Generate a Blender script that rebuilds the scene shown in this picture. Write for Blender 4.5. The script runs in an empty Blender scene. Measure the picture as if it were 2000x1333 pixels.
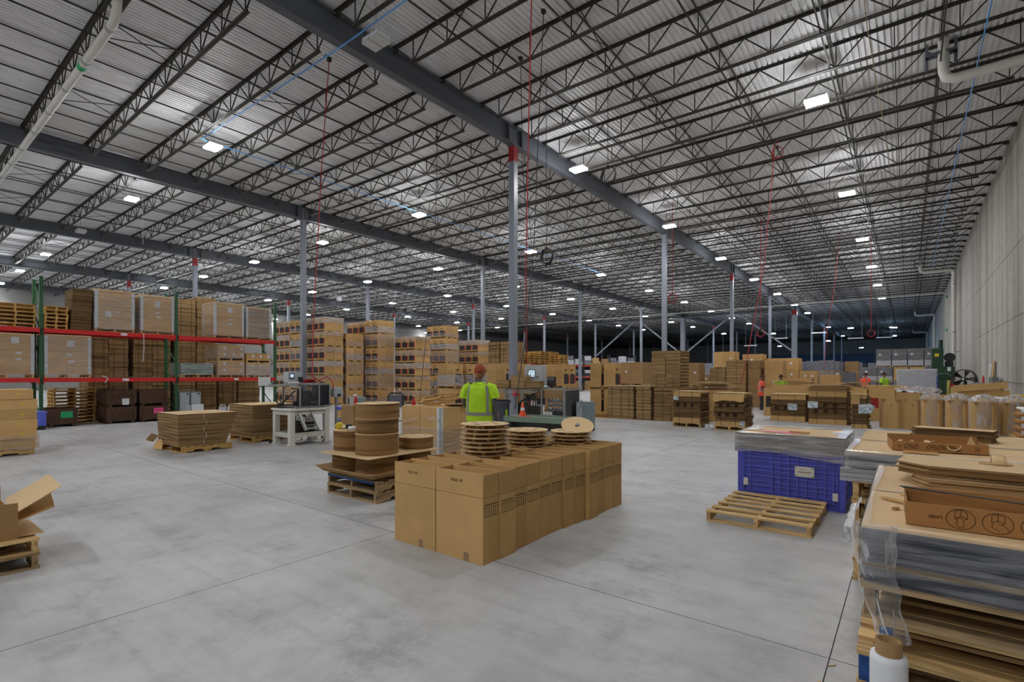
import bpy, bmesh, math, random
from math import sin, cos, pi, radians
from mathutils import Vector, Matrix, noise

SC = bpy.context.scene
COL = SC.collection
RND = random.Random(7)

# ------------------------------------------------------------------ camera, world, exposure
cd = bpy.data.cameras.new('camera')
cam = bpy.data.objects.new('camera', cd)
COL.objects.link(cam)
cam.location = (0, 0, 1.6)
cam.rotation_euler = (radians(90), 0, radians(37.84))
cd.sensor_fit = 'HORIZONTAL'
cd.sensor_width = 36.0
cd.lens = 995.0 / 2000.0 * 36.0
cd.shift_y = 68.5 / 2000.0
cd.clip_start = 0.05
cd.clip_end = 500
SC.camera = cam
SC.view_settings.view_transform = 'Standard'
SC.view_settings.look = 'None'
SC.view_settings.gamma = 1.0
SC.view_settings.use_curve_mapping = False
SC.view_settings.exposure = 0.0
W = bpy.data.worlds.new('world')
SC.world = W
W.use_nodes = True
W.node_tree.nodes['Background'].inputs[0].default_value = (.55, .62, .75, 1)
W.node_tree.nodes['Background'].inputs[1].default_value = 0.15
LAMP = 215.0            # emission of the lit lamp lenses
SC.cycles.max_bounces = 8
SC.cycles.diffuse_bounces = 5
SC.cycles.glossy_bounces = 3
SC.cycles.transparent_max_bounces = 12
SC.cycles.use_denoising = True
SC.cycles.sample_clamp_indirect = 6.0
SC.cycles.caustics_reflective = False
SC.cycles.caustics_refractive = False

# ------------------------------------------------------------------ materials
def new_mat(name):
    m = bpy.data.materials.new(name)
    m.use_nodes = True
    nt = m.node_tree
    for n in list(nt.nodes):
        nt.nodes.remove(n)
    return m, nt
def N(nt, t, **kw):
    n = nt.nodes.new(t)
    for k, v in kw.items():
        if k.startswith('i_'):
            key = k[2:].replace('_', ' ')
            key = int(key) if key.isdigit() else key
            n.inputs[key].default_value = v
        else:
            setattr(n, k, v)
    return n
def ramp(nt, fac, stops):
    r = nt.nodes.new('ShaderNodeValToRGB')
    els = r.color_ramp.elements
    while len(els) < len(stops):
        els.new(0.5)
    for e, (p, c) in zip(els, stops):
        e.position = p
        e.color = (c[0], c[1], c[2], 1) if not isinstance(c, (int, float)) else (c, c, c, 1)
    nt.links.new(fac, r.inputs[0])
    return r
def sc3(c, k):
    return tuple(min(1, x * k) for x in c)
def srgb(r, g, b):
    f = lambda v: (v / 255 / 12.92) if v / 255 <= .04045 else ((v / 255 + .055) / 1.055) ** 2.4
    return (f(r), f(g), f(b))
def simple(name, col, rough=.6, metal=0., var=.12, scale=(6, 6, 6), rnd=.0, bump=0., detail=3, spec=.5, bscale=None):
    """Principled with a soft noise in its colour (dirt, grain) and a per-object shift."""
    m, nt = new_mat(name)
    L = nt.links.new
    out = N(nt, 'ShaderNodeOutputMaterial')
    b = N(nt, 'ShaderNodeBsdfPrincipled', i_Roughness=rough, i_Metallic=metal)
    b.inputs['Specular IOR Level'].default_value = spec
    tc = N(nt, 'ShaderNodeTexCoord')
    mp = N(nt, 'ShaderNodeMapping')
    mp.inputs['Scale'].default_value = scale
    L(tc.outputs['Object'], mp.inputs[0])
    oi = N(nt, 'ShaderNodeObjectInfo')
    vm = N(nt, 'ShaderNodeVectorMath', operation='ADD')
    L(mp.outputs[0], vm.inputs[0])
    sc_ = N(nt, 'ShaderNodeMath', operation='MULTIPLY', i_1=37.0)
    L(oi.outputs['Random'], sc_.inputs[0])
    L(sc_.outputs[0], vm.inputs[1])
    nz = N(nt, 'ShaderNodeTexNoise', i_Scale=1.0, i_Detail=detail, i_Roughness=.6)
    L(vm.outputs[0], nz.inputs['Vector'])
    r = ramp(nt, nz.outputs['Fac'], [(.3, sc3(col, 1 - var)), (.7, sc3(col, 1 + var))])
    last = r.outputs[0]
    if rnd:
        mr = N(nt, 'ShaderNodeMapRange', i_3=1 - rnd, i_4=1 + rnd)
        L(oi.outputs['Random'], mr.inputs[0])
        hs = N(nt, 'ShaderNodeHueSaturation')
        L(mr.outputs[0], hs.inputs['Value'])
        L(last, hs.inputs['Color'])
        last = hs.outputs[0]
    L(last, b.inputs['Base Color'])
    if bump:
        n2 = N(nt, 'ShaderNodeTexNoise', i_Scale=bscale or 4.0, i_Detail=4)
        L(vm.outputs[0], n2.inputs['Vector'])
        bp = N(nt, 'ShaderNodeBump', i_Strength=bump, i_Distance=.02)
        L(n2.outputs['Fac'], bp.inputs['Height'])
        L(bp.outputs[0], b.inputs['Normal'])
    L(b.outputs[0], out.inputs[0])
    return m
def layered(name, col, dark, freq, axis='Z', rough=.8, rnd=.12, mix=.5):
    """Cut edges of stacked corrugated board: thin uneven lines across one axis."""
    m, nt = new_mat(name)
    L = nt.links.new
    out = N(nt, 'ShaderNodeOutputMaterial')
    b = N(nt, 'ShaderNodeBsdfPrincipled', i_Roughness=rough)
    b.inputs['Specular IOR Level'].default_value = .2
    tc = N(nt, 'ShaderNodeTexCoord')
    mp = N(nt, 'ShaderNodeMapping')
    s = {'Z': (.8, .8, freq), 'X': (freq, .8, .8), 'Y': (.8, freq, .8)}[axis]
    mp.inputs['Scale'].default_value = s
    L(tc.outputs['Object'], mp.inputs[0])
    oi = N(nt, 'ShaderNodeObjectInfo')
    mu = N(nt, 'ShaderNodeMath', operation='MULTIPLY', i_1=91.0)
    L(oi.outputs['Random'], mu.inputs[0])
    va = N(nt, 'ShaderNodeVectorMath', operation='ADD')
    L(mp.outputs[0], va.inputs[0]); L(mu.outputs[0], va.inputs[1])
    nz = N(nt, 'ShaderNodeTexNoise', i_Scale=1.0, i_Detail=2.0)
    L(va.outputs[0], nz.inputs['Vector'])
    r = ramp(nt, nz.outputs['Fac'], [(.38, dark), (.5, sc3(col, .85)), (.66, col)])
    mr = N(nt, 'ShaderNodeMapRange', i_3=1 - rnd, i_4=1 + rnd)
    L(oi.outputs['Random'], mr.inputs[0])
    hs = N(nt, 'ShaderNodeHueSaturation')
    L(mr.outputs[0], hs.inputs['Value']); L(r.outputs[0], hs.inputs['Color'])
    L(hs.outputs[0], b.inputs['Base Color'])
    bp = N(nt, 'ShaderNodeBump', i_Strength=.4, i_Distance=.01)
    L(nz.outputs['Fac'], bp.inputs['Height']); L(bp.outputs[0], b.inputs['Normal'])
    L(b.outputs[0], out.inputs[0])
    return m
def wood(name, col, dark, rnd=.18, axis='X'):
    m, nt = new_mat(name)
    L = nt.links.new
    out = N(nt, 'ShaderNodeOutputMaterial')
    b = N(nt, 'ShaderNodeBsdfPrincipled', i_Roughness=.75)
    b.inputs['Specular IOR Level'].default_value = .25
    tc = N(nt, 'ShaderNodeTexCoord')
    mp = N(nt, 'ShaderNodeMapping')
    mp.inputs['Scale'].default_value = (2, 30, 30) if axis == 'X' else (30, 2, 30)
    L(tc.outputs['Object'], mp.inputs[0])
    oi = N(nt, 'ShaderNodeObjectInfo')
    mu = N(nt, 'ShaderNodeMath', operation='MULTIPLY', i_1=53.0)
    L(oi.outputs['Random'], mu.inputs[0])
    va = N(nt, 'ShaderNodeVectorMath', operation='ADD')
    L(mp.outputs[0], va.inputs[0]); L(mu.outputs[0], va.inputs[1])
    nz = N(nt, 'ShaderNodeTexNoise', i_Scale=1.0, i_Detail=6.0, i_Roughness=.65, i_Distortion=.4)
    L(va.outputs[0], nz.inputs['Vector'])
    r = ramp(nt, nz.outputs['Fac'], [(.3, dark), (.52, col), (.75, sc3(col, 1.15))])
    mr = N(nt, 'ShaderNodeMapRange', i_3=1 - rnd, i_4=1 + rnd)
    L(oi.outputs['Random'], mr.inputs[0])
    hs = N(nt, 'ShaderNodeHueSaturation')
    L(mr.outputs[0], hs.inputs['Value']); L(r.outputs[0], hs.inputs['Color'])
    L(hs.outputs[0], b.inputs['Base Color'])
    bp = N(nt, 'ShaderNodeBump', i_Strength=.25, i_Distance=.005)
    L(nz.outputs['Fac'], bp.inputs['Height']); L(bp.outputs[0], b.inputs['Normal'])
    L(b.outputs[0], out.inputs[0])
    return m
def film(name, lo=.1, hi=.5, streak=(3, 3, 25), tint=(.86, .87, .9), bump=.6, fres=.6):
    """Clear stretch film: mostly see-through, hazy along its stretch lines, with sharp glints."""
    m, nt = new_mat(name)
    L = nt.links.new
    out = N(nt, 'ShaderNodeOutputMaterial')
    tr = N(nt, 'ShaderNodeBsdfTransparent')
    b = N(nt, 'ShaderNodeBsdfPrincipled', i_Roughness=.16)
    b.inputs['Base Color'].default_value = (*tint, 1)
    b.inputs['Specular IOR Level'].default_value = 1.0
    tc = N(nt, 'ShaderNodeTexCoord')
    mp = N(nt, 'ShaderNodeMapping')
    mp.inputs['Scale'].default_value = streak
    mp.inputs['Rotation'].default_value = (.06, .05, 0)
    L(tc.outputs['Object'], mp.inputs[0])
    oi = N(nt, 'ShaderNodeObjectInfo')
    mu = N(nt, 'ShaderNodeMath', operation='MULTIPLY', i_1=71.0)
    L(oi.outputs['Random'], mu.inputs[0])
    va = N(nt, 'ShaderNodeVectorMath', operation='ADD')
    L(mp.outputs[0], va.inputs[0]); L(mu.outputs[0], va.inputs[1])
    nz = N(nt, 'ShaderNodeTexNoise', i_Scale=1.0, i_Detail=4.0, i_Roughness=.6, i_Distortion=.8)
    L(va.outputs[0], nz.inputs['Vector'])
    r = ramp(nt, nz.outputs['Fac'], [(.38, lo), (.72, hi)])
    fr = N(nt, 'ShaderNodeFresnel', i_IOR=1.4)
    bp = N(nt, 'ShaderNodeBump', i_Strength=bump, i_Distance=.03)
    L(nz.outputs['Fac'], bp.inputs['Height'])
    L(bp.outputs[0], b.inputs['Normal']); L(bp.outputs[0], fr.inputs['Normal'])
    ad = N(nt, 'ShaderNodeMath', operation='ADD', use_clamp=True)
    fm = N(nt, 'ShaderNodeMath', operation='MULTIPLY', i_1=fres)
    L(fr.outputs[0], fm.inputs[0])
    L(r.outputs[0], ad.inputs[0]); L(fm.outputs[0], ad.inputs[1])
    mx = N(nt, 'ShaderNodeMixShader')
    L(ad.outputs[0], mx.inputs[0]); L(tr.outputs[0], mx.inputs[1]); L(b.outputs[0], mx.inputs[2])
    L(mx.outputs[0], out.inputs[0])
    return m
def clear_sheet(name, fac=.12, tint=(.9, .92, .95)):
    m, nt = new_mat(name)
    L = nt.links.new
    out = N(nt, 'ShaderNodeOutputMaterial')
    tr = N(nt, 'ShaderNodeBsdfTransparent'); tr.inputs[0].default_value = (*tint, 1)
    b = N(nt, 'ShaderNodeBsdfPrincipled', i_Roughness=.08)
    b.inputs['Base Color'].default_value = (.25, .26, .28, 1)
    fr = N(nt, 'ShaderNodeFresnel', i_IOR=1.45)
    ad = N(nt, 'ShaderNodeMath', operation='ADD', i_1=fac, use_clamp=True)
    L(fr.outputs[0], ad.inputs[0])
    mx = N(nt, 'ShaderNodeMixShader')
    L(ad.outputs[0], mx.inputs[0]); L(tr.outputs[0], mx.inputs[1]); L(b.outputs[0], mx.inputs[2])
    L(mx.outputs[0], out.inputs[0])
    return m
def emit(name, col, s):
    m, nt = new_mat(name)
    out = N(nt, 'ShaderNodeOutputMaterial')
    e = N(nt, 'ShaderNodeEmission', i_Strength=s)
    e.inputs[0].default_value = (*col, 1)
    nt.links.new(e.outputs[0], out.inputs[0])
    return m
def printed(name, paper=(.8, .8, .8), ink=(.34, .34, .38), sx=34, sz=60, dens=.56):
    """White label with small grey blocks of print too small to read."""
    m, nt = new_mat(name)
    L = nt.links.new
    out = N(nt, 'ShaderNodeOutputMaterial')
    b = N(nt, 'ShaderNodeBsdfPrincipled', i_Roughness=.5)
    tc = N(nt, 'ShaderNodeTexCoord')
    mp = N(nt, 'ShaderNodeMapping')
    mp.inputs['Scale'].default_value = (sx, sx, sz)
    L(tc.outputs['Object'], mp.inputs[0])
    oi = N(nt, 'ShaderNodeObjectInfo')
    mu = N(nt, 'ShaderNodeMath', operation='MULTIPLY', i_1=47.0)
    L(oi.outputs['Random'], mu.inputs[0])
    va = N(nt, 'ShaderNodeVectorMath', operation='ADD')
    L(mp.outputs[0], va.inputs[0]); L(mu.outputs[0], va.inputs[1])
    nz = N(nt, 'ShaderNodeTexNoise', i_Scale=1.0, i_Detail=1.0)
    L(va.outputs[0], nz.inputs['Vector'])
    r = ramp(nt, nz.outputs['Fac'], [(dens - .01, paper), (dens + .04, ink)])
    L(r.outputs[0], b.inputs['Base Color']); L(b.outputs[0], out.inputs[0])
    return m

KR = srgb(200, 163, 108)        # kraft board
M = {}
M['kraft'] = simple('kraft_board', KR, .82, var=.07, scale=(3, 3, 3), rnd=.10, spec=.25, bump=.05)
M['kraft_light'] = simple('pale_kraft_board', srgb(214, 184, 142), .82, var=.06, scale=(2, 2, 2), rnd=.06, spec=.25)
M['kraft_dark'] = simple('dark_kraft_board', srgb(158, 126, 88), .85, var=.08, scale=(3, 3, 3), rnd=.12, spec=.2)
M['kraft_tan'] = simple('golden_carton_board', srgb(194, 156, 104), .8, var=.06, scale=(2, 2, 2), rnd=.08, spec=.25)
M['edge'] = layered('board_edges', srgb(166, 134, 92), srgb(78, 58, 36), 90)
M['edge_dark'] = layered('board_edges_dark', srgb(130, 102, 66), srgb(50, 36, 22), 120)
M['edge_fine'] = layered('board_edges_fine', srgb(178, 146, 102), srgb(116, 90, 58), 60, rnd=.08)
M['wood'] = wood('pallet_wood', srgb(206, 174, 122), srgb(146, 112, 70))
M['wood_grey'] = wood('weathered_wood', srgb(160, 136, 102), srgb(100, 80, 56))
M['wood_new'] = wood('new_pallet_wood', srgb(206, 166, 100), srgb(150, 108, 54), rnd=.12)
for k_, c_, d_ in (('wood', srgb(206, 174, 122), srgb(146, 112, 70)), ('wood_grey', srgb(160, 136, 102), srgb(100, 80, 56)), ('wood_new', srgb(206, 166, 100), srgb(150, 108, 54))):
    M[k_ + '_y'] = wood(k_ + '_lengthwise', c_, d_, axis='Y')
M['wood_dark'] = wood('dark_crate_wood', srgb(86, 62, 50), srgb(46, 32, 26))
M['blue_paint'] = simple('blue_block_paint', srgb(30, 70, 130), .7, var=.4, scale=(30, 30, 30))
M['pink_paint'] = simple('pink_block_paint', srgb(220, 80, 130), .7, var=.2, scale=(30, 30, 30))
M['joist'] = simple('dark_joist_primer', srgb(58, 54, 48), .65, var=.15, scale=(.4, 2, 2), rnd=.1)
M['girder'] = simple('grey_girder_primer', srgb(88, 92, 99), .55, var=.08, scale=(.5, .5, .5))
M['column'] = simple('grey_column_paint', srgb(132, 138, 150), .45, var=.05, scale=(.7, .7, .7))
M['red_band'] = simple('red_band_paint', srgb(150, 22, 28), .5, var=.1)
M['rack_red'] = simple('red_rack_paint', srgb(206, 34, 36), .4, var=.1, scale=(3, 3, 3))
M['rack_green'] = simple('green_rack_paint', srgb(52, 104, 66), .5, var=.12, scale=(3, 3, 3))
M['hole'] = simple('dark_hole', (.008, .008, .008), .9, var=0)
M['black'] = simple('black_plastic', (.018, .018, .02), .5, var=.2)
M['black_rubber'] = simple('black_rubber', (.012, .012, .013), .7, var=.1)
M['grey_plastic'] = simple('grey_plastic', srgb(92, 96, 108), .5, var=.08)
M['white_paint'] = simple('cream_machine_paint', srgb(216, 216, 206), .45, var=.05, scale=(3, 3, 3))
M['white'] = simple('white_plastic', srgb(222, 224, 228), .4, var=.03)
M['edge_guard'] = simple('white_edge_guard', srgb(206, 210, 214), .6, var=.05)
M['steel'] = simple('brushed_aluminium', srgb(168, 170, 168), .35, .7, var=.08, scale=(8, 8, 8))
M['steel_dark'] = simple('dark_machine_steel', srgb(62, 60, 58), .4, .6, var=.3, scale=(14, 14, 14))
M['pipe_white'] = simple('white_pipe', srgb(206, 204, 196), .4, var=.06, scale=(2, 2, 2))
M['cab_grey'] = simple('grey_cabinet_paint', srgb(128, 142, 146), .45, var=.05)
M['cab_light'] = simple('pale_cabinet_paint', srgb(178, 184, 186), .45, var=.05)
M['blue_plastic'] = simple('blue_bin_plastic', srgb(80, 86, 190), .42, var=.14, scale=(4, 4, 4))
M['blue_light'] = simple('light_blue_plastic', srgb(96, 112, 214), .45, var=.1)
M['green_dark'] = simple('dark_green_machine_paint', srgb(18, 58, 34), .4, var=.15)
M['green_cloth'] = simple('green_plastic_sheet', srgb(40, 116, 74), .5, var=.3, scale=(4, 4, 9))
M['green_spray'] = simple('green_spray_paint', srgb(30, 160, 100), .7, var=.15)
M['red_hose'] = simple('red_hose_rubber', srgb(176, 26, 36), .5, var=.1)
M['yellow'] = simple('yellow_print', srgb(214, 190, 50), .6, var=.05)
M['orange'] = simple('orange_plastic', srgb(236, 84, 38), .5, var=.05)
M['red'] = simple('red_plastic', srgb(190, 30, 34), .45, var=.08)
M['lime'] = simple('lime_vest_cloth', srgb(178, 226, 30), .75, var=.1, scale=(9, 9, 9), bump=.3)
M['orange_vest'] = simple('orange_vest_cloth', srgb(240, 84, 56), .75, var=.1, scale=(9, 9, 9), bump=.3)
M['reflect'] = simple('silver_reflective_tape', srgb(150, 152, 152), .35, .3, var=.05)
M['skin'] = simple('skin', srgb(160, 112, 86), .55, var=.06)
M['hair_red'] = simple('rust_red_cap_cloth', srgb(150, 66, 40), .85, var=.2, scale=(40, 40, 40))
M['hair_dark'] = simple('dark_hair', srgb(52, 40, 34), .8, var=.3, scale=(60, 60, 60))
M['cloth_grey'] = simple('grey_work_cloth', srgb(92, 92, 96), .85, var=.1, scale=(9, 9, 9))
M['cloth_dark'] = simple('dark_work_cloth', srgb(44, 46, 54), .85, var=.15, scale=(9, 9, 9))
M['screen'] = emit('lit_screen', (.55, .72, .85), 1.0)
M['glow'] = emit('cyan_indicator_glow', (.35, .75, .9), 1.2)
M['red_glow'] = emit('red_orange_beacon', (1.0, .16, .06), 2.5)
M['lens'] = emit('lit_lamp_lens', (.975, .985, 1.0), LAMP)
M['lens_daylight'] = emit('daylight_blue_lens', (.42, .66, 1.0), LAMP * .8)  # blue tint stands in for daylight reaching the far end
M['lens_off'] = simple('unlit_lamp_lens', srgb(200, 202, 200), .3, var=.03)
M['film'] = film('stretch_film', .06, .38)
M['film_thin'] = film('thin_stretch_film', .03, .28, bump=.5)
M['film_thick'] = film('thick_stretch_film', .14, .6, streak=(2, 2, 34), bump=.8)
M['film_drape'] = film('draped_film', .07, .24, streak=(9, 9, 3), tint=(.84, .85, .87), bump=.35, fres=.4)
M['film_bin'] = film('loose_bin_liner_film', .10, .5, streak=(9, 9, 3), tint=(.88, .84, .83), bump=.8)
M['film_bag'] = film('clear_bag_film', .05, .36, streak=(7, 7, 5), tint=(.86, .8, .78), bump=.9)
M['clear'] = clear_sheet('clear_guard_sheet')
M['clear_dark'] = clear_sheet('smoked_guard_sheet', .02, (.9, .905, .91))
M['label'] = printed('printed_white_label')
M['label_blue'] = printed('printed_pale_label', (.62, .68, .72), (.3, .36, .4), 9, 20, .5)
M['ink'] = simple('black_print_ink', (.03, .022, .016), .8, var=0, spec=.1)
M['ink_grey'] = simple('grey_print_ink', srgb(96, 72, 44), .8, var=0, spec=.1)
M['print_dark'] = simple('dark_picture_print', srgb(50, 42, 42), .7, var=.5, scale=(20, 20, 20), rnd=.2)
M['print_red'] = simple('red_picture_print', srgb(160, 40, 44), .7, var=.1)
M['strap'] = simple('dark_strapping', srgb(40, 32, 24), .5, var=0)
M['strap_white'] = simple('white_strapping', srgb(216, 210, 200), .5, var=0)
M['black_load'] = simple('black_foam_stock', srgb(40, 40, 50), .5, var=.3, scale=(5, 5, 14), rnd=.15)
M['grey_load'] = simple('grey_wrapped_stock', srgb(120, 120, 128), .45, var=.3, scale=(5, 5, 12), rnd=.15)
M['white_load'] = simple('white_sheet_stock', srgb(196, 198, 206), .5, var=.15, scale=(4, 4, 9), rnd=.08)
M['silver_load'] = layered('layered_strip_stock', srgb(78, 84, 100), srgb(10, 13, 22), 110, rough=.35)
M['silver_load2'] = layered('silver_layered_stock', srgb(140, 136, 130), srgb(52, 50, 48), 70, rough=.35)
M['blue_cable'] = simple('blue_conduit', srgb(90, 160, 225), .5, var=.05)
M['rope'] = simple('pale_rope', srgb(170, 150, 110), .8, var=.1)
M['foam_white'] = simple('white_foam_sheet', srgb(214, 216, 222), .6, var=.1, scale=(6, 6, 6))
M['tape_clear'] = simple('brown_tape', srgb(150, 118, 88), .3, var=.05)

# ------------------------------------------------------------------ mesh building
class MB:
    def __init__(s):
        s.v, s.f, s.m, s.sm = [], [], [], []
    def add(s, vs, fs, m=0, smooth=False):
        o = len(s.v)
        s.v += [tuple(p) for p in vs]
        for f in fs:
            s.f.append(tuple(i + o for i in f)); s.m.append(m); s.sm.append(smooth)
        return s
    def box(s, x0, y0, z0, x1, y1, z1, m=0, mt=None):
        v = [(x0, y0, z0), (x1, y0, z0), (x1, y1, z0), (x0, y1, z0), (x0, y0, z1), (x1, y0, z1), (x1, y1, z1), (x0, y1, z1)]
        s.add(v, [(0, 1, 5, 4), (1, 2, 6, 5), (2, 3, 7, 6), (3, 0, 4, 7)], m)
        s.add(v, [(3, 2, 1, 0), (4, 5, 6, 7)], m if mt is None else mt)
        return s
    def cbox(s, cx, cy, cz, w, d, h, m=0, mt=None):
        return s.box(cx - w / 2, cy - d / 2, cz, cx + w / 2, cy + d / 2, cz + h, m, mt)
    def bbox(s, x0, y0, z0, x1, y1, z1, b=.01, m=0):
        """box with chamfered vertical and top edges"""
        pts = [(x0 + b, y0), (x1 - b, y0), (x1, y0 + b), (x1, y1 - b), (x1 - b, y1), (x0 + b, y1), (x0, y1 - b), (x0, y0 + b)]
        cx, cy = (x0 + x1) / 2, (y0 + y1) / 2
        ins = lambda p: (p[0] + (b if p[0] < cx else -b) * .7, p[1] + (b if p[1] < cy else -b) * .7)
        v = [(p[0], p[1], z0) for p in pts] + [(p[0], p[1], z1 - b) for p in pts] + [(*ins(p), z1) for p in pts]
        f = []
        for i in range(8):
            j = (i + 1) % 8
            f += [(i, j, j + 8, i + 8), (i + 8, j + 8, j + 16, i + 16)]
        f += [tuple(range(16, 24)), tuple(range(7, -1, -1))]
        return s.add(v, f, m)
    def bar(s, p, q, w, h=None, m=0, up=(0, 0, 1)):
        p, q = Vector(p), Vector(q)
        h = w if h is None else h
        d = (q - p).normalized()
        u = Vector(up)
        if abs(d.dot(u)) > .98:
            u = Vector((1, 0, 0))
        a = d.cross(u).normalized() * (w / 2)
        b = a.cross(d).normalized() * (h / 2)
        v = [p - a - b, p + a - b, p + a + b, p - a + b, q - a - b, q + a - b, q + a + b, q - a + b]
        return s.add(v, [(0, 1, 5, 4), (1, 2, 6, 5), (2, 3, 7, 6), (3, 0, 4, 7), (3, 2, 1, 0), (4, 5, 6, 7)], m)
    def tube(s, pts, r, n=8, m=0, cap=True, closed=False):
        pts = [Vector(p) for p in pts]
        k = len(pts)
        rs = r if isinstance(r, (list, tuple)) else [r] * k
        vs, fs = [], []
        prev = None
        for i, p in enumerate(pts):
            if closed:
                d = (pts[(i + 1) % k] - pts[i - 1]).normalized()
            else:
                d = (pts[min(i + 1, k - 1)] - pts[max(i - 1, 0)]).normalized()
            if prev is None:
                u = Vector((0, 0, 1)) if abs(d.z) < .9 else Vector((1, 0, 0))
                a = d.cross(u).normalized()
            else:
                a = (prev - d * prev.dot(d)).normalized()
            prev = a
            b = d.cross(a)
            for j in range(n):
                t = 2 * pi * j / n
                vs.append(p + (a * cos(t) + b * sin(t)) * rs[i])
        for i in range(k if closed else k - 1):
            for j in range(n):
                i2 = (i + 1) % k
                fs.append((i * n + j, i * n + (j + 1) % n, i2 * n + (j + 1) % n, i2 * n + j))
        s.add(vs, fs, m, True)
        if cap and not closed:
            s.add(vs[:n], [tuple(range(n - 1, -1, -1))], m); s.add(vs[-n:], [tuple(range(n))], m)
        return s
    def lathe(s, prof, c=(0, 0, 0), n=24, m=0, smooth=True, axis='Z', caps=(True, True)):
        vs, fs = [], []
        for r, z in prof:
            for j in range(n):
                t = 2 * pi * j / n
                p = (r * cos(t), r * sin(t), z)
                if axis == 'X': p = (z, r * cos(t), r * sin(t))
                if axis == 'Y': p = (r * sin(t), z, r * cos(t))
                vs.append((p[0] + c[0], p[1] + c[1], p[2] + c[2]))
        k = len(prof)
        for i in range(k - 1):
            for j in range(n):
                fs.append((i * n + j, i * n + (j + 1) % n, (i + 1) * n + (j + 1) % n, (i + 1) * n + j))
        s.add(vs, fs, m, smooth)
        if caps[0] and prof[0][0] > 1e-6: s.add(vs[:n], [tuple(range(n - 1, -1, -1))], m)
        if caps[1] and prof[-1][0] > 1e-6: s.add(vs[-n:], [tuple(range(n))], m)
        return s
    def prism(s, poly, z0, z1, m=0, mt=None):
        n = len(poly)
        v = [(x, y, z0) for x, y in poly] + [(x, y, z1) for x, y in poly]
        s.add(v, [(i, (i + 1) % n, (i + 1) % n + n, i + n) for i in range(n)], m)
        return s.add(v, [tuple(range(n - 1, -1, -1)), tuple(range(n, 2 * n))], m if mt is None else mt)
    def grid(s, fn, nu, nv, m=0, smooth=True, cu=False):
        vs = [fn(i / nu, j / nv) for j in range(nv + 1) for i in range(nu + 1)]
        fs = [(j * (nu + 1) + i, j * (nu + 1) + i + 1, (j + 1) * (nu + 1) + i + 1, (j + 1) * (nu + 1) + i) for j in range(nv) for i in range(nu)]
        return s.add(vs, fs, m, smooth)
    def xf(s, mat, start=0):
        for i in range(start, len(s.v)):
            s.v[i] = tuple(mat @ Vector(s.v[i]))
        return s
    def mesh(s, name):
        me = bpy.data.meshes.new(name)
        me.from_pydata(s.v, [], s.f)
        me.polygons.foreach_set('material_index', s.m)
        me.polygons.foreach_set('use_smooth', s.sm)
        me.update()
        return me
    def build(s, name, mats, parent=None, loc=None, rz=0):
        me = s.mesh(name)
        for mt in (mats if isinstance(mats, (list, tuple)) else [mats]):
            me.materials.append(M[mt] if isinstance(mt, str) else mt)
        return put(name, me, parent, loc, rz)
def put(name, data, parent=None, loc=None, rz=0):
    o = bpy.data.objects.new(name, data)
    COL.objects.link(o)
    if parent is not None: o.parent = parent
    if loc is not None: o.location = loc
    if rz: o.rotation_euler = (0, 0, rz)
    return o
def tag(o, label=None, cat=None, group=None, kind=None):
    if label: o['label'] = label
    if cat: o['category'] = cat
    if group: o['group'] = group
    if kind: o['kind'] = kind
    return o
def thing(name, label, cat, loc=(0, 0, 0), rz=0, group=None):
    o = bpy.data.objects.new(name, None)
    COL.objects.link(o)
    o.empty_display_size = .2
    o.location = loc
    o.rotation_euler = (0, 0, rz)
    return tag(o, label, cat, group)
def dup(o, loc=None, rz=None, label=None, group=None, parent=None):
    c = o.copy(); COL.objects.link(c)
    if loc is not None: c.location = loc
    if rz is not None: c.rotation_euler = (0, 0, rz)
    if label: c['label'] = label
    if group: c['group'] = group
    if parent is not None: c.parent = parent
    for ch in list(o.children):
        dup(ch, parent=c)
    return c
def text_mesh(cu):
    tmp = bpy.data.objects.new('lettering_source', cu)
    COL.objects.link(tmp)
    me = bpy.data.meshes.new_from_object(tmp.evaluated_get(bpy.context.evaluated_depsgraph_get()))
    me.name = 'lettering'
    bpy.data.objects.remove(tmp); bpy.data.curves.remove(cu)
    return me
def text(name, body, size, mat, parent=None, loc=(0, 0, 0), rot=(pi / 2, 0, 0)):
    cu = bpy.data.curves.new(name, 'FONT')
    cu.body = body; cu.size = size; cu.extrude = .0006; cu.align_x = 'CENTER'; cu.align_y = 'CENTER'
    cu.materials.append(M[mat])
    o = put(name, text_mesh(cu), parent, loc)
    o.rotation_euler = rot
    return o
ORD = ['first', 'second', 'third', 'fourth', 'fifth', 'sixth', 'seventh', 'eighth', 'ninth', 'tenth', 'eleventh', 'twelfth', 'thirteenth', 'fourteenth', 'fifteenth', 'sixteenth', 'seventeenth', 'eighteenth', 'nineteenth', 'twentieth']

# ------------------------------------------------------------------ the setting
XW, XL, YN, YF = 3.25, -75.0, -27.0, 152.0        # right wall, left wall, near and far walls
DECK = 11.15
GX = [-11.85, -26.68, -41.51, -56.34, -71.17]     # girder lines
GB, GT = 10.35, 11.05                             # girder bottom and top
CY0, BAY = 15.33, 15.24                           # column rows
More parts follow.
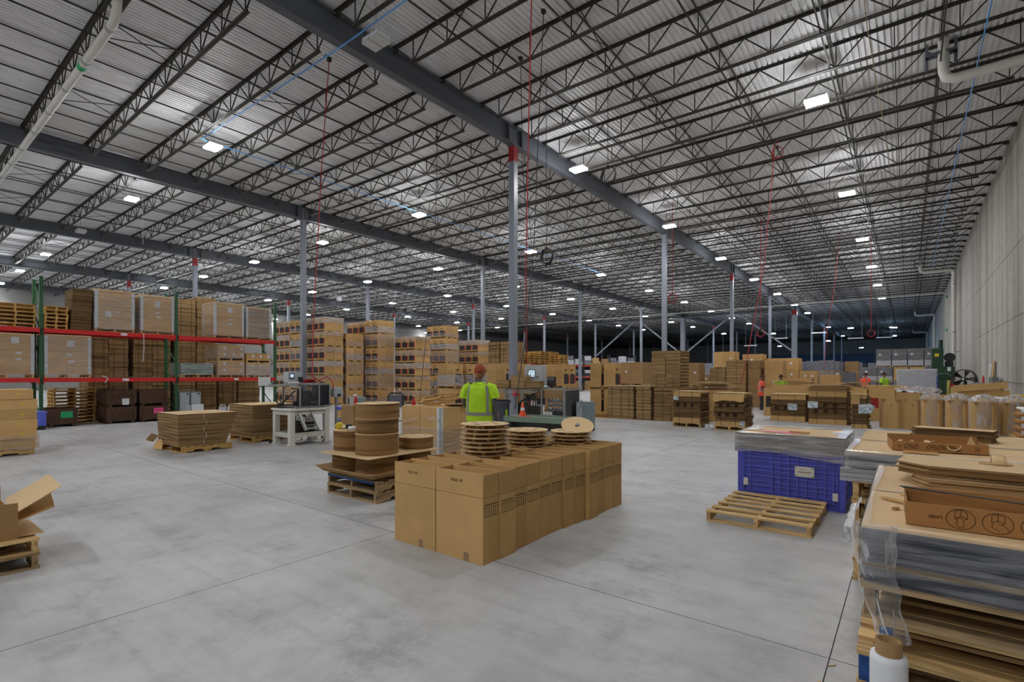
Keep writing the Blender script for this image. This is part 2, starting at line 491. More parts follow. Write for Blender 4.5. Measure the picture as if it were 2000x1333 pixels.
# concrete floor with sawn control joints
m, nt = new_mat('polished_concrete')
L = nt.links.new
out = N(nt, 'ShaderNodeOutputMaterial'); b = N(nt, 'ShaderNodeBsdfPrincipled')
tc = N(nt, 'ShaderNodeTexCoord')
n1 = N(nt, 'ShaderNodeTexNoise', i_Scale=.35, i_Detail=8, i_Roughness=.62)
n2 = N(nt, 'ShaderNodeTexNoise', i_Scale=2.2, i_Detail=10, i_Roughness=.7)
mp = N(nt, 'ShaderNodeMapping'); mp.inputs['Scale'].default_value = (.5, 7, 1)
n3 = N(nt, 'ShaderNodeTexNoise', i_Scale=1.2, i_Detail=5, i_Roughness=.6)
L(tc.outputs['Object'], n1.inputs['Vector']); L(tc.outputs['Object'], n2.inputs['Vector'])
L(tc.outputs['Object'], mp.inputs[0]); L(mp.outputs[0], n3.inputs['Vector'])
ra = ramp(nt, n1.outputs['Fac'], [(.25, srgb(146, 146, 145)), (.5, srgb(184, 184, 184)), (.75, srgb(204, 204, 204))])
rb = ramp(nt, n2.outputs['Fac'], [(.3, .72), (.5, .95), (.65, 1.05)])
rc = ramp(nt, n3.outputs['Fac'], [(.28, .86), (.5, 1.0)])
m1 = N(nt, 'ShaderNodeMix', data_type='RGBA', blend_type='MULTIPLY'); m1.inputs[0].default_value = 1
m2 = N(nt, 'ShaderNodeMix', data_type='RGBA', blend_type='MULTIPLY'); m2.inputs[0].default_value = 1
L(ra.outputs[0], m1.inputs[6]); L(rb.outputs[0], m1.inputs[7]); L(m1.outputs[2], m2.inputs[6]); L(rc.outputs[0], m2.inputs[7])
n4 = N(nt, 'ShaderNodeTexNoise', i_Scale=.9, i_Detail=6, i_Roughness=.75)
L(tc.outputs['Object'], n4.inputs['Vector'])
rd = ramp(nt, n4.outputs['Fac'], [(.55, 1.0), (.68, .66)])
m3 = N(nt, 'ShaderNodeMix', data_type='RGBA', blend_type='MULTIPLY'); m3.inputs[0].default_value = 1
L(m2.outputs[2], m3.inputs[6]); L(rd.outputs[0], m3.inputs[7])
L(m3.outputs[2], b.inputs['Base Color'])
rr = ramp(nt, n2.outputs['Fac'], [(.3, .38), (.7, .58)]); L(rr.outputs[0], b.inputs['Roughness'])
b.inputs['Specular IOR Level'].default_value = .35
bp = N(nt, 'ShaderNodeBump', i_Strength=.08, i_Distance=.01); L(n2.outputs['Fac'], bp.inputs['Height']); L(bp.outputs[0], b.inputs['Normal'])
L(b.outputs[0], out.inputs[0]); M['floor'] = m
M['joint'] = simple('dark_joint_filler', srgb(70, 68, 66), .8, var=.2)
def lines(a, b_, first, step, w):
    xs = []
    k = math.ceil((a - first) / step)
    while first + k * step < b_:
        xs.append(first + k * step); k += 1
    return xs
jx, jy = lines(XL, XW, -.35, 3.81, 0), lines(YN, YF, 3.38, 3.81, 0)
fm = MB(); JW = .006
ex = [XL] + [v + s for v in jx for s in (-JW / 2, JW / 2)] + [XW]
ey = [YN] + [v + s for v in jy for s in (-JW / 2, JW / 2)] + [YF]
for i in range(len(ex) - 1):
    for j in range(len(ey) - 1):
        g = (i % 2 == 1) or (j % 2 == 1)
        z = -.006 if g else 0
        fm.add([(ex[i], ey[j], z), (ex[i + 1], ey[j], z), (ex[i + 1], ey[j + 1], z), (ex[i], ey[j + 1], z)], [(0, 1, 2, 3)], 1 if g else 0)
        if g and i % 2 == 1 and j % 2 == 0:
            for q in (i, i + 1):
                fm.add([(ex[q], ey[j], -.006), (ex[q], ey[j + 1], -.006), (ex[q], ey[j + 1], 0), (ex[q], ey[j], 0)], [(0, 1, 2, 3)], 1)
        if g and j % 2 == 1 and i % 2 == 0:
            for q in (j, j + 1):
                fm.add([(ex[i], ey[q], -.006), (ex[i + 1], ey[q], -.006), (ex[i + 1], ey[q], 0), (ex[i], ey[q], 0)], [(0, 1, 2, 3)], 1)
flo = tag(fm.build('floor', ['floor', 'joint']), 'grey polished concrete warehouse floor with straight control joints', kind='structure')
MB().box(-3.9, 10.32, .001, -1.9, 10.38, .0025).build('painted_line', simple('worn_cream_floor_paint', srgb(190, 182, 158), .7, var=.2, scale=(20, 20, 20)), flo)

# precast concrete wall on the right, in tall panels with open joints
m, nt = new_mat('precast_concrete'); L = nt.links.new
out = N(nt, 'ShaderNodeOutputMaterial'); b = N(nt, 'ShaderNodeBsdfPrincipled', i_Roughness=.85)
b.inputs['Specular IOR Level'].default_value = .2
tc = N(nt, 'ShaderNodeTexCoord'); mp = N(nt, 'ShaderNodeMapping'); mp.inputs['Scale'].default_value = (1, .55, .035)
n1 = N(nt, 'ShaderNodeTexNoise', i_Scale=1.0, i_Detail=6, i_Roughness=.6); n2 = N(nt, 'ShaderNodeTexNoise', i_Scale=3.0, i_Detail=8)
L(tc.outputs['Object'], mp.inputs[0]); L(mp.outputs[0], n1.inputs['Vector']); L(tc.outputs['Object'], n2.inputs['Vector'])
ra = ramp(nt, n1.outputs['Fac'], [(.3, srgb(122, 117, 110)), (.5, srgb(166, 161, 153)), (.7, srgb(192, 189, 184))])
rb = ramp(nt, n2.outputs['Fac'], [(.3, .88), (.6, 1.03)])
m1 = N(nt, 'ShaderNodeMix', data_type='RGBA', blend_type='MULTIPLY'); m1.inputs[0].default_value = 1
L(ra.outputs[0], m1.inputs[6]); L(rb.outputs[0], m1.inputs[7]); L(m1.outputs[2], b.inputs['Base Color'])
bp = N(nt, 'ShaderNodeBump', i_Strength=.15, i_Distance=.02); L(n2.outputs['Fac'], bp.inputs['Height']); L(bp.outputs[0], b.inputs['Normal'])
L(b.outputs[0], out.inputs[0]); M['precast'] = m
wr = MB().box(XW + .12, YN, 0, XW + .4, YF, 12.0).build('wall_right', 'joint')
tag(wr, 'tall precast concrete panel wall with dark joints and white pipes', kind='structure')
PJ = 15.24
y = 41.2 - 15.24 * 5
while y < YF:
    a, c_ = max(y, YN), min(y + PJ, YF)
    PZ = [(0, 3.86), (3.86, 6.56), (6.56, 12.0)] if y < 41 else [(0, 6.56), (6.56, 12.0)]
    for k, (z0, z1) in enumerate(PZ):
        pm = MB(); pm.box(XW, a + .012, z0 + (.012 if k else 0), XW + .13, c_ - .012, z1 - .012)
        pm.build('panel', 'precast', wr)
    y += PJ
M['wall_grey'] = simple('grey_panel_wall', srgb(132, 132, 130), .8, var=.08, scale=(.5, .5, .1))
M['wall_bluelit'] = simple('blue_daylight_panel_wall', srgb(70, 98, 128), .7, var=.08, scale=(.4, .4, .1))  # blue daylight on the lower far wall, put into its colour
tag(MB().box(XL - .3, YN, 0, XL, YF, 12).build('wall_left', 'wall_grey'), 'plain grey panel wall on the far side of the hall', kind='structure')
tag(MB().box(XL, YN - .3, 0, XW + .4, YN, 12).build('wall_near', 'wall_grey'), 'plain grey end wall of the hall', kind='structure')
wf = tag(MB().box(XL, YF, 0, XW + .4, YF + .3, 12).build('wall_far', 'wall_grey'), 'far end wall with blue daylight painted into its lower panels', kind='structure')
for i in range(10):
    MB().box(-44 + i * 4.7, YF - .06, 0, -44 + i * 4.7 + 4.6, YF, 7.2).build('panel', 'wall_bluelit', wf)

# ribbed steel roof deck
m, nt = new_mat('galvanised_deck'); L = nt.links.new
out = N(nt, 'ShaderNodeOutputMaterial'); b = N(nt, 'ShaderNodeBsdfPrincipled', i_Roughness=.5, i_Metallic=.0)
tc = N(nt, 'ShaderNodeTexCoord'); mp = N(nt, 'ShaderNodeMapping'); mp.inputs['Scale'].default_value = (5, 1.2, 1)
n1 = N(nt, 'ShaderNodeTexNoise', i_Scale=1.0, i_Detail=5); L(tc.outputs['Object'], mp.inputs[0]); L(mp.outputs[0], n1.inputs['Vector'])
ra = ramp(nt, n1.outputs['Fac'], [(.3, srgb(220, 221, 222)), (.7, srgb(240, 241, 242))])
vo = N(nt, 'ShaderNodeTexVoronoi', i_Scale=1.7); L(tc.outputs['Object'], vo.inputs['Vector'])
rv = ramp(nt, vo.outputs['Distance'], [(.028, .2), (.04, 1.0)])
m1 = N(nt, 'ShaderNodeMix', data_type='RGBA', blend_type='MULTIPLY'); m1.inputs[0].default_value = 1
L(ra.outputs[0], m1.inputs[6]); L(rv.outputs[0], m1.inputs[7]); L(m1.outputs[2], b.inputs['Base Color'])
L(b.outputs[0], out.inputs[0]); M['deck'] = m
dm = MB(); P = .1524; x = XL; prof = []
while x < XW + .1:
    prof += [(x, 0), (x + .09, 0), (x + .104, .038), (x + .138, .038)]
    x += P
vs = [(px_, yy, DECK + pz) for yy in (YN, YF) for px_, pz in prof]
n = len(prof)
dm.add(vs, [(i, i + n, i + n + 1, i + 1) for i in range(n - 1)], 0)
deck = tag(dm.build('ceiling', 'deck'), 'ribbed steel roof deck carried by dark open web joists', kind='structure')
tag(MB().box(XL - .3, YN - .3, DECK + .05, XW + .4, YF + .3, DECK + .3).build('roof_slab', 'girder', deck), kind='structure')

# girders: steel I beams along the column lines
def ibeam(mb, x, y0, y1, zb, zt, bw, tf=.03, tw=.02):
    mb.box(x - bw / 2, y0, zb, x + bw / 2, y1, zb + tf)
    mb.box(x - bw / 2, y0, zt - tf, x + bw / 2, y1, zt)
    mb.box(x - tw / 2, y0, zb + tf, x + tw / 2, y1, zt - tf)
rows = [CY0 + BAY * k for k in range(-2, 10)]
for gx in GX:
    yy = [YN] + [r for r in rows if YN < r < YF] + [YF]
    for i in range(len(yy) - 1):
        mb = MB(); ibeam(mb, gx, yy[i] + .01, yy[i + 1] - .01, GB, GT, .28)
        for q in (yy[i] + .4, yy[i + 1] - .4):           # web stiffeners
            mb.box(gx - .13, q - .008, GB + .03, gx + .13, q + .008, GT - .03)
        mb.build('girder', 'girder', deck)
# columns
def column(x, y, w, label, red=True, paint='column'):
    t = thing('column', label, 'column', (x, y, 0)); t['kind'] = 'structure'
    del t['category']
    mb = MB()
    if w > .5:    # wide flange section at the braced row
        mb.box(-w / 2, -w / 2, .02, w / 2, -w / 2 + .03, GB - .03); mb.box(-w / 2, w / 2 - .03, .02, w / 2, w / 2, GB - .03); mb.box(-.02, -w / 2 + .03, .02, .02, w / 2 - .03, GB - .03)
    else:
        mb.bbox(-w / 2, -w / 2, .02, w / 2, w / 2, GB - .03, .012)
    mb.build('shaft', paint, t)
    MB().box(-w * .8, -w * .8, 0, w * .8, w * .8, .025).build('base_plate', 'girder', t)
    MB().box(-w * .62, -w * .62, GB - .04, w * .62, w * .62, GB - .002).build('cap_plate', 'girder', t)
    if red:
        MB().box(-w / 2 - .004, -w / 2 - .004, GB - .62, w / 2 + .004, w / 2 + .004, GB - .05).build('red_band', 'red_band', t)
    return t
for gi, gx in enumerate(GX[:4]):
    for k in range(-1, 9):
        y = CY0 + BAY * k
        if y < 10: continue
        braced = (k == 4)
        red = (gi == 0 and k in (0, 2, 4, 6, 7)) or (gi == 2 and k in (0, 2, 3)) or (gi == 1 and k == 5) or (gi == 3)
        column(gx, y, .62 if braced and gi < 2 else .254,
               'grey steel column, %s along the %s girder from the concrete wall' % (ORD[k], ORD[gi]) , red)
# chevron braces at the braced row
def brace(p, q, which):
    tag(MB().bar(p, q, .2, .2).build('brace', 'column'), 'pale diagonal steel brace under the roof, %s' % which, kind='structure')
yb = CY0 + BAY * 4
mid = (GX[0] + GX[1]) / 2
brace((GX[1] + .34, yb, 5.0), (mid - .5, yb, GB - .1), 'rising right from the second wide column'); brace((GX[0] - .34, yb, 5.0), (mid + .5, yb, GB - .1), 'ending at the first wide column')
mid2 = (GX[1] + GX[2]) / 2
brace((GX[1] - .34, yb, 5.0), (mid2 + .5, yb, GB - .1), 'rising left from the second wide column'); brace((GX[2] + .2, yb, 5.0), (mid2 - .5, yb, GB - .1), 'leftmost one above the golden pallets')
MB().box(GX[4], yb - .12, GB, GX[0], yb + .12, GB + .4).build('girder', 'girder', deck)

# open web joists
def joist_meshes(Lx):
    D, zb = .72, 0
    c = MB()
    top = MB(); bot = MB(); web = MB()
    for s in (-1, 1):
        top.box(0, s * .01 if s > 0 else -.075, D - .012, Lx, .075 if s > 0 else -.01, D); top.box(0, s * .012 - .006, D - .07, Lx, s * .012 + .006, D - .012)
        bot.box(.75, s * .01 if s > 0 else -.065, 0, Lx - .75, .065 if s > 0 else -.01, .012); bot.box(.75, s * .012 - .006, .012, Lx - .75, s * .012 + .006, .06)
    top.box(0, -.07, D - .13, .14, .07, D - .07); top.box(Lx - .14, -.07, D - .13, Lx, .07, D - .07)
    n_ = round((Lx - 1.7) / 1.32); st = (Lx - 1.7) / n_
    zt, zl = D - .04, .03
    for k in range(n_ + 1):
        x = .85 + k * st
        web.bar((x, 0, zl), (x, 0, zt), .026)
        for s in (-1, 1):
            x2 = x + s * st / 2
            if k == 0 and s < 0: x2 = .12
            if k == n_ and s > 0: x2 = Lx - .12
            web.bar((x, 0, zl), (x2, 0, zt), .03)
    out_ = []
    for nm, q in (('top_chord', top), ('bottom_chord', bot), ('web', web)):
        me = q.mesh(nm); me.materials.append(M['joist']); out_.append((nm, me))
    return out_
JZ = DECK - .72 - .002
bays = [(GX[0], XW)] + [(GX[i + 1], GX[i]) for i in range(4)] + [(XL, GX[4])]
jm = {}
pitch = BAY / 8
spots = []
for bi, (xa, xb) in enumerate(bays):
    k = 0
    y = CY0 - pitch * 14
    while y < YF - .5:
        if y > YN + .3:
            spots.append((bi, y))
        y += pitch
def vis(bi, y):
    xa, xb = bays[bi]
    for t in (0, .25, .5, .75, 1):
        x = xa + (xb - xa) * t
        d = -x * sin(radians(37.84)) + y * cos(radians(37.84)); r = x * cos(radians(37.84)) + y * sin(radians(37.84))
        if d > 1 and abs(r / d) < 1.05 and (DECK - 1.6) / d < .76: return True
    return False
def near(s):
    xa, xb = bays[s[0]]
    return math.hypot((xa + xb) / 2, s[1])
good = sorted([s for s in spots if vis(*s)], key=near)
picked, rest = good[:296], good[296:]
stuff = MB()
for bi, y in picked + rest:
    xa, xb = bays[bi]; Lx = round(xb - xa - .02, 3)
    if Lx not in jm: jm[Lx] = joist_meshes(Lx)
jn = 0
for bi, y in picked:
    xa, xb = bays[bi]; Lx = round(xb - xa - .02, 3)
    t = bpy.data.objects.new('joist', None); COL.objects.link(t); t.parent = deck; t.location = (xa + .01, y, JZ)
    t['kind'] = 'structure'
    for nm, me in jm[Lx]:
        put(nm, me, t)
for bi, y in rest:
    xa, xb = bays[bi]; Lx = round(xb - xa - .02, 3)
    for nm, me in jm[Lx]:
        vs = [(v.co.x + xa + .01, v.co.y + y, v.co.z + JZ) for v in me.vertices]
        stuff.add(vs, [tuple(p.vertices) for p in me.polygons])
if rest:
    tag(stuff.build('distant_joists', 'joist', deck), kind='stuff')
# bridging rods between the joists, along the hall
for bi, (xa, xb) in enumerate(bays[:5]):
    mb = MB()
    for k in range(1, 6):
        x = xa + (xb - xa) * k / 6
        for z in (JZ + .06, DECK - .08):
            mb.box(x - .018, YN, z, x + .018, YF, z + .035)
    for k in (2, 4):
        x = xa + (xb - xa) * k / 6
        y = CY0 - pitch * 12
        while y < 60:
            mb.bar((x + .1, y, JZ + .06), (x + .1, y + pitch, DECK - .08), .02); mb.bar((x + .12, y, DECK - .08), (x + .12, y + pitch, JZ + .06), .02)
            y += pitch * 2
    mb.build('bridging', 'joist', deck)

# lamps
def lamp_parts():
    h = MB(); h.bbox(-.30, -.215, .03, .30, .215, .10, .02); h.box(-.12, -.1, .1, .12, .1, .17)
    for k in range(7): h.box(-.3 + k * .095, -.2, .10, -.29 + k * .095, .2, .135)
    l = MB(); l.box(-.3, -.215, -.038, -.02, .215, .031); l.box(.02, -.215, -.038, .3, .215, .031)  # lenses made deeper so their glowing sides spill light up to the deck
    w = MB(); w.tube([(-.2, 0, .1), (-.02, 0, .55)], .004, 5); w.tube([(.2, 0, .1), (.02, 0, .55)], .004, 5); w.tube([(0, 0, .55), (0, 0, .62)], .006, 5)
    return h.mesh('housing'), l.mesh('lens'), w.mesh('hanger')
HM, LM, WM = lamp_parts()
LM2 = LM.copy(); LM3 = LM.copy(); LM3.materials.append(M['lens_daylight'])
HM.materials.append(M['white']); LM.materials.append(M['lens']); LM2.materials.append(M['lens_off']); WM.materials.append(M['black'])
LZ = 9.98
def lamp(x, y, z, lit, label):
    t = thing('high_bay_lamp', label, 'lamp', (x, y, z), 0, 'high bay lamps under the roof')
    put('housing', HM, t); put('lens', (LM3 if lit == 2 else LM) if lit else LM2, t); put('hanger', WM, t)
    hh = DECK - z - .62
    MB().tube([(0, 0, .62), (0, 0, .62 + hh)], .005, 5).build('drop_wire', 'black', t)
LX = [-2.2 - 8.93 * k for k in range(9)]
OFF = {(1, 1), (4, 1)}
for i, x in enumerate(LX):
    for j in range(-3, 9):
        y = 8.0 + 9.95 * j
        if i > 4 and j < -1: continue
        if i == 0 and y > 68: continue
        if i == 1 and y > 78: continue
        if i > 4 and j > 6: continue
        lit = (i, j + 1) not in OFF or j < 0
        lamp(x + .6 * (i == 1), y, LZ, lit, ('%s high bay lamp, %s in the %s row from the concrete wall' % ('glowing white' if lit else 'unlit white', ORD[j], ORD[i])) if j >= 0 else '%s glowing lamp behind the viewer in the %s row' % (ORD[-j - 1], ORD[i]))
# lamps of the dim far end, hung lower
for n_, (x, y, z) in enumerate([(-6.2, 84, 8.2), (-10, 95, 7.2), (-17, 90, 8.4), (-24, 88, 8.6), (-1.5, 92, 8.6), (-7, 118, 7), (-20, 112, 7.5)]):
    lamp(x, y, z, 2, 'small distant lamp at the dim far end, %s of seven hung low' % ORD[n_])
for n_, (x, y) in enumerate([(-2.2, 112), (-11, 105), (-2.2, 136), (-11, 130), (-20, 128)]):  # added lamps whose blue light replaces daylight from the far doors
    lamp(x, y, 10.2, 2, 'added bluish lamp standing in for daylight at the far end, %s of five' % ORD[n_])

# ------------------------------------------------------------------ builders shared by the stock
PC = {}
def pallet(label, loc, w=1.2, d=1.0, rz=0, group=None, wood_='wood', h=.14, boards=7, paint=None, parent=None, name='pallet'):
    """A stringer pallet, w along its deck boards, d along its stringers; loc is the middle of its base."""
    key = (w, d, wood_, h, boards)
    if key not in PC:
        bw = min(.095, d / boards * .78)
        bm = MB().box(-w / 2, -bw / 2, 0, w / 2, bw / 2, .018).mesh('deck_board'); bm.materials.append(M[wood_])
        st = MB()
        z0, z1 = .018, h - .018
        n1, n2 = d * .5 - .32, d * .5 - .12
        poly = [(-d / 2, z0), (-n1 - .1, z0), (-n1 - .07, z0 + .035), (-.10, z0 + .035), (-.07, z0), (.07, z0), (.10, z0 + .035), (n1 + .07, z0 + .035), (n1 + .1, z0), (d / 2, z0), (d / 2, z1), (-d / 2, z1)]
        k = len(poly)
        st.add([(-.02, y, z) for y, z in poly] + [(.02, y, z) for y, z in poly],
               [(i, (i + 1) % k, (i + 1) % k + k, i + k) for i in range(k)] + [tuple(range(k)), tuple(range(2 * k - 1, k - 1, -1))])
        sm = st.mesh('stringer'); sm.materials.append(M[wood_ + '_y'])
        PC[key] = (bm, sm, bw)
    bm, sm, bw = PC[key]
    r_ = random.Random(int(abs(loc[0] * 917 + loc[1] * 331 + loc[2] * 77)))
    t = thing(name, label, 'pallet', loc, rz, group)
    if parent is not None:
        t.parent = parent; del t['category']
        if not label: pass
    for i in range(boards):
        y = -d / 2 + bw / 2 + (d - bw) * i / (boards - 1)
        put('deck_board', bm, t, (r_.uniform(-.006, .006), y + (r_.uniform(-.01, .01) if 0 < i < boards - 1 else 0), h - .018), r_.uniform(-.004, .004))
    for x in (-w / 2 + .03, 0, w / 2 - .03):
        s_ = put('stringer', sm, t, (x, 0, 0))
    if paint:
        for sx in (-1, 1):
            MB().box(sx * (w / 2 - .03) - .022, -d / 2 - .003, .02, sx * (w / 2 - .03) + .022, -d / 2 + .05, h - .02).build('painted_end', paint, t)
    for y in (-d / 2 + bw / 2, 0, d / 2 - bw / 2):
        put('bottom_board', bm, t, (0, y, 0))
    return t
def pallet_mesh(w, d, h=.14, boards=6, mat='wood'):
    key = ('m', w, d, h, boards, mat)
    if key not in PC:
        mb = MB(); bw = d / boards * .72
        for i in range(boards):
            y = -d / 2 + bw / 2 + (d - bw) * i / (boards - 1)
            mb.box(-w / 2, y - bw / 2, h - .018, w / 2, y + bw / 2, h)
        for x in (-w / 2 + .025, 0, w / 2 - .025):
            for y0, y1 in ((-d / 2, -d / 2 + .2), (-.12, .12), (d / 2 - .2, d / 2)):
                mb.box(x - .022, y0, .018, x + .022, y1, h - .018)
            mb.box(x - .022, -d / 2 + .2, .058, x + .022, -.12, h - .018); mb.box(x - .022, .12, .058, x + .022, d / 2 - .2, h - .018)
        for y in (-d / 2 + bw / 2, 0, d / 2 - bw / 2):
            mb.box(-w / 2, y - bw / 2, 0, w / 2, y + bw / 2, .018)
        me = mb.mesh('pallet'); me.materials.append(M[mat]); PC[key] = me
    return PC[key]
def wrap(x0, y0, z0, x1, y1, z1, seed=1, amp=.012, top=.12, nu=9, nv=7, low=None):
    """Loose stretch film around a load: four rippled sides and a band folded over the top."""
    r_ = random.Random(seed)
    o = (r_.random() * 50, r_.random() * 50, r_.random() * 50)
    mb = MB()
    cs = [(x0, y0), (x1, y0), (x1, y1), (x0, y1)]
    cx, cy = (x0 + x1) / 2, (y0 + y1) / 2
    for i in range(4):
        a, b_ = cs[i], cs[(i + 1) % 4]
        nx, ny = (b_[1] - a[1]), -(b_[0] - a[0])
        l = math.hypot(nx, ny); nx, ny = nx / l, ny / l
        def fn(u, v, a=a, b_=b_, nx=nx, ny=ny):
            zb = z0 if low is None else z0 + low(a[0] + (b_[0] - a[0]) * u, a[1] + (b_[1] - a[1]) * u)
            x, y, z = a[0] + (b_[0] - a[0]) * u, a[1] + (b_[1] - a[1]) * u, zb + (z1 - zb) * v
            edge = min(1, min(u, 1 - u) * 8)
            k = .004 + edge * amp * max(0, noise.noise((x * 4 + o[0], y * 4 + o[1], z * 11 + o[2])) + .35)
            ex = .004
            sx = -1 if x < cx else 1
            sy = -1 if y < cy else 1
            return (x + nx * k + (sx * ex if edge < .01 else 0), y + ny * k + (sy * ex if edge < .01 else 0), z)
        mb.grid(fn, nu, nv)
    if top:
        for i in range(4):
            a, b_ = cs[i], cs[(i + 1) % 4]
            def fn(u, v, a=a, b_=b_):
                x, y = a[0] + (b_[0] - a[0]) * u, a[1] + (b_[1] - a[1]) * u
                w_ = top * (.75 + .5 * noise.noise((x * 3 + o[0], y * 3, o[2])))
                q = min(1, w_ * v / math.hypot(x - cx, y - cy))
                return (x + (cx - x) * q, y + (cy - y) * q, z1 + .003 + .004 * v * (1 + noise.noise((x * 9, y * 9, v * 3))))
            mb.grid(fn, nu, 2)
    return mb
def disc_holes(R, z0, z1, holes=(), n=40):
    bmx = bmesh.new()
    def loop(cx, cy, rx, ry, k, z):
        vs = [bmx.verts.new((cx + rx * cos(2 * pi * i / k), cy + ry * sin(2 * pi * i / k), z)) for i in range(k)]
        return vs, [bmx.edges.new((vs[i], vs[(i + 1) % k])) for i in range(k)]
    rings = []
    es = []
    for z in (z0, z1):
        e_ = []
        row = []
        v_, q = loop(0, 0, R, R, n, z); e_ += q; row.append(v_)
        for cx, cy, rx, ry in holes:
            v_, q = loop(cx, cy, rx, ry, 12, z); e_ += q; row.append(v_)
        bmesh.ops.triangle_fill(bmx, use_beauty=True, use_dissolve=False, edges=e_)
        rings.append(row)
    for a, b_ in zip(*rings):
        k = len(a)
        for i in range(k):
            bmx.faces.new((a[i], a[(i + 1) % k], b_[(i + 1) % k], b_[i]))
    bmesh.ops.recalc_face_normals(bmx, faces=bmx.faces)
    me = bpy.data.meshes.new('flange'); bmx.to_mesh(me); bmx.free()
    return me
HOLES5 = lambda R: [(0, 0, R * .13, R * .13)] + [(R * .55 * cos(pi / 4 + i * pi / 2), R * .55 * sin(pi / 4 + i * pi / 2), R * .17, R * .12) for i in range(4)]

# ------------------------------------------------------------------ open cartons in two columns (foreground)
CW, CD, CH, CF = .565, .212, .57, .2
def carton_parts():
    t_ = .004
    b_ = MB()
    x, y = CW / 2, CD / 2
    b_.box(-x, -y, 0, x, y, t_)
    for a in ((-x, -y, x, -y + t_), (-x, y - t_, x, y), (-x, -y + t_, -x + t_, y - t_), (x - t_, -y + t_, x, y - t_)):
        b_.box(a[0], a[1], t_, a[2], a[3], CH)
    bod = b_.mesh('body'); bod.materials.append(M['kraft'])
    major = MB(); major.box(-x + .001, 0, 0, x - .001, t_, CF, 0, 1); mj = major.mesh('flap'); mj.materials.append(M['kraft']); mj.materials.append(M['kraft_light'])  # flap top edges pale: light from above put into their colour
    minor = MB(); minor.box(0, -y + .007, 0, t_, y - .007, CF * .96, 0, 1); mn = minor.mesh('flap'); mn.materials.append(M['kraft']); mn.materials.append(M['kraft_light'])
    mk = MB(); yy = y * .80; zt, zb = .50, .40
    mk.box(x, -yy, zt, x + .0008, yy, zt + .006)
    for i in range(7):
        q = -yy + 2 * yy * i / 6
        mk.box(x, q - .0024, zb, x + .0008, q + .0024, zt)
    mk.box(x, -yy, zb - .003, x + .0008, yy, zb)
    mm = mk.mesh('printed_mark'); mm.materials.append(M['ink'])
    sc_ = MB(); sc_.box(x, -y, CH - .006, x + .0006, y, CH - .003); sc_.box(-x, -y - .0006, CH - .006, x, -y, CH - .003); sc_.box(x, -y, CH - .095, x + .0006, y, CH - .093)
    sl = sc_.mesh('score_line'); sl.materials.append(M['ink_grey'])
    tp = MB(); tp.box(.06, -y - .0006, 0, .12, -y, .075); tm = tp.mesh('tape'); tm.materials.append(M['tape_clear'])
    return bod, mj, mn, mm, sl, tm
bod, mj, mn, mm_, sl_, tm_ = carton_parts()
txt = bpy.data.curves.new('lettering', 'FONT'); txt.body = 'FOLD 1ST'; txt.size = .033; txt.offset = .0008; txt.extrude = .0005; txt.align_x = 'CENTER'; txt.align_y = 'CENTER'; txt.materials.append(M['ink']); txt = text_mesh(txt)
OFFX = [0, .012, -.022, -.03, -.04, -.042, -.025, -.017, .03, .0, -.005, .0]
for col in range(2):
    for r in range(12):
        x = (-2.822 - CW / 2 if col == 0 else -3.395 - CW / 2) + OFFX[r] * (1 if col == 0 else .5) + (0 if col == 0 else -.004)
        y = 3.235 + CD / 2 + r * .2195
        side = 'right column, the one with striped marks facing the pallets' if col == 0 else 'left column, the one beside the reel pallet'
        lab = 'open empty brown carton, %s from the camera in the %s' % (ORD[r], 'column with striped side marks showing' if col == 0 else 'column next to the board reels')
        t = thing('open_carton', lab, 'carton', (x, y, 0), RND.uniform(-.006, .006), 'open cartons in two columns')
        put('body', bod, t)
        put('flap', mj, t, (0, -CD / 2, CH)).rotation_euler = (RND.uniform(.0, .03), 0, 0)
        put('flap', mj, t, (0, CD / 2 - .004, CH)).rotation_euler = (RND.uniform(-.02, .01), 0, 0)
        put('flap', mn, t, (-CW / 2, 0, CH)).rotation_euler = (0, RND.uniform(-.01, .06), 0)
        put('flap', mn, t, (CW / 2 - .004, 0, CH)).rotation_euler = (0, RND.uniform(-.01, .07), 0)
        put('printed_mark', mm_, t); put('score_line', sl_, t); put('tape', tm_, t)
        o = put('lettering', txt, t, (-.02, -CD / 2 - .001, CH + .115)); o.rotation_euler = (pi / 2, 0, 0)
TOPZ = CH + CF + .001
# flanged board spools lying in three stacks on the cartons
SR, SP = .262, .046
spf = disc_holes(SR, 0, .005, HOLES5(SR)); spf.materials.append(M['kraft_light'])
spc = MB().lathe([(SR * .6, 0), (SR * .6, SP - .012)], n=28, caps=(False, False)).mesh('core'); spc.materials.append(M['kraft_dark'])
sph = MB().box(SR * .6, -.015, .001, SR * .8, .015, SP - .013).mesh('spacer_tab'); sph.materials.append(M['kraft'])
def spool(x, y, z, label, tilt=None, flat=False):
    t = thing('board_spool', label, 'spool', (x, y, z), RND.uniform(0, 6), 'flanged board spools on the cartons')
    if tilt: t.rotation_euler = tilt
    put('flange', spf, t, (0, 0, 0))
    if not flat:
        put('core', spc, t, (0, 0, .005)); [put('spacer_tab', sph, t, (0, 0, .005), k * pi / 4) for k in range(8)]; put('flange', spf, t, (0, 0, SP - .007), .3)
    return t
for i in range(7):
    spool(-3.59 + RND.uniform(-.01, .01), 4.16 + RND.uniform(-.01, .01), TOPZ + i * SP, 'round board spool with holes, %s from the bottom of the tallest spool stack' % ORD[i])
for i in range(4):
    spool(-3.66 + RND.uniform(-.01, .01), 5.0 + RND.uniform(-.01, .01), TOPZ + i * SP, 'round board spool with holes, %s from the bottom of the middle spool stack' % ORD[i])
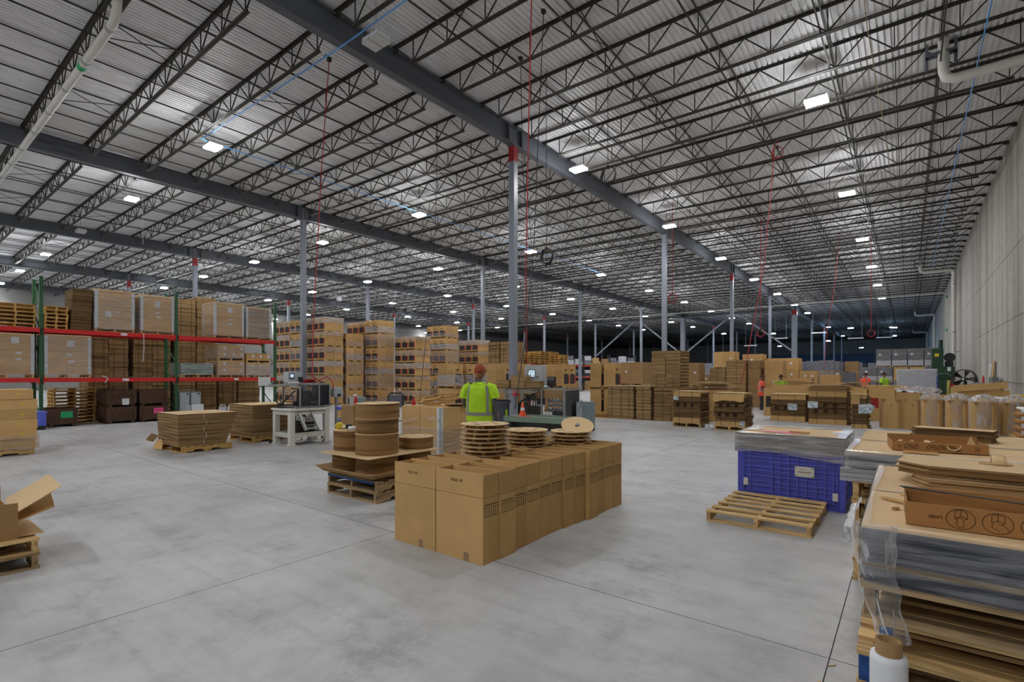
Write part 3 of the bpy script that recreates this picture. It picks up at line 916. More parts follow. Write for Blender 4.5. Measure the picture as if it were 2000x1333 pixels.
for i in range(3):
    spool(-3.40 + RND.uniform(-.01, .01), 5.58 + RND.uniform(-.01, .01), TOPZ + i * SP, 'round board spool, %s from the bottom of the low spool stack at the far end' % ORD[i])
dd = thing('board_disc', 'single loose board disc leaning up on the low spool stack', 'disc', (-3.36, 5.70, TOPZ + 3 * SP + .055), 0)
dd.rotation_euler = (radians(24), radians(10), .3)
df = disc_holes(SR * .8, 0, .005, [(0, 0, .03, .05)]); df.materials.append(M['kraft_light']); df.name = 'disc'
put('disc', df, dd)

# ------------------------------------------------------------------ board reels on two pallets
pallet('dark weathered pallet on the floor, lower of two under the board reels', (-5.76, 4.56, 0), 1.08, 1.18, 0, None, 'wood_grey', .135)
pallet('weathered pallet with blue edge board, upper of two under the board reels', (-5.77, 4.57, .136), 1.08, 1.16, 0, None, 'wood_grey', .135)
tag(MB().box(-6.29, 3.975, .235, -5.3, 3.986, .262).build('edge_board', 'blue_paint'), 'blue painted board on the front edge of the reel pallet', 'board')
tr = MB()
def trayf(u, v):
    x, y = -6.42 + 1.22 * u, 3.86 + 1.36 * v
    e = max(0, max(abs(u - .5), abs(v - .5)) - .40)
    return (x, y, .285 + 9 * e * e + .03 * e)
tr.grid(trayf, 16, 16)
mod = tr.build('slip_sheet', 'kraft_dark'); tag(mod, 'brown board slip sheet with curled up edges under the reels', 'sheet')
q = mod.modifiers.new('solid', 'SOLIDIFY'); q.thickness = .006; q.offset = 1
M['coil'] = layered('coiled_board_side', srgb(150, 116, 76), srgb(110, 82, 50), 16, rnd=.06)
M['coil'].node_tree.nodes['Principled BSDF'].inputs['Roughness'].default_value = .85
def reel(x, y, z, R, h, label, tilt=0, tex=True):
    t = thing('board_reel', label, 'reel', (x, y, z), RND.uniform(-.6, .6), 'coiled board reels on the pallet')
    if tilt: t.rotation_euler = (tilt, -tilt * .6, .5)
    f = disc_holes(R, 0, .006, HOLES5(R)); f.materials.append(M['kraft_light'])
    mb = MB()
    pr = [(R * .985, 0)]
    k = 7
    for i in range(k): pr.append((R * (.985 - .010 * (i % 2)), (h - .014) * (i + 1) / k))
    mb.lathe(pr, n=44, caps=(False, False)); mb.lathe([(R * .15, 0), (R * .15, h - .014)], n=12, caps=(False, False))
    mb.build('coil', 'coil', t, (0, 0, .007)); put('flange', f, t, (0, 0, h - .006)); put('flange', f, t, (0, 0, 0))
reel(-5.60, 4.27, .292, .285, .262, 'thick coiled board reel, lower one at the front corner of its pallet')
reel(-6.19, 4.29, .292, .27, .262, 'thick coiled board reel, lower one at the left front of its pallet')
reel(-5.62, 4.90, .292, .27, .262, 'thick coiled board reel, lower one at the back right of its pallet')
reel(-6.2, 4.9, .292, .27, .262, 'thick coiled board reel, lower one at the back left of its pallet')
sh = tag(MB().box(-6.33, 3.88, .556, -5.27, 5.16, .566).build('board_sheet', 'kraft_light'), 'flat brown board sheet between lower and upper reels', 'sheet')
reel(-5.60, 4.27, .568, .285, .275, 'thick coiled board reel at the base of the tall upper stack')
reel(-5.60, 4.275, .845, .283, .192, 'coiled board reel in the middle of the tall upper stack')
reel(-5.58, 4.27, 1.043, .288, .20, 'coiled board reel with tilted flange on top of the tall stack', .012)
reel(-6.17, 4.3, .568, .272, .285, 'coiled board reel with tape rolls lying on top')
reel(-5.62, 4.97, .568, .25, .165, 'low coiled board reel with round holes, alone behind the tall stack')
# tape gun and tape rolls
t = thing('tape_gun', 'white tape dispenser gun lying on the left board reel', 'tape gun', (-6.27, 4.14, .857), .6)
mb = MB(); mb.tube([(0, 0, .03), (0.13, 0, .035)], .022, 10); mb.build('handle', 'white', t)
mb = MB(); mb.lathe([(.028, -.025), (.05, -.025), (.05, .025), (.028, .025)], (.0, .0, .05), 20, axis='Y'); mb.build('tape_roll', 'yellow', t)
MB().box(.10, -.03, .012, .17, .03, .07).build('blade_guard', 'black', t)
tag(MB().lathe([(.03, 0), (.055, 0), (.055, .048), (.03, .048), (.03, 0)], n=24, caps=(False, False)).build('tape_roll', 'white', None, (-6.05, 4.2, .857)), 'white roll of tape lying flat beside the tape gun', 'tape')
tag(MB().lathe([(.03, 0), (.055, 0), (.055, .048), (.03, .048), (.03, 0)], n=24, caps=(False, False)).build('tape_roll', 'yellow', None, (-6.36, 4.27, .857)), 'yellow roll of tape lying on the left board reel', 'tape')

# ------------------------------------------------------------------ bare pallet and the blue bulk bin
pallet('bare worn wooden pallet lying flat before the blue bin', (-1.255, 6.375, 0), 1.02, 1.22, 0, None, 'wood', .118, 6)
t = thing('bulk_bin', 'blue ribbed plastic bulk bin on the floor behind the bare pallet', 'bin', (-1.16, 7.62, 0))
bw_, bd_, bh = 1.18, 1.14, .66
mb = MB(); mb.box(-bw_ / 2 + .04, -bd_ / 2 + .04, .06, bw_ / 2 - .04, bd_ / 2 - .04, .09)
for s in (-1, 1):
    mb.box(s * (bw_ / 2 - .03) - .012, -bd_ / 2 + .03, .06, s * (bw_ / 2 - .03) + .012, bd_ / 2 - .03, bh)
    mb.box(-bw_ / 2 + .03, s * (bd_ / 2 - .03) - .012, .06, bw_ / 2 - .03, s * (bd_ / 2 - .03) + .012, bh)
mb.build('wall_panel', 'blue_plastic', t)
rb_ = MB()
for s in (-1, 1):
    y = s * (bd_ / 2 - .02)
    for z in (.085, .11, .135, .205, .26, .33, .375, .395, .445, .495, .515, .565, .61, .645):
        rb_.box(-bw_ / 2 + .075, min(y, y + s * .022), z, bw_ / 2 - .075, max(y, y + s * .022), z + .008)
    for x in (-.515, -.44, -.185, -.095, .0, .095, .19, .295, .385, .47, .515):
        rb_.box(x - .004, min(y, y + s * .024), .08, x + .004, max(y, y + s * .024), bh)
    x = s * (bw_ / 2 - .02)
    for z in (.1, .2, .3, .4, .5, .6): rb_.box(min(x, x + s * .02), -bd_ / 2 + .075, z, max(x, x + s * .02), bd_ / 2 - .075, z + .01)
    for yy in (-.4, -.2, 0, .2, .4): rb_.box(min(x, x + s * .022), yy - .005, .08, max(x, x + s * .022), yy + .005, bh)
rb_.build('rib', simple('lit_blue_rib', srgb(104, 110, 206), .4, var=.08), t)['kind'] = 'stuff'  # ribs paler than the walls: the light they catch is painted in
for sx in (-1, 1):
    for sy in (-1, 1):
        MB().bbox(sx * (bw_ / 2 - .035) - .035, sy * (bd_ / 2 - .035) - .035, 0, sx * (bw_ / 2 - .035) + .035, sy * (bd_ / 2 - .035) + .035, bh, .008).build('corner_post', 'blue_plastic', t)
MB().box(-bw_ / 2 + .07, -bd_ / 2 + .03, 0, -bw_ / 2 + .2, bd_ / 2 - .03, .06).box(bw_ / 2 - .2, -bd_ / 2 + .03, 0, bw_ / 2 - .07, bd_ / 2 - .03, .06).box(-.08, -bd_ / 2 + .03, 0, .08, bd_ / 2 - .03, .06).build('runner', 'blue_plastic', t)
pl = MB(); pl.box(.07, -bd_ / 2 - .012, .375, .275, -bd_ / 2 - .006, .50); plo = pl.build('name_plate', 'white_paint', t)
mb = MB()
for q in (.085, .26):
    for z in (.388, .487): mb.lathe([(.007, -.003), (.007, 0)], (q, -bd_ / 2 - .012, z), 8, axis='Y')
mb.build('screw', 'black', plo)
MB().box(.10, -bd_ / 2 - .0135, .43, .24, -bd_ / 2 - .012, .437).box(.12, -bd_ / 2 - .0135, .462, .18, -bd_ / 2 - .012, .466).build('print', 'ink_grey', plo)
for x, z in ((-.49, .20), (.49, .13)):
    l_ = MB(); l_.bbox(x - .028, -bd_ / 2 - .012, z, x + .028, -bd_ / 2 + .01, z + .09, .006); l_.build('latch', 'white_paint', t)
# wrapped load on the bin
zt = .663
t = thing('wrapped_load', 'low silver film wrapped load with kraft top sheet on the blue bin', 'load', (-1.17, 7.62, zt))
MB().box(-.57, -.55, 0, .57, .55, .2).build('stock', 'silver_load2', t)
MB().box(-.585, -.56, .2, .585, .57, .206).build('top_sheet', 'kraft_light', t)
wrap(-.602, -.588, -.02, .602, .588, .207, 3, .014, .2, 14, 8, lambda x, y: -.10 * max(0, x + .1) ** .8 if x > -.1 else (-.09 * max(0, -x - .35))).build('stretch_film', 'film_thick', t)
zt += .212
tag(MB().prism([(-1.56, 7.32), (-1.3, 7.25), (-1.06, 7.27), (-1.2, 7.42)], zt, zt + .003).build('paper', simple('pink_paper', srgb(240, 110, 170), .7, var=.05)), 'bright pink paper sheet lying on the wrapped blue bin', 'paper')
tag(MB().box(-1.2, 7.32, zt + .004, -.98, 7.40, zt + .022).build('board_scrap', 'kraft', None), 'small kraft board scrap beside pink paper on the wrapped blue bin', 'scrap')
tag(MB().prism([(-1.44, 7.12), (-.7, 7.06), (-.72, 7.2), (-1.4, 7.18)], zt, zt + .004).build('board_strip', 'kraft_light'), 'long thin kraft strip near the front edge of the wrapped blue bin', 'strip')

# ------------------------------------------------------------------ foreground stacks at the right edge
PH = .147
for i in range(5):
    pallet('rough pallet, %s from the floor under the nearest striped load' % ORD[i], (.46 + (.0, .04, -.02, .05, .0)[i], 3.02 + RND.uniform(-.015, .015), i * PH), 1.22, .84, RND.uniform(-.012, .012), 'pallets stacked under the nearest load', ('wood', 'wood_grey', 'wood', 'wood', 'wood_grey')[i], PH - .001, 6, {3: 'blue_paint', 1: None, 2: 'blue_paint'}.get(i))
Z1 = 5 * PH
t = thing('wrapped_load', 'nearest wrapped load of thin dark strips with a kraft top, on stacked pallets', 'load', (.44, 3.02, Z1))
MB().box(-.585, -.40, 0, .585, .40, .06).box(-.59, -.405, .085, .585, .40, .225).build('stock', 'silver_load', t)
MB().box(-.59, -.405, .061, .585, .40, .084).build('spacer_board', 'wood_grey', t)
MB().box(-.595, -.41, .2255, .59, .41, .234).build('top_sheet', 'kraft_light', t)
wrap(-.597, -.412, -.005, .592, .412, .236, 5, .008, .035, 18, 8).build('stretch_film', 'film_thin', t)
MB().box(.24, -.4155, -.02, .3, -.412, .24).build('corner_board', 'tape_clear', t)
# bunched film hanging off its corner
fb = MB()
def bunch(u, v):
    z = .26 - .47 * v
    w_ = .16 * (1 - .35 * v) 
    x = -.63 + w_ * u + .10 * v * v + .02 * noise.noise((u * 5, v * 6, 1))
    y = -.432 - .055 * sin(pi * u) * (.6 + .4 * sin(v * 9)) - .02 * abs(noise.noise((u * 7, v * 8, 4)))
    return (x, y, z)
fb.grid(bunch, 16, 24); fb.build('film_bunch', 'film_drape', t)
fb = MB()
def bunch2(u, v):
    y = -.42 + .5 * v
    return (-.622 - .035 * sin(pi * u) * (1 + .6 * noise.noise((u * 6, v * 7, 2))), y, .26 - .14 * u - .06 * noise.noise((v * 6, u * 4, 3)))
fb.grid(bunch2, 10, 18); fb.build('film_bunch', 'film_drape', t)
for i in range(5):
    pallet('pallet, %s from the floor under the second load behind the nearest one' % ORD[i], (.45, 3.98 + RND.uniform(-.01, .01), i * PH), 1.2, .96, 0, 'pallets stacked under the second load', 'wood', PH - .001, 6)
t = thing('wrapped_load', 'second wrapped load with kraft top, just behind the nearest striped load', 'load', (.44, 3.98, Z1))
MB().box(-.58, -.47, 0, .58, .47, .22).build('stock', 'silver_load2', t)
MB().box(-.60, -.49, .2205, .59, .48, .23).build('top_sheet', 'kraft_light', t)
wrap(-.603, -.493, -.005, .595, .483, .232, 8, .012, .05, 14, 7).build('stretch_film', 'film_thin', t)
PK = .156
for i in range(5):
    pallet('pallet, %s from the floor under the silver double load' % ORD[i], (.26, 5.3, i * PK), 1.22, .96, RND.uniform(-.01, .01), 'pallets stacked under the silver double load', 'wood', PK - .001, 6)
Z3 = 5 * PK
t = thing('wrapped_load', 'silver wrapped double load with kraft top, between blue bin and paper tray', 'load', (.23, 5.3, Z3))
MB().box(-.63, -.47, 0, .58, .46, .09).build('stock', 'silver_load2', t); MB().box(-.60, -.47, .1, .58, .46, .215).build('stock', 'silver_load', t)
MB().box(-.62, -.48, .2155, .59, .47, .224).build('top_sheet', 'kraft_light', t)
wrap(-.625, -.483, .10, .595, .473, .226, 12, .014, .08, 14, 6).build('stretch_film', 'film_thick', t)
wrap(-.65, -.483, -.01, .595, .473, .095, 13, .014, 0, 14, 5).build('stretch_film', 'film_thick', t)
for i in range(5):
    pallet('pallet, %s from the floor under the farthest kraft topped load' % ORD[i], (.3, 6.42, i * PK), 1.22, .98, 0, 'pallets stacked under the farthest low load', 'wood', PK - .001, 6)
t = thing('wrapped_load', 'kraft topped load behind the silver double load, board bundle on it', 'load', (.3, 6.42, Z3))
MB().box(-.62, -.5, 0, .6, .52, .205).build('stock', 'silver_load2', t)
MB().box(-.66, -.54, .206, .62, .55, .216).build('top_sheet', 'kraft_light', t)
wrap(-.64, -.51, -.01, .61, .53, .204, 14, .012, 0, 12, 5).build('stretch_film', 'film', t)
# tray with long strips (nearest)
ZT = Z1 + .2375
def tray(t, w, d, h, mat='kraft', splay=.0, back=None):
    th = .005
    back = back or h
    parts = []
    MB().box(-w / 2, -d / 2, 0, w / 2, d / 2, th).build('base', mat, t)
    for nm, (x0, y0, x1, y1, hh) in {'front_wall': (-w / 2, -d / 2, w / 2, -d / 2 + th, h), 'back_wall': (-w / 2, d / 2 - th, w / 2, d / 2, back), 'side_wall': (-w / 2, -d / 2 + th, -w / 2 + th, d / 2 - th, h)}.items():
        MB().box(x0, y0, th, x1, y1, hh).build(nm, mat, t)
    MB().box(w / 2 - th, -d / 2 + th, th, w / 2, d / 2 - th, h).build('side_wall', mat, t)
M['kraft_brown'] = simple('brown_tray_board', srgb(168, 122, 74), .8, var=.06, scale=(3, 3, 3), spec=.25)
t = thing('print_tray', 'long brown board tray with circled line drawings, holding dark strips', 'tray', (.50, 2.90, ZT), radians(1.5))
tray(t, 1.02, .30, .095, 'kraft_brown', back=.11)
ink = MB()
y = -.1508
def ring(cx, cz, rx, rz_, w_=.0022, n=40):
    for i in range(n):
        a, b2 = 2 * pi * i / n, 2 * pi * (i + 1) / n
        ink.add([(cx + rx * cos(a), y, cz + rz_ * sin(a)), (cx + rx * cos(b2), y, cz + rz_ * sin(b2)), (cx + (rx - w_) * cos(b2), y, cz + (rz_ - w_) * sin(b2)), (cx + (rx - w_) * cos(a), y, cz + (rz_ - w_) * sin(a))], [(0, 1, 2, 3)])
def pl_(pts, cx, cz, s=1., w_=.0016):
    for a, b2 in zip(pts, pts[1:]):
        ink.bar((cx + a[0] * s, y, cz + a[1] * s), (cx + b2[0] * s, y, cz + b2[1] * s), w_, .0006, up=(0, 1, 0))
for k, cx in enumerate((-.335, -.225, -.115, -.005, .105, .215, .325)):
    cz = .047
    ring(cx, cz, .046, .041)
    s = .001
    pl_([(-18, 30), (0, 38), (20, 28), (20, 4), (12, -2)], cx, cz, s); pl_([(-18, 30), (-18, 2), (-12, -2)], cx, cz, s); pl_([(0, 38), (0, 10)], cx, cz, s); pl_([(-18, 2), (0, 12), (20, 4)], cx, cz, s)
    if k % 3 == 0: pl_([(-10, 2), (-12, -22), (-8, -32), (8, -32), (10, -20), (8, 0), (-4, 6), (-10, 2)], cx, cz, s)
    elif k % 3 == 1: pl_([(-16, -4), (-18, -18), (-10, -20), (0, -24), (2, -34)], cx, cz, s); pl_([(0, 4), (28, -14), (30, -26)], cx, cz, s)
    else: pl_([(-8, -6), (-10, -16), (10, -30), (26, -32), (22, -20), (6, -8)], cx, cz, s); pl_([(-26, -18), (-18, -18), (-18, -24), (-26, -24), (-26, -18)], cx, cz, s)
ink.build('printed_drawing', 'ink', t)
o = text('lettering', 'LASER', .016, 'ink', t, (-.415, -.1512, .046), (pi / 2, pi, 0))
MB().box(-.5108, -.09, .04, -.5101, -.03, .042).box(-.5108, -.09, .07, -.5101, -.03, .072).box(-.5108, -.064, .02, -.5101, -.056, .066).build('printed_drawing', 'ink', t)
for i, (x0, y0, x1, y1, z0, z1) in enumerate([(-.50, -.08, .52, -.12, .012, .012), (-.47, .0, .52, -.11, .06, .085), (-.53, .09, .50, -.1, .115, .09), (-.52, .085, .5, -.06, .112, .095), (-.46, -.12, .5, -.14, .02, .085), (-.48, -.125, .5, -.135, .03, .09)]):
    tag(MB().bar((.5 + x0, 2.9 + y0, ZT + z0), (.5 + x1, 2.9 + y1, ZT + z1), .016, .003).build('steel_strip', 'steel_dark'), 'dark flat steel strip, %s of the six lying in the long drawing tray' % ORD[i], 'strip', 'dark strips in the long tray')
bg = MB(); bg.grid(lambda u, v: (.08 + .17 * u, 2.80 + .10 * v, ZT + .03 + .02 * sin(pi * u) * sin(pi * v) + .012 * noise.noise((u * 6, v * 6, 7))), 10, 8); bg.box(.1, 2.81, ZT + .007, .23, 2.89, ZT + .032)
tag(bg.build('plastic_bag', 'film_bag'), 'small clear plastic bag lying in the long drawing tray', 'bag')
# loose bits beside the tray
tag(MB().bar((-.10, 3.23, ZT + .006), (.12, 3.07, ZT + .006), .03, .01).build('board_strip', 'kraft'), 'kraft strip sticking out from the tray corner toward the film', 'strip')
tag(MB().bar((-.02, 3.3, ZT + .018), (.2, 3.16, ZT + .018), .035, .012).build('board_strip', 'kraft'), 'shorter kraft strip lying over another beside the long tray', 'strip')
tag(MB().prism([(-.06, 2.98), (-.03, 3.0), (-.035, 3.03)], ZT, ZT + .012).build('wood_chip', 'wood'), 'tiny wood chip on the kraft top left of the tray', 'chip')
# board bundles on the second load
def bundle_stack(t, w, d, n, th, seed, mat='edge_fine', taper=.25, jit=.012, top='kraft_light'):
    r_ = random.Random(seed)
    for i in range(n):
        ox, oy = r_.uniform(-jit, jit), r_.uniform(-jit, jit)
        b_ = MB(); c_ = min(taper, w * .3)
        b_.prism([(-w / 2 + ox, -d / 2 + oy + d * .35), (-w / 2 + c_ + ox, -d / 2 + oy), (w / 2 + ox, -d / 2 + oy), (w / 2 + ox, d / 2 + oy), (-w / 2 + .03 + ox, d / 2 + oy)], i * th, (i + 1) * th - .0015, 0, 1)
        b_.build('board', [mat, top], t)
Z2 = Z1 + .2345
t = thing('board_bundle', 'lower bundle of flat corrugated pads on the second wrapped load', 'bundle', (.55, 3.93, Z2), radians(2))
bundle_stack(t, 1.06, .42, 6, .009, 4, 'edge_fine', .06)
t = thing('board_bundle', 'upper bundle of corrugated pads with a curled scrap on top', 'bundle', (.53, 3.93, Z2 + .0555), radians(-1))
bundle_stack(t, 1.16, .40, 7, .0095, 5, 'edge', .14)
sg = MB(); sg.tube([(0, 0, .02), (0, .03, .045), (0, .06, .03)], .012, 8)
cr = MB(); cr.grid(lambda u, v: (.06 * u, .045 * cos(pi * v), .045 * sin(pi * v)), 3, 10); cro = cr.build('board_scrap', 'kraft_light', None, (.38, 4.02, Z2 + .124)); q = cro.modifiers.new('s', 'SOLIDIFY'); q.thickness = .003
tag(cro, 'curled kraft scrap standing like a little arch on the upper bundle', 'scrap')
tag(MB().box(.33, 3.99, Z2 + .1225, .47, 4.09, Z2 + .1245).build('board_scrap', 'kraft'), 'flat kraft scrap under the curled one on the upper bundle', 'scrap')
# tray with paper scraps on the silver load
ZS = Z3 + .2305
t = thing('scrap_tray', 'brown board tray printed with warning lines, full of kraft paper scraps', 'tray', (.17, 5.30, ZS), radians(7))
tray(t, .58, .34, .07, 'kraft_brown', back=.10)
y = -.171
ink = MB()
for bx, n_, wd in ((-.17, 3, .1), (.02, 3, .2)):
    for k in range(n_):
        for s_ in range(int(wd / .012)):
            if (s_ * 7 + k * 3) % 5: ink.box(bx - wd / 2 + s_ * .012 + .004 * k, y, .045 - k * .013, bx - wd / 2 + s_ * .012 + .010 + .004 * k, y + .0006, .051 - k * .013)
for bx in (-.245, .225):
    pl_([(-12, 12), (12, 12), (12, -12), (-12, -12), (-12, 12)], bx, .035, .001); pl_([(-6, 0), (0, -6), (6, 0)], bx, .035, .001); pl_([(0, 8), (0, -6)], bx, .035, .001)
ink.build('printed_lines', 'ink', t)['kind'] = 'stuff'
for i in range(16):
    x, yy = RND.uniform(-.25, .0), RND.uniform(-.12, .12)
    s_ = MB(); a = RND.uniform(0, 6)
    s_.grid(lambda u, v: (.05 * (u - .5), .03 * (v - .5), .014 * sin(pi * u * 1.5 + i)), 5, 2)
    o = s_.build('paper_scrap', 'kraft_light', None, (.17 + x, 5.3 + yy, ZS + .02 + .045 * RND.random()), a); q = o.modifiers.new('s', 'SOLIDIFY'); q.thickness = .002
    tag(o, 'crumpled kraft paper scrap in the tray, %s in the heap at its left end' % ORD[i], 'scrap', 'paper scraps in the tray')
lp = MB(); lp.tube([(.05, -.16, .06), (.055, -.178, .03), (.09, -.182, .02), (.125, -.178, .04), (.13, -.16, .065)], .006, 6)
lo = lp.build('paper_loop', 'kraft_light', None, (.17, 5.30, ZS), radians(7)); tag(lo, 'kraft paper loop hanging over the front of the scrap tray', 'loop')
fl_ = MB(); fl_.prism([(0, 0), (.09, -.04), (.02, .1)], 0, .004); fo = fl_.build('board_scrap', 'kraft', None, (.36, 5.3, ZS + .05)); fo.rotation_euler = (.9, .3, .2)
tag(fo, 'torn triangular board piece standing at the right end of the scrap tray', 'scrap')
tag(MB().box(-.03, 4.95, Z3 + .229, .18, 5.0, Z3 + .243).build('board_scrap', 'kraft', None, (0, 0, 0), 0), 'small board offcut before the scrap tray', 'scrap')
t = thing('board_bundle', 'thick brown bundle of folded boards on the farthest kraft topped load', 'bundle', (.33, 6.36, Z3 + .2175), radians(-14))
bundle_stack(t, .60, .22, 8, .0135, 9, 'edge_dark', .05, .012, 'kraft_light')
# film roll in front
t = thing('film_roll', 'upright roll of white stretch film standing before the nearest pallets', 'film roll', (-.055, 2.31, 0))
MB().lathe([(.03, .04), (.055, .042), (.0575, .06), (.0575, .565), (.054, .585), (.04, .588)], n=36).build('film', 'white', t)
MB().lathe([(.032, 0), (.041, 0), (.041, .638), (.032, .638), (.032, 0)], n=30, caps=(False, False)).build('core', 'kraft_dark', t)
# wood splinters on the floor near it
for i, (x, y_, a, l_) in enumerate([(-.42, 2.83, .3, .14), (-.38, 3.05, 1.2, .1), (-.36, 2.7, .2, .16), (-.33, 3.3, .8, .05), (-.40, 2.95, 1.4, .09)]):
    o = MB().box(-l_ / 2, -.003, 0, l_ / 2, .003, .004).build('wood_splinter', 'wood', None, (x, y_, .0005), a)
    tag(o, 'thin wood splinter on the floor, %s of five beside the nearest pallet stack' % ORD[i], 'splinter', 'wood splinters by the pallets')

# ------------------------------------------------------------------ left foreground: pallets with an opened box
pallet('rough pallet on the floor at the left edge, under another pallet', (-6.22, .44, 0), 1.0, 1.02, pi / 2, None, 'wood_grey', .13)
pallet('rough upper pallet at the left edge carrying an opened brown box', (-6.24, .42, .131), 1.04, 1.04, pi / 2, None, 'wood', .12, 6)
ZL = .252
t = thing('opened_carton', 'opened brown box with splayed flaps on the left edge pallet', 'box', (-6.22, .38, ZL))
MB().box(-.42, -.5, 0, .42, .44, .006).build('base', 'kraft', t)
MB().box(.415, -.5, .006, .42, .44, .30).build('side_wall', 'kraft_dark', t); MB().box(-.42, -.5, .006, -.415, .44, .33).build('side_wall', 'kraft_dark', t)
MB().box(-.415, .435, .006, .415, .44, .20).build('end_wall', 'kraft', t); MB().box(-.415, -.5, .006, .415, -.495, .28).build('end_wall', 'kraft', t)
o = MB().box(-.40, 0, 0, .40, .36, .005).build('flap', 'kraft_light', t, (.0, .44, .2)); o.rotation_euler = (radians(32), 0, radians(-4))
o = MB().box(-.36, 0, 0, .36, .30, .005).build('flap', 'kraft', t, (.03, .44, .12)); o.rotation_euler = (radians(20), 0, radians(-8))
o = MB().box(-.30, 0, 0, .36, .17, .004).build('flap', 'kraft_light', t, (.02, .44, .01)); o.rotation_euler = (radians(-2), 0, 0)
o = MB().box(0, -.44, 0, .005, .40, .12).build('flap', 'kraft_light', t, (-.42, 0, .33)); o.rotation_euler = (0, radians(10), 0)
tag(MB().box(-5.85, -.05, ZL, -5.72, .18, ZL + .05).build('wood_block', 'wood'), 'short wood block lying on the left edge pallet', 'block')
# stack of long closed cartons on a pallet
pallet('pale pallet at left edge under six long cartons', (-14.62, 1.68, 0), 1.0, 1.12, pi / 2 * 0, None, 'wood', .13)
for i in range(6):
    t = thing('long_carton', 'long plain carton with yellow mark, %s from the bottom of the left edge stack' % ORD[i], 'carton', (-14.6 + RND.uniform(-.02, .02), 1.66 + (.02 if i < 5 else -.03) + RND.uniform(-.015, .015), .132 + i * .2), 0, 'long cartons on the left edge pallet')
    MB().bbox(-.5, -.6, 0, .5, .6, .198, .006).build('body', 'kraft', t)
    MB().box(.5, .34, .09, .5015, .42, .115).build('yellow_mark', 'yellow', t)
    MB().box(.5, -.2, .0, .501, -.17, .05).build('tape', 'tape_clear', t)
fw = wrap(-15.12, 1.03, .12, -14.08, 2.30, .40, 21, .02, 0, 10, 5)
tag(fw.build('stretch_film', 'film_thin'), 'loose clear film band around the lowest long cartons at left', 'film')

# ------------------------------------------------------------------ red and green pallet rack on the left
RX0, RX1 = -20.97, -22.05
UY = [-.18, 3.48, 7.14, 10.80]
rack = thing('pallet_rack', 'tall pallet rack with red beams and green posts on the left', 'rack', (0, 0, 0))
RZ = 4.68
slots = MB(); pm_ = MB()
pm_.box(-.04, -.045, 0, .04, -.038, RZ); pm_.box(-.04, .038, 0, .04, .045, RZ); pm_.box(.034, -.038, 0, .04, .038, RZ); pm_.box(-.07, -.08, 0, .07, .08, .012)
pmesh = pm_.mesh('post'); pmesh.materials.append(M['rack_green'])
z = .1
while z < RZ - .05:
    for s in (-1, 1): slots.box(.0401, s * .02 - .008, z, .0412, s * .02 + .008, z + .03)
    z += .0508
slm = slots.mesh('slots'); slm.materials.append(M['hole'])
for y in UY:
    fr = bpy.data.objects.new('upright_frame', None); COL.objects.link(fr); fr.parent = rack
    put('post', pmesh, fr, (RX0 - .04, y, 0))
    so = put('slots', slm, fr, (RX0 - .04, y, 0)); so['kind'] = 'stuff'
    put('post', pmesh, fr, (RX1 + .04, y, 0))
    br = MB()
    z = .3
    while z < RZ - .7:
        br.bar((RX0 - .07, y, z), (RX1 + .07, y, z + .6), .03); br.bar((RX0 - .07, y, z), (RX1 + .07, y, z), .03)
        z += .9
    br.build('brace', 'rack_green', fr)
BZ = (3.07, 1.54)
for i in range(3):
    for zt in BZ:
        for xx in (RX0 + .035, RX1 - .035):
            b_ = MB(); b_.box(xx - .03, UY[i] + .045, zt - .13, xx + .03, UY[i + 1] - .045, zt)
            for s, yy in ((1, UY[i] + .045), (-1, UY[i + 1] - .045)):
                b_.box(xx - .035, min(yy, yy + s * .012) , zt - .2, xx + .035, max(yy, yy + s * .012), zt + .02)
            b_.build('beam', 'rack_red', rack)
        cb = MB()
        for k in range(5):
            yy = UY[i] + .4 + k * .7
            cb.box(RX1 - .0, yy - .02, zt - .05, RX0 + .01, yy + .02, zt - .001)
        cb.build('cross_bar', 'rack_red', rack)
    # bay number stickers on the beams
for yy, zt in ((5.55, BZ[0]), (5.6, BZ[1]), (9.2, BZ[1])):
    MB().box(RX0 + .066, yy - .09, zt - .105, RX0 + .068, yy + .09, zt - .02).build('sticker', 'label', rack)
MB().box(RX0 + .068, 10.05, 1.2, RX0 + .071, 10.55, 1.56).build('notice', 'label', rack)
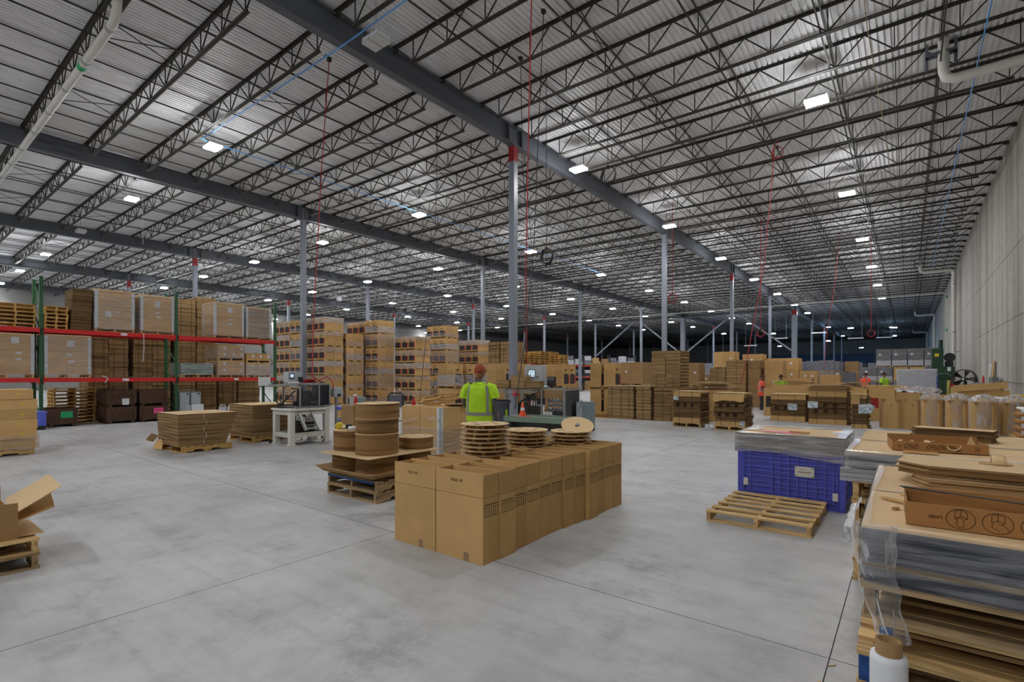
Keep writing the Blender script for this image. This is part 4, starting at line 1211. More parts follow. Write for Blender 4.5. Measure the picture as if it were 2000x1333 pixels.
# wrapped carton loads on the rack
def carton_load(label, y0, y1, z, h, tiers=3, guards=True, fm='film', labels=(), seed=1, pal=True, xf=-20.99, dep=1.12, cols=1, body='kraft', name='wrapped_load', topcap=True):
    t = thing(name, label, 'load', ((xf + xf - dep) / 2, (y0 + y1) / 2, z), 0, 'wrapped carton loads on the rack')
    w, d = dep, y1 - y0
    pz = .125 if pal else 0
    if pal:
        o = put('pallet', pallet_mesh(round(d, 2), round(w, 2), .125, 6), t, (0, 0, 0), pi / 2)
    th = (h - pz - (.05 if topcap else 0)) / tiers
    for i in range(tiers):
        for c_ in range(cols):
            yy0 = -d / 2 + d * c_ / cols
            MB().bbox(-w / 2, yy0 + .002, pz + i * th, w / 2, yy0 + d / cols - .002, pz + (i + 1) * th - .003, .006).build('carton', body, t)
    if topcap: MB().box(-w / 2 - .01, -d / 2 - .01, h - .048, w / 2 + .01, d / 2 + .01, h).build('top_cap', 'kraft_light', t)
    if guards:
        for sx in (-1, 1):
            for sy in (-1, 1):
                MB().box(sx * w / 2 - (0 if sx < 0 else .0) + (0 if sx > 0 else -.006), sy * d / 2 - (.075 if sy > 0 else 0), pz, sx * w / 2 + (.006 if sx > 0 else 0), sy * d / 2 + (0 if sy > 0 else .075), h - .05).box(sx * w / 2 - (.075 if sx > 0 else 0), sy * d / 2 - (0 if sy > 0 else .006), pz, sx * w / 2 + (0 if sx > 0 else .075), sy * d / 2 + (.006 if sy > 0 else 0), h - .05).build('edge_guard', 'edge_guard', t)
    for yy, zz, lw, lh in labels:
        MB().box(w / 2 + .0005, -lw / 2, -lh / 2, w / 2 + .0025, lw / 2, lh / 2).build('paper_label', 'label', t, (0, yy * d - d / 2, zz * h))
    if fm: wrap(-w / 2 - .01, -d / 2 - .01, pz * .6, w / 2 + .01, d / 2 + .01, h - .05, seed, .02, .1, 10, 10).build('stretch_film', fm, t)
    return t
UPZ, LOZ = BZ[0] + .002, BZ[1] + .002
carton_load('glossy wrapped carton load with loose film at its left edge, upper rack level', 4.80, 5.86, UPZ, 1.40, 4, True, 'film', [(.32, .42, .17, .2), (.55, .48, .12, .06)], 31)
carton_load('wrapped carton load with bare kraft upper third and white corner guards, upper level', 6.05, 7.06, UPZ, 1.37, 3, True, 'film_thin', [(.5, .78, .16, .19), (.5, .56, .13, .06), (.53, .45, .13, .06)], 32)
carton_load('wrapped carton load with yellow sticker and brown side, upper rack level', 8.43, 9.52, UPZ, 1.39, 5, True, 'film_thin', [(.52, .80, .18, .2), (.55, .54, .13, .07), (.53, .41, .13, .07)], 33)
carton_load('plain wrapped load of fine layered boards at the right end, upper level', 9.62, 10.62, UPZ, 1.33, 6, True, 'film', [], 34, body='edge_fine')
carton_load('wrapped carton load at the left picture edge, lower rack level', 2.1, 3.32, LOZ, 1.34, 5, True, 'film_thin', [(.66, .84, .18, .2), (.72, .56, .14, .07), (.72, .42, .14, .07)], 35)
carton_load('wrapped carton load just right of the first green post, lower level', 3.56, 4.68, LOZ, 1.36, 5, True, 'film', [(.55, .8, .18, .2), (.52, .54, .14, .07), (.56, .38, .14, .08)], 36)
o = MB().box(0, -.13, 0, .002, .13, .05).build('sticker', 'yellow', bpy.data.objects['wrapped_load.007'] if 'wrapped_load.007' in bpy.data.objects else None)
for k_, o_ in enumerate([x for x in COL.objects if x.get('label', '').startswith('wrapped carton load with yellow')]):
    o.parent = o_; o.location = (.563, -.33, 1.22)
# small two tier loads, lower level right bay
carton_load('lower wrapped load of small labelled cartons, middle of the right bay', 8.55, 9.54, LOZ, .66, 2, False, 'film', [(.25, .83, .1, .1), (.9, .83, .1, .1), (.25, .43, .1, .1), (.9, .43, .1, .1)], 37, cols=3, topcap=False)
carton_load('upper wrapped load of small labelled cartons stacked on another, right bay', 8.57, 9.53, LOZ + .665, .60, 2, False, 'film', [(.25, .8, .1, .1), (.9, .8, .1, .1), (.25, .4, .1, .1), (.6, .4, .1, .1), (.9, .4, .1, .1)], 38, cols=3, topcap=False)
carton_load('hazy wrapped low load beside the right end post, lower level', 9.62, 10.58, LOZ, .58, 2, False, 'film_thick', [(.3, .8, .1, .1), (.6, .8, .1, .1), (.3, .4, .1, .1)], 39, cols=3, topcap=False)
carton_load('single row of three unwrapped cartons on a low wrapped load', 9.62, 10.58, LOZ + .585, .40, 1, False, None, [(.28, .7, .1, .1), (.6, .7, .1, .1), (.92, .7, .1, .1)], 40, cols=3, topcap=False, body='kraft_tan')
t = thing('green_load', 'film wrapped load of crumpled green plastic sheets on the rack', 'load', (-21.55, 7.84, LOZ))
put('pallet', pallet_mesh(1.1, 1.1, .125, 6), t, (0, 0, 0), pi / 2)
MB().grid(lambda u, v: (-.5 + u, -.53 + 1.06 * v, .5 + .04 * noise.noise((u * 5, v * 5, 2)) - .35 * (max(0, abs(v - .5) - .42) * 12) ** 2), 12, 14).box(-.5, -.52, .125, .5, .52, .47).build('sheets', 'green_cloth', t)
wrap(-.53, -.55, .1, .53, .55, .54, 41, .04, .3, 12, 8).build('stretch_film', 'film_thick', t)
# pallet stacks up on the rack
PW = pallet_mesh(1.0, 1.1, .118, 6, 'wood_new')
def pallet_pile(x, y, z, n, label, group, mesh=PW, h=.12, rz=pi / 2, jit=.02, name='pallet'):
    for i in range(n):
        o = put(name, mesh, None, (x + RND.uniform(-jit, jit), y + RND.uniform(-jit, jit), z + i * h), rz)
        tag(o, label, 'pallet', group)
def piles(x, y, z, n, where, mesh=PW, h=.12, rz=pi / 2, jit=.02):
    for i in range(n):
        nm = 'top' if i == n - 1 else ORD[i] + ' up' if i < 20 else 'last but one'
        o = put('pallet', mesh, None, (x + RND.uniform(-jit, jit), y + RND.uniform(-jit, jit), z + i * h), rz)
        tag(o, 'golden pallet, %s in the stack %s' % (nm, where), 'pallet', 'bare pallets in stacks')
PW2 = pallet_mesh(.9, .98, .118, 6, 'wood_new')
piles(-21.6, 2.92, UPZ, 6, 'on the upper rack level at the picture edge', PW2)
piles(-21.6, 3.85, UPZ, 6, 'on the upper rack level by the first post', pallet_mesh(.56, .98, .118, 6, 'wood_new'))
# leaning stack of dark pads
t = thing('board_stack', 'leaning stack of dark strapped pads on the upper rack level', 'stack', (-21.55, 4.45, UPZ))
for i in range(12):
    MB().bbox(-.48, -.26, i * .112, .48, .26, i * .112 + .108, .01).build('bundle', 'edge_dark', t, (0, .005 * i, 0))
# strapped stacks standing behind the rack
def strap_stack(label, x0, x1, y0, y1, z, n, bh, mat='edge_fine', cols=1, seed=0, straps=2, jit=.012, sides='xy', top='kraft_light', name='bundle_stack', group='strapped stacks of flat board bundles', pal=None, sagg=0, colsy=1):
    """A block of flat bundles in n layers; x0..y1 its footprint."""
    w, d = x1 - x0, y1 - y0
    t = thing(name, label, 'stack', ((x0 + x1) / 2, (y0 + y1) / 2, z), 0, group)
    r_ = random.Random(seed + int(x0 * 13) + int(y0 * 7))
    pz = 0
    if pal:
        put('pallet', pallet_mesh(round(w, 2), round(d, 2), .13, 6), t); pz = .131
    cw, cd = w / cols, d / colsy
    b_ = MB().bbox(-cw / 2 + .004, -cd / 2 + .004, 0, cw / 2 - .004, cd / 2 - .004, bh - .008, .012)
    me = b_.mesh('bundle'); me.materials.append(M[mat])
    for i in range(n):
        for c_ in range(cols):
            for e_ in range(colsy):
                if colsy > 1 and cols > 1 and 0 < c_ < cols - 1 and 0 < e_ < colsy - 1: continue
                put('bundle', me, t, (-w / 2 + cw * (c_ + .5) + r_.uniform(-jit, jit), -d / 2 + cd * (e_ + .5) + r_.uniform(-jit, jit), pz + i * bh + r_.uniform(0, .004) * sagg))
    H_ = pz + n * bh - .006
    if straps:
        s = MB()
        for k in range(straps * cols):
            q = -w / 2 + w * (k + .5) / (straps * cols) + r_.uniform(-.03, .03)
            for sy in (-1, 1): s.box(q - .006, sy * (d / 2 + jit) - .003, pz, q + .006, sy * (d / 2 + jit) + .003, H_)
            s.box(q - .006, -d / 2 - jit, H_ + .004, q + .006, d / 2 + jit, H_ + .006)
        for k in range(straps * colsy):
            q = -d / 2 + d * (k + .5) / (straps * colsy) + r_.uniform(-.03, .03)
            for sx in (-1, 1): s.box(sx * (w / 2 + jit) - .003, q - .006, pz, sx * (w / 2 + jit) + .003, q + .006, H_)
            s.box(-w / 2 - jit, q - .006, H_ + .0065, w / 2 + jit, q + .006, H_ + .0085)
        s.build('strapping', 'strap', t)['kind'] = 'stuff'
    return t
bk = 'strapped flat carton stack behind the rack, '
strap_stack(bk + 'left of its dark gap', -24.5, -23.3, 5.12, 6.32, 0, 20, .175, 'edge', 1, 1, 2, colsy=2)
strap_stack(bk + 'right of its dark gap', -24.5, -23.3, 6.48, 7.72, 0, 20, .175, 'edge', 1, 2, 2, colsy=2)
strap_stack(bk + 'tall one seen at the middle post', -24.4, -23.25, 7.86, 8.62, 0, 27, .175, 'edge_fine', 1, 3, 2, colsy=1)
strap_stack(bk + 'tallest one left of the yellow sticker load', -24.4, -23.25, 8.66, 9.42, 0, 28, .175, 'edge_fine', 1, 4, 2, colsy=1)
strap_stack(bk + 'low one behind the small cartons', -24.4, -23.25, 9.5, 10.25, 0, 17, .175, 'edge', 1, 5, 2, colsy=1)
strap_stack(bk + 'lowest one at its right end', -24.4, -23.25, 10.3, 11.25, 0, 9, .175, 'edge', 1, 6, 2, colsy=1)
# under the rack: crates, pallets, tote, cabinets
def crate(label, y0, y1, z, h, paint=None, x=-21.0, d=1.1, mat='wood_dark'):
    t = thing('wood_crate', label, 'crate', (x - d / 2, (y0 + y1) / 2, z), 0, 'dark wooden crates under the rack')
    w = y1 - y0
    for i in range(3):
        hh = (h - .1) / 3
        for sx in (-1, 1): MB().box(sx * (d / 2 - .012) - .012, -w / 2, .1 + i * hh + .003, sx * (d / 2 - .012) + .012, w / 2, .1 + (i + 1) * hh).build('board', mat, t)
        for sy in (-1, 1): MB().box(-d / 2 + .025, sy * (w / 2 - .012) - .012, .1 + i * hh + .003, d / 2 - .025, sy * (w / 2 - .012) + .012, .1 + (i + 1) * hh).build('board', mat, t)
    for sy in (-1, 1):
        MB().box(d / 2 - .001, sy * (w / 2 - .05) - .05, .1, d / 2 + .02, sy * (w / 2 - .05) + .05, h).build('cleat', mat, t)
        MB().box(-d / 2, sy * (w / 2 - .1) - .05, 0, d / 2, sy * (w / 2 - .1) + .05, .1).build('runner', mat, t)
    MB().box(-d / 2 + .02, -w / 2 + .02, .08, d / 2 - .02, w / 2 - .02, .1).build('floor_board', mat, t)
    if paint: MB().box(d / 2 + .0005, w / 2 - .42, .28, d / 2 + .002, w / 2 - .12, .48).build('spray_mark', paint, t)
    return t
crate('dark crate with a green sprayed patch under the rack', 3.62, 4.36, 0, .58, 'green_spray')
crate('lower dark crate with brown face, left pair under the rack', 5.1, 5.93, 0, .56)
c2 = crate('upper dark crate with hanging white paper, left pair under the rack', 5.1, 5.93, .561, .56)
MB().box(.572, .0, .06, .575, .2, .28).build('paper_label', 'label', c2)
crate('lower dark crate with pink scrawl, right pair under the rack', 6.02, 6.86, 0, .56, 'pink_paint')
crate('upper dark crate beside the hanging paper one, right pair', 6.02, 6.86, .561, .56)
piles(-22.75, 4.55, 0, 10, 'on the floor behind the green sprayed crate', pallet_mesh(1.1, 1.0, .118, 6, 'wood_new'), .12)
t = thing('blue_tote', 'light blue ribbed plastic tote beside the first green rack post', 'tote', (-20.55, 3.28, 0))
MB().box(-.25, -.2, .12, .25, .2, .5).build('body', 'blue_light', t)
rr_ = MB()
for k in range(5): rr_.box(.25, -.19 + k * .088, .14, .262, -.175 + k * .088, .48)
rr_.build('rib', 'blue_light', t)['kind'] = 'stuff'
MB().box(-.27, -.22, .5, .27, .22, .54).build('rim', 'blue_light', t); MB().box(-.24, -.19, 0, .24, .19, .12).build('dolly', 'black', t)
for k, (y0, y1, h, x) in enumerate([(7.26, 7.62, 1.03, -21.1), (7.64, 8.0, 1.02, -21.1)]):
    t = thing('metal_cabinet', 'grey metal cabinet under the rack, %s of the two side by side' % ('left' if k == 0 else 'right'), 'cabinet', (x - .3, (y0 + y1) / 2, 0))
    MB().bbox(-.3, -(y1 - y0) / 2, .03, .3, (y1 - y0) / 2, h, .01).build('body', 'cab_grey', t); MB().box(.3, -.15, .08, .308, .15, h - .05).build('door', 'cab_light', t)
    MB().lathe([(.03, 0), (.03, .02)], (.31, .09, h - .09), 12, axis='X').build('knob', 'black', t)
    MB().box(-.28, -.16, 0, .28, .16, .03).build('plinth', 'black', t)
t = thing('panel', 'white panel standing on edge before the grey cabinets', 'panel', (-20.6, 7.7, 0))
MB().bbox(-.02, -.19, 0, .02, .19, .56, .004).build('sheet', 'white', t); MB().box(-.012, .19, .02, .012, .2, .52).build('edge_strip', 'steel', t)
t = thing('panel', 'grey panel standing beside the white one under the rack', 'panel', (-20.7, 7.42, 0))
MB().bbox(-.02, -.1, 0, .02, .1, .54, .004).build('sheet', 'cab_light', t); MB().box(-.012, .1, .02, .012, .11, .5).build('edge_strip', 'steel', t)
for k in range(5):
    t = thing('bagged_roll', 'white roll in a clear bag on the floor, %s from left under the rack' % ORD[k], 'roll', (-20.25 + .12 * (k % 2), 8.42 + k * .25, 0), 0, 'bagged rolls under the rack')
    MB().lathe([(.11, 0), (.125, .01), (.125, .42), (.11, .43), (.03, .43)], n=20).build('roll', 'white_load', t)
    def bgf(u, v, k=k):
        a = 2 * pi * u; r_ = .13 + .02 * noise.noise((cos(a) * 2, sin(a) * 2, v * 4 + k)) - .08 * max(0, v - .75) * 4
        return (r_ * cos(a), r_ * sin(a), .02 + .54 * v)
    MB().grid(bgf, 18, 10).build('bag', 'film_bag', t)
# kinked metal bracket hanging at beam
hg = MB(); hg.tube([(-20.86, 4.95, 1.60), (-20.86, 5.03, 1.58), (-20.86, 5.1, 1.5), (-20.86, 5.02, 1.38)], .015, 6)
tag(hg.build('cloth_strip', 'white'), 'white cloth strip draped over the lower red beam', 'cloth')
hg = MB(); hg.tube([(-20.87, 6.1, 3.07), (-20.87, 6.11, 2.6), (-20.87, 6.08, 2.1)], .012, 5); tag(hg.build('hanging_strip', 'edge_guard'), 'white strip hanging from the upper red beam by the dark gap', 'strip')

# ------------------------------------------------------------------ two floor stacks of flat cartons near the machine
def fan_stack(label, cx, cy, w, d, n, th, lean, mat, seed, zb=.13, step=0):
    t = thing('flat_carton_stack', label, 'stack', (cx, cy, zb), 0, 'stacks of flat cartons by the machine')
    r_ = random.Random(seed)
    mb = MB()
    H_ = n * th
    for tier in range(5):
        tb = MB()
        for i in range(n // 5):
            k = tier * (n // 5) + i; z = k * th; f = z / H_
            x0 = -w / 2 + r_.uniform(-.006, .006) - lean * .3 * f; x1 = w / 2 + r_.uniform(-.006, .006)
            y0 = -d / 2 + r_.uniform(-.006, .006); y1 = d / 2 + lean * f + r_.uniform(-.006, .006)
            tb.box(x0, y0, z, x1, y1, z + th - .0012, 0, 1)
        tb.build('tier', [mat, 'kraft_light'], t)['kind'] = 'stuff'
        s = MB()
        ys = (.02 + .05 * (tier % 2))
        s.box(w / 2 + .008, ys - .004, tier * H_ / 5 + .01, w / 2 + .011, ys + .004, (tier + 1) * H_ / 5 - .005)
        s.build('strapping', 'strap_white', t)
    return t
pallet('pallet under the leaning stack of flat cartons before the machine', (-12.42, 4.62, 0), 1.16, 1.0, 0, None, 'wood_new', .13)
fan_stack('leaning stack of flat brown cartons with white straps before the machine', -12.40, 4.52, 1.12, .92, 50, .0135, .26, 'edge', 3)
o = MB().prism([(0, 0), (.3, 0), (.26, .26), (.04, .2)], 0, .005).build('torn_flap', 'kraft', None, (-12.95, 3.95, .02)); o.rotation_euler = (radians(70), 0, radians(15))
tag(o, 'torn cardboard flap leaning on the pallet of leaning flat cartons', 'flap')
o = MB().box(0, 0, 0, .2, .18, .005).build('torn_flap', 'kraft_light', None, (-13.16, 4.02, .14)); o.rotation_euler = (radians(60), radians(-20), radians(-60))
tag(o, 'bent pale cardboard flap at the left foot of the leaning flat cartons', 'flap')
pallet('pallet under the upright stack of flat cartons beside the machine', (-12.95, 6.35, 0), 1.2, 1.1, 0, None, 'wood_new', .13)
fan_stack('upright stack of flat brown cartons behind the machine legs', -12.95, 6.35, 1.2, 1.1, 50, .0155, .03, 'edge', 5)

# ------------------------------------------------------------------ machine with white frame (carton former)
t = thing('packing_machine', 'cream framed packing machine with clear guards left of the reels', 'machine', (-11.5, 6.56, 0))
fw_, fd_ = .40, .50
for sx in (-1, 1):
    for sy in (-1, 1):
        MB().bbox(sx * (fw_ - .06) - .06, sy * (fd_ - .06) - .06, .03, sx * (fw_ - .06) + .06, sy * (fd_ - .06) + .06, .80, .006).box(sx * (fw_ - .06) - .08, sy * (fd_ - .06) - .08, .0, sx * (fw_ - .06) + .08, sy * (fd_ - .06) + .08, .03).build('leg', 'white_paint', t)
for z in (.18, .70):
    for s in (-1, 1):
        MB().box(-fw_ + .12, s * (fd_ - .05) - .03, z, fw_ - .12, s * (fd_ - .05) + .03, z + .1).build('frame_rail', 'white_paint', t)
        MB().box(s * (fw_ - .05) - .03, -fd_ + .12, z, s * (fw_ - .05) + .03, fd_ - .12, z + .1).build('frame_rail', 'white_paint', t)
MB().bbox(-fw_ - .03, -fd_ - .03, .80, fw_ + .03, fd_ + .03, .845, .008).build('table_top', 'white_paint', t)
MB().box(-fw_ + .1, -fd_ + .1, .2, fw_ - .1, fd_ - .1, .215).build('shelf', 'steel_dark', t)
for sy in (-.28, .25): MB().box(fw_ - .1, sy - .1, .08, fw_ + .01, sy + .1, .10).box(fw_ - .1, sy - .1, .16, fw_ + .01, sy + .1, .18).box(fw_ - .1, sy - .1, .1, fw_ + .01, sy - .08, .16).box(fw_ - .1, sy + .08, .1, fw_ + .01, sy + .1, .16).build('fork_pocket', 'white_paint', t)
MB().lathe([(.04, -.02), (.04, .02)], (-fw_ - .04, -fd_ - .02, .04), 14, axis='X').build('caster', 'black', t)
mb = MB()   # rails on the table
for k in range(4): mb.box(-fw_ + .02 + k * .09, -fd_ + .02, .845, -fw_ + .07 + k * .09, fd_ - .3, .86)
for k in range(5): mb.box(-fw_ + .05, -fd_ + .1 + k * .15, .86, fw_ - .1, -fd_ + .13 + k * .15, .88)
mb.build('guide_rail', 'steel_dark', t)
mb = MB()   # mechanism
mb.box(-.2, -.1, .88, .05, .12, 1.0).box(-.14, -.04, 1.0, -.04, .06, 1.28).lathe([(.1, -.05), (.1, .05)], (.12, .1, 1.15), 16, axis='Y').lathe([(.07, -.06), (.07, .06)], (.1, .28, 1.05), 14, axis='Y').bar((-.3, -.4, .88), (-.1, -.1, 1.25), .03).bar((-.35, -.35, 1.1), (-.15, -.42, .9), .02).tube([(-.33, -.4, 1.22), (-.36, -.46, 1.1), (-.3, -.44, .96), (-.2, -.3, .9)], .015, 6)
mb.box(.0, .2, .88, .25, .42, .95).bar((0, .2, .95), (.2, .4, 1.3), .04).box(-.25, .15, .88, -.15, .3, 1.2)
for k in range(6): mb.tube([(-.2 + k * .07, -.05 + k * .03, .9), (-.22 + k * .08, .02 + k * .04, 1.1), (-.1 + k * .05, .1, 1.25)], .01, 5)
mb.build('mechanism', 'steel_dark', t)
mb = MB()
for k in range(5): mb.tube([(-.1 + k * .06, -.1 + k * .05, .22), (-.12 + k * .07, -.05 + k * .05, .5), (-.05 + k * .04, 0, .70)], .02 if k % 2 else .012, 6)
mb.box(-.25, .1, .215, .0, .35, .5).lathe([(.06, .22), (.06, .55)], (.1, -.15, 0), 14)
mb.build('lower_mechanism', 'steel_dark', t)
gz0, gz1 = .88, 1.40
fr_ = MB()
gx0, gx1, gy0, gy1 = -.36, .40, -.26, .50
for x in (gx0, gx1):
    for yy in (gy0, .22, gy1): fr_.box(x - .015, yy - .015, gz0, x + .015, yy + .015, gz1)
for yy in (gy0, gy1):
    for z in (gz0, gz1): fr_.box(gx0, yy - .015, z - .015, gx1, yy + .015, z + .015)
for x in (gx0, gx1):
    for z in (gz0, gz1): fr_.box(x - .015, gy0, z - .015, x + .015, gy1, z + .015)
fr_.bar((gx0, -.62, 1.38), (gx1, -.3, 1.40), .03, .04).bar((gx0, -.62, 1.38), (gx0, gy0, 1.40), .03)
fr_.build('guard_frame', 'steel', t)
MB().box(gx1 - .003, gy0 + .015, gz0 + .015, gx1 + .003, .205, gz1 - .015).build('guard_pane', 'clear', t); MB().box(gx1 - .003, .235, gz0 + .015, gx1 + .003, gy1 - .015, gz1 - .015).build('guard_pane', 'clear_dark', t)
MB().box(gx0 + .015, gy1 - .003, gz0 + .015, gx1 - .015, gy1 + .003, gz1 - .015).build('guard_pane', 'clear', t)
MB().box(gx0 - .02, gy0, gz1 + .016, gx1 + .02, gy1, gz1 + .026).build('roof_pane', 'steel', t)
cb_ = MB().bbox(-.06, -.42, 1.45, .16, -.12, 1.70, .01).box(-.02, -.4, 1.415, .12, -.14, 1.45).build('control_box', 'cab_light', t)
MB().box(.16, -.39, 1.53, .166, -.27, 1.66).build('screen_bezel', 'grey_plastic', cb_); MB().box(.166, -.37, 1.57, .168, -.29, 1.64).build('screen', 'screen', cb_)
MB().bbox(.17, -.18, 1.45, .24, -.09, 1.58, .006).build('handset', 'black', t)
MB().tube([(.2, -.42, 1.44), (.2, -.1, 1.44)], .03, 12).build('roll', 'white', t)
ch_ = MB()     # sloping outfeed chute
for yy in (-.30, .02):
    ch_.bar((.30, yy, .86), (.62, yy + .06, .36), .05, .06)
for k in range(4):
    f = .45 + k * .17; ch_.bar((.30 + .32 * f, -.30 + .06 * f, .86 - .5 * f), (.30 + .32 * f, .02 + .06 * f, .86 - .5 * f), .04, .02)
ch_.build('outfeed_chute', 'steel', t)
for k in range(5): MB().tube([(.60, -.22 + k * .06, .40), (.64, -.2 + k * .06, .42), (.66, -.18 + k * .06, .38)], .012, 6).build('roller', 'steel', t)
# grey electrical cabinet behind it
t = thing('electric_cabinet', 'grey electrical cabinet with pale edge right of the cream machine', 'cabinet', (-11.05, 7.82, 0))
MB().bbox(-.1, -.18, .12, .12, .18, 1.06, .01).build('body', 'cab_grey', t); MB().box(-.12, -.2, .0, -.06, -.12, 1.06).box(-.12, .12, 0, -.06, .2, 1.06).build('stand', 'white_paint', t)
MB().box(-.1, -.2, .1, .12, -.182, 1.06).build('side_plate', 'white_paint', t); MB().box(.12, .1, .5, .135, .13, .62).build('latch', 'steel', t); MB().box(.12, -.1, .3, .13, -.08, .33).box(.12, -.1, .8, .13, -.08, .83).build('hinge', 'steel', t)
t = thing('junction_box', 'small grey junction box behind the machine guard', 'box', (-11.25, 7.35, 0))
MB().bbox(-.08, -.12, 1.08, .08, .12, 1.32, .008).build('body', 'cab_light', t); MB().box(-.03, -.03, 0, .03, .03, 1.08).build('post', 'steel', t); MB().box(.08, -.03, 1.1, .1, .06, 1.16).build('plug', 'black', t)
# things right of it, behind the reels
t = thing('gaylord_box', 'plain kraft box with blue lid behind the board reels', 'box', (-10.0, 7.05, 0))
MB().bbox(-.3, -.3, 0, .3, .3, .84, .008).build('body', 'kraft', t); MB().bbox(-.33, -.33, .84, .33, .33, .90, .01).build('lid', 'blue_plastic', t)
t = thing('trash_bin', 'small grey plastic bin before the blue lidded box', 'bin', (-9.1, 6.2, 0))
MB().lathe([(.15, 0), (.19, .68), (.21, .69), (.21, .74), (.19, .74), (.14, .02)], n=28).build('body', 'grey_plastic', t); MB().lathe([(.205, .66), (.215, .67), (.215, .70), (.205, .71)], n=28, caps=(False, False)).build('rim', 'grey_plastic', t)

# ------------------------------------------------------------------ wrapped cartons with a white corner guard, curled boards on top
t = thing('wrapped_load', 'wrapped block of plain cartons with one white corner guard, by the worker', 'load', (-7.46, 7.28, 0))
put('pallet', pallet_mesh(1.1, 1.15, .13, 6), t)
for i in range(2):
    for a in range(2):
        for b2 in range(2): MB().bbox(-.55 + a * .55 + .003, -.58 + b2 * .58 + .003, .131 + i * .44, a * .55 - .003, b2 * .58 - .003, .131 + (i + 1) * .44 - .004, .006).build('carton', 'kraft', t)
MB().box(.55, -.59, .05, .556, -.50, 1.0).box(.47, -.59, .05, .556, -.584, 1.0).build('edge_guard', 'edge_guard', t)
wrap(-.565, -.60, .1, .565, .585, .62, 51, .02, 0, 12, 8).build('stretch_film', 'film_thin', t)
fb = MB(); fb.grid(lambda u, v: (-.5 + 1.5 * u - .0, -.605 - .02 * sin(u * 12) - .03 * noise.noise((u * 8, v * 3, 2)), .66 + .10 * sin(pi * u) + .07 * v * (.4 + abs(noise.noise((u * 9, 0, 5))) * 2)), 30, 5); fb.v = [(min(x, .57), y if x < .57 else y, z) for x, y, z in fb.v]; fb.build('film_band', 'film_bag', t)
for k in range(7):
    R = .20 + .03 * RND.random(); a = RND.uniform(0, 6)
    rg = MB(); n = 24
    for j in range(n):
        for ring_ in (0,): pass
    def rf(u, v, R=R): return (R * cos(2 * pi * u), R * sin(2 * pi * u), .035 * v)
    rg.grid(rf, 28, 1)
    o = rg.build('board_ring', 'kraft', None, (-7.55 + RND.uniform(-.18, .3), 7.2 + RND.uniform(-.2, .2), 1.02 + .03 * k), a); o.rotation_euler = (RND.uniform(-.25, .25), RND.uniform(-.25, .25), a)
    q = o.modifiers.new('s', 'SOLIDIFY'); q.thickness = .006
    tag(o, 'curled brown board ring tossed on the cartons, %s up in its pile' % ORD[k], 'ring', 'curled board rings')
for k in range(4):
    o = MB().box(-.2, -.15, 0, .2, .15, .01).build('board_scrap', ('kraft', 'kraft_dark')[k % 2], None, (-7.2 + .06 * k, 7.45 - .06 * k, 1.012 + .011 * k), .4 * k)
    tag(o, 'flat board scrap in the pile behind the curled rings, %s from the bottom' % ORD[k], 'scrap')
# hand truck and bottles behind the tall reel stack
t = thing('hand_truck', 'black hand truck whose looped handle rises behind the board reels', 'hand truck', (-8.55, 7.0, 0), .6)
mb = MB(); mb.tube([(-.16, 0, .12), (-.16, 0, 1.18), (-.12, 0, 1.24), (.12, 0, 1.24), (.16, 0, 1.18), (.16, 0, .12)], .018, 8)
for z in (.35, .65, .95): mb.tube([(-.16, 0, z), (.16, 0, z)], .012, 6)
mb.build('frame', 'black', t); MB().box(-.2, -.25, 0, .2, .0, .012).build('toe_plate', 'black', t)
for s in (-1, 1): MB().lathe([(.05, -.02), (.12, -.025), (.12, .025), (.05, .02)], (s * .2, .06, .12), 20, axis='X').build('wheel', 'black_rubber', t)
MB().box(-.14, -.03, .95, .14, .03, 1.2).build('back_pad', 'grey_plastic', t)
t = thing('bottle', 'red pump bottle standing on the carton block', 'bottle', (-7.93, 6.95, 1.012))
MB().lathe([(.035, 0), (.037, .01), (.037, .10), (.012, .135), (.012, .15), (.008, .17)], n=16).build('body', 'red', t); MB().lathe([(.008, .17), (.02, .175), (.02, .185)], n=10).build('cap', 'white', t)
t = thing('spray_bottle', 'red and white spray bottle behind the tall reel stack', 'bottle', (-8.75, 6.15, 1.03))
MB().lathe([(.035, 0), (.04, .02), (.035, .11), (.014, .15), (.014, .17)], n=16).build('body', 'red', t); MB().bar((-.06, 0, .185), (.04, 0, .19), .03, .035).build('trigger_head', 'white', t)
t = thing('box_stack', 'narrow brown carton stack behind the tall reel stack', 'box', (-8.75, 6.15, 0))
for k in range(2): MB().bbox(-.2, -.2, k * .512, .2, .2, k * .512 + .508, .006).build('carton', 'kraft_dark', t)

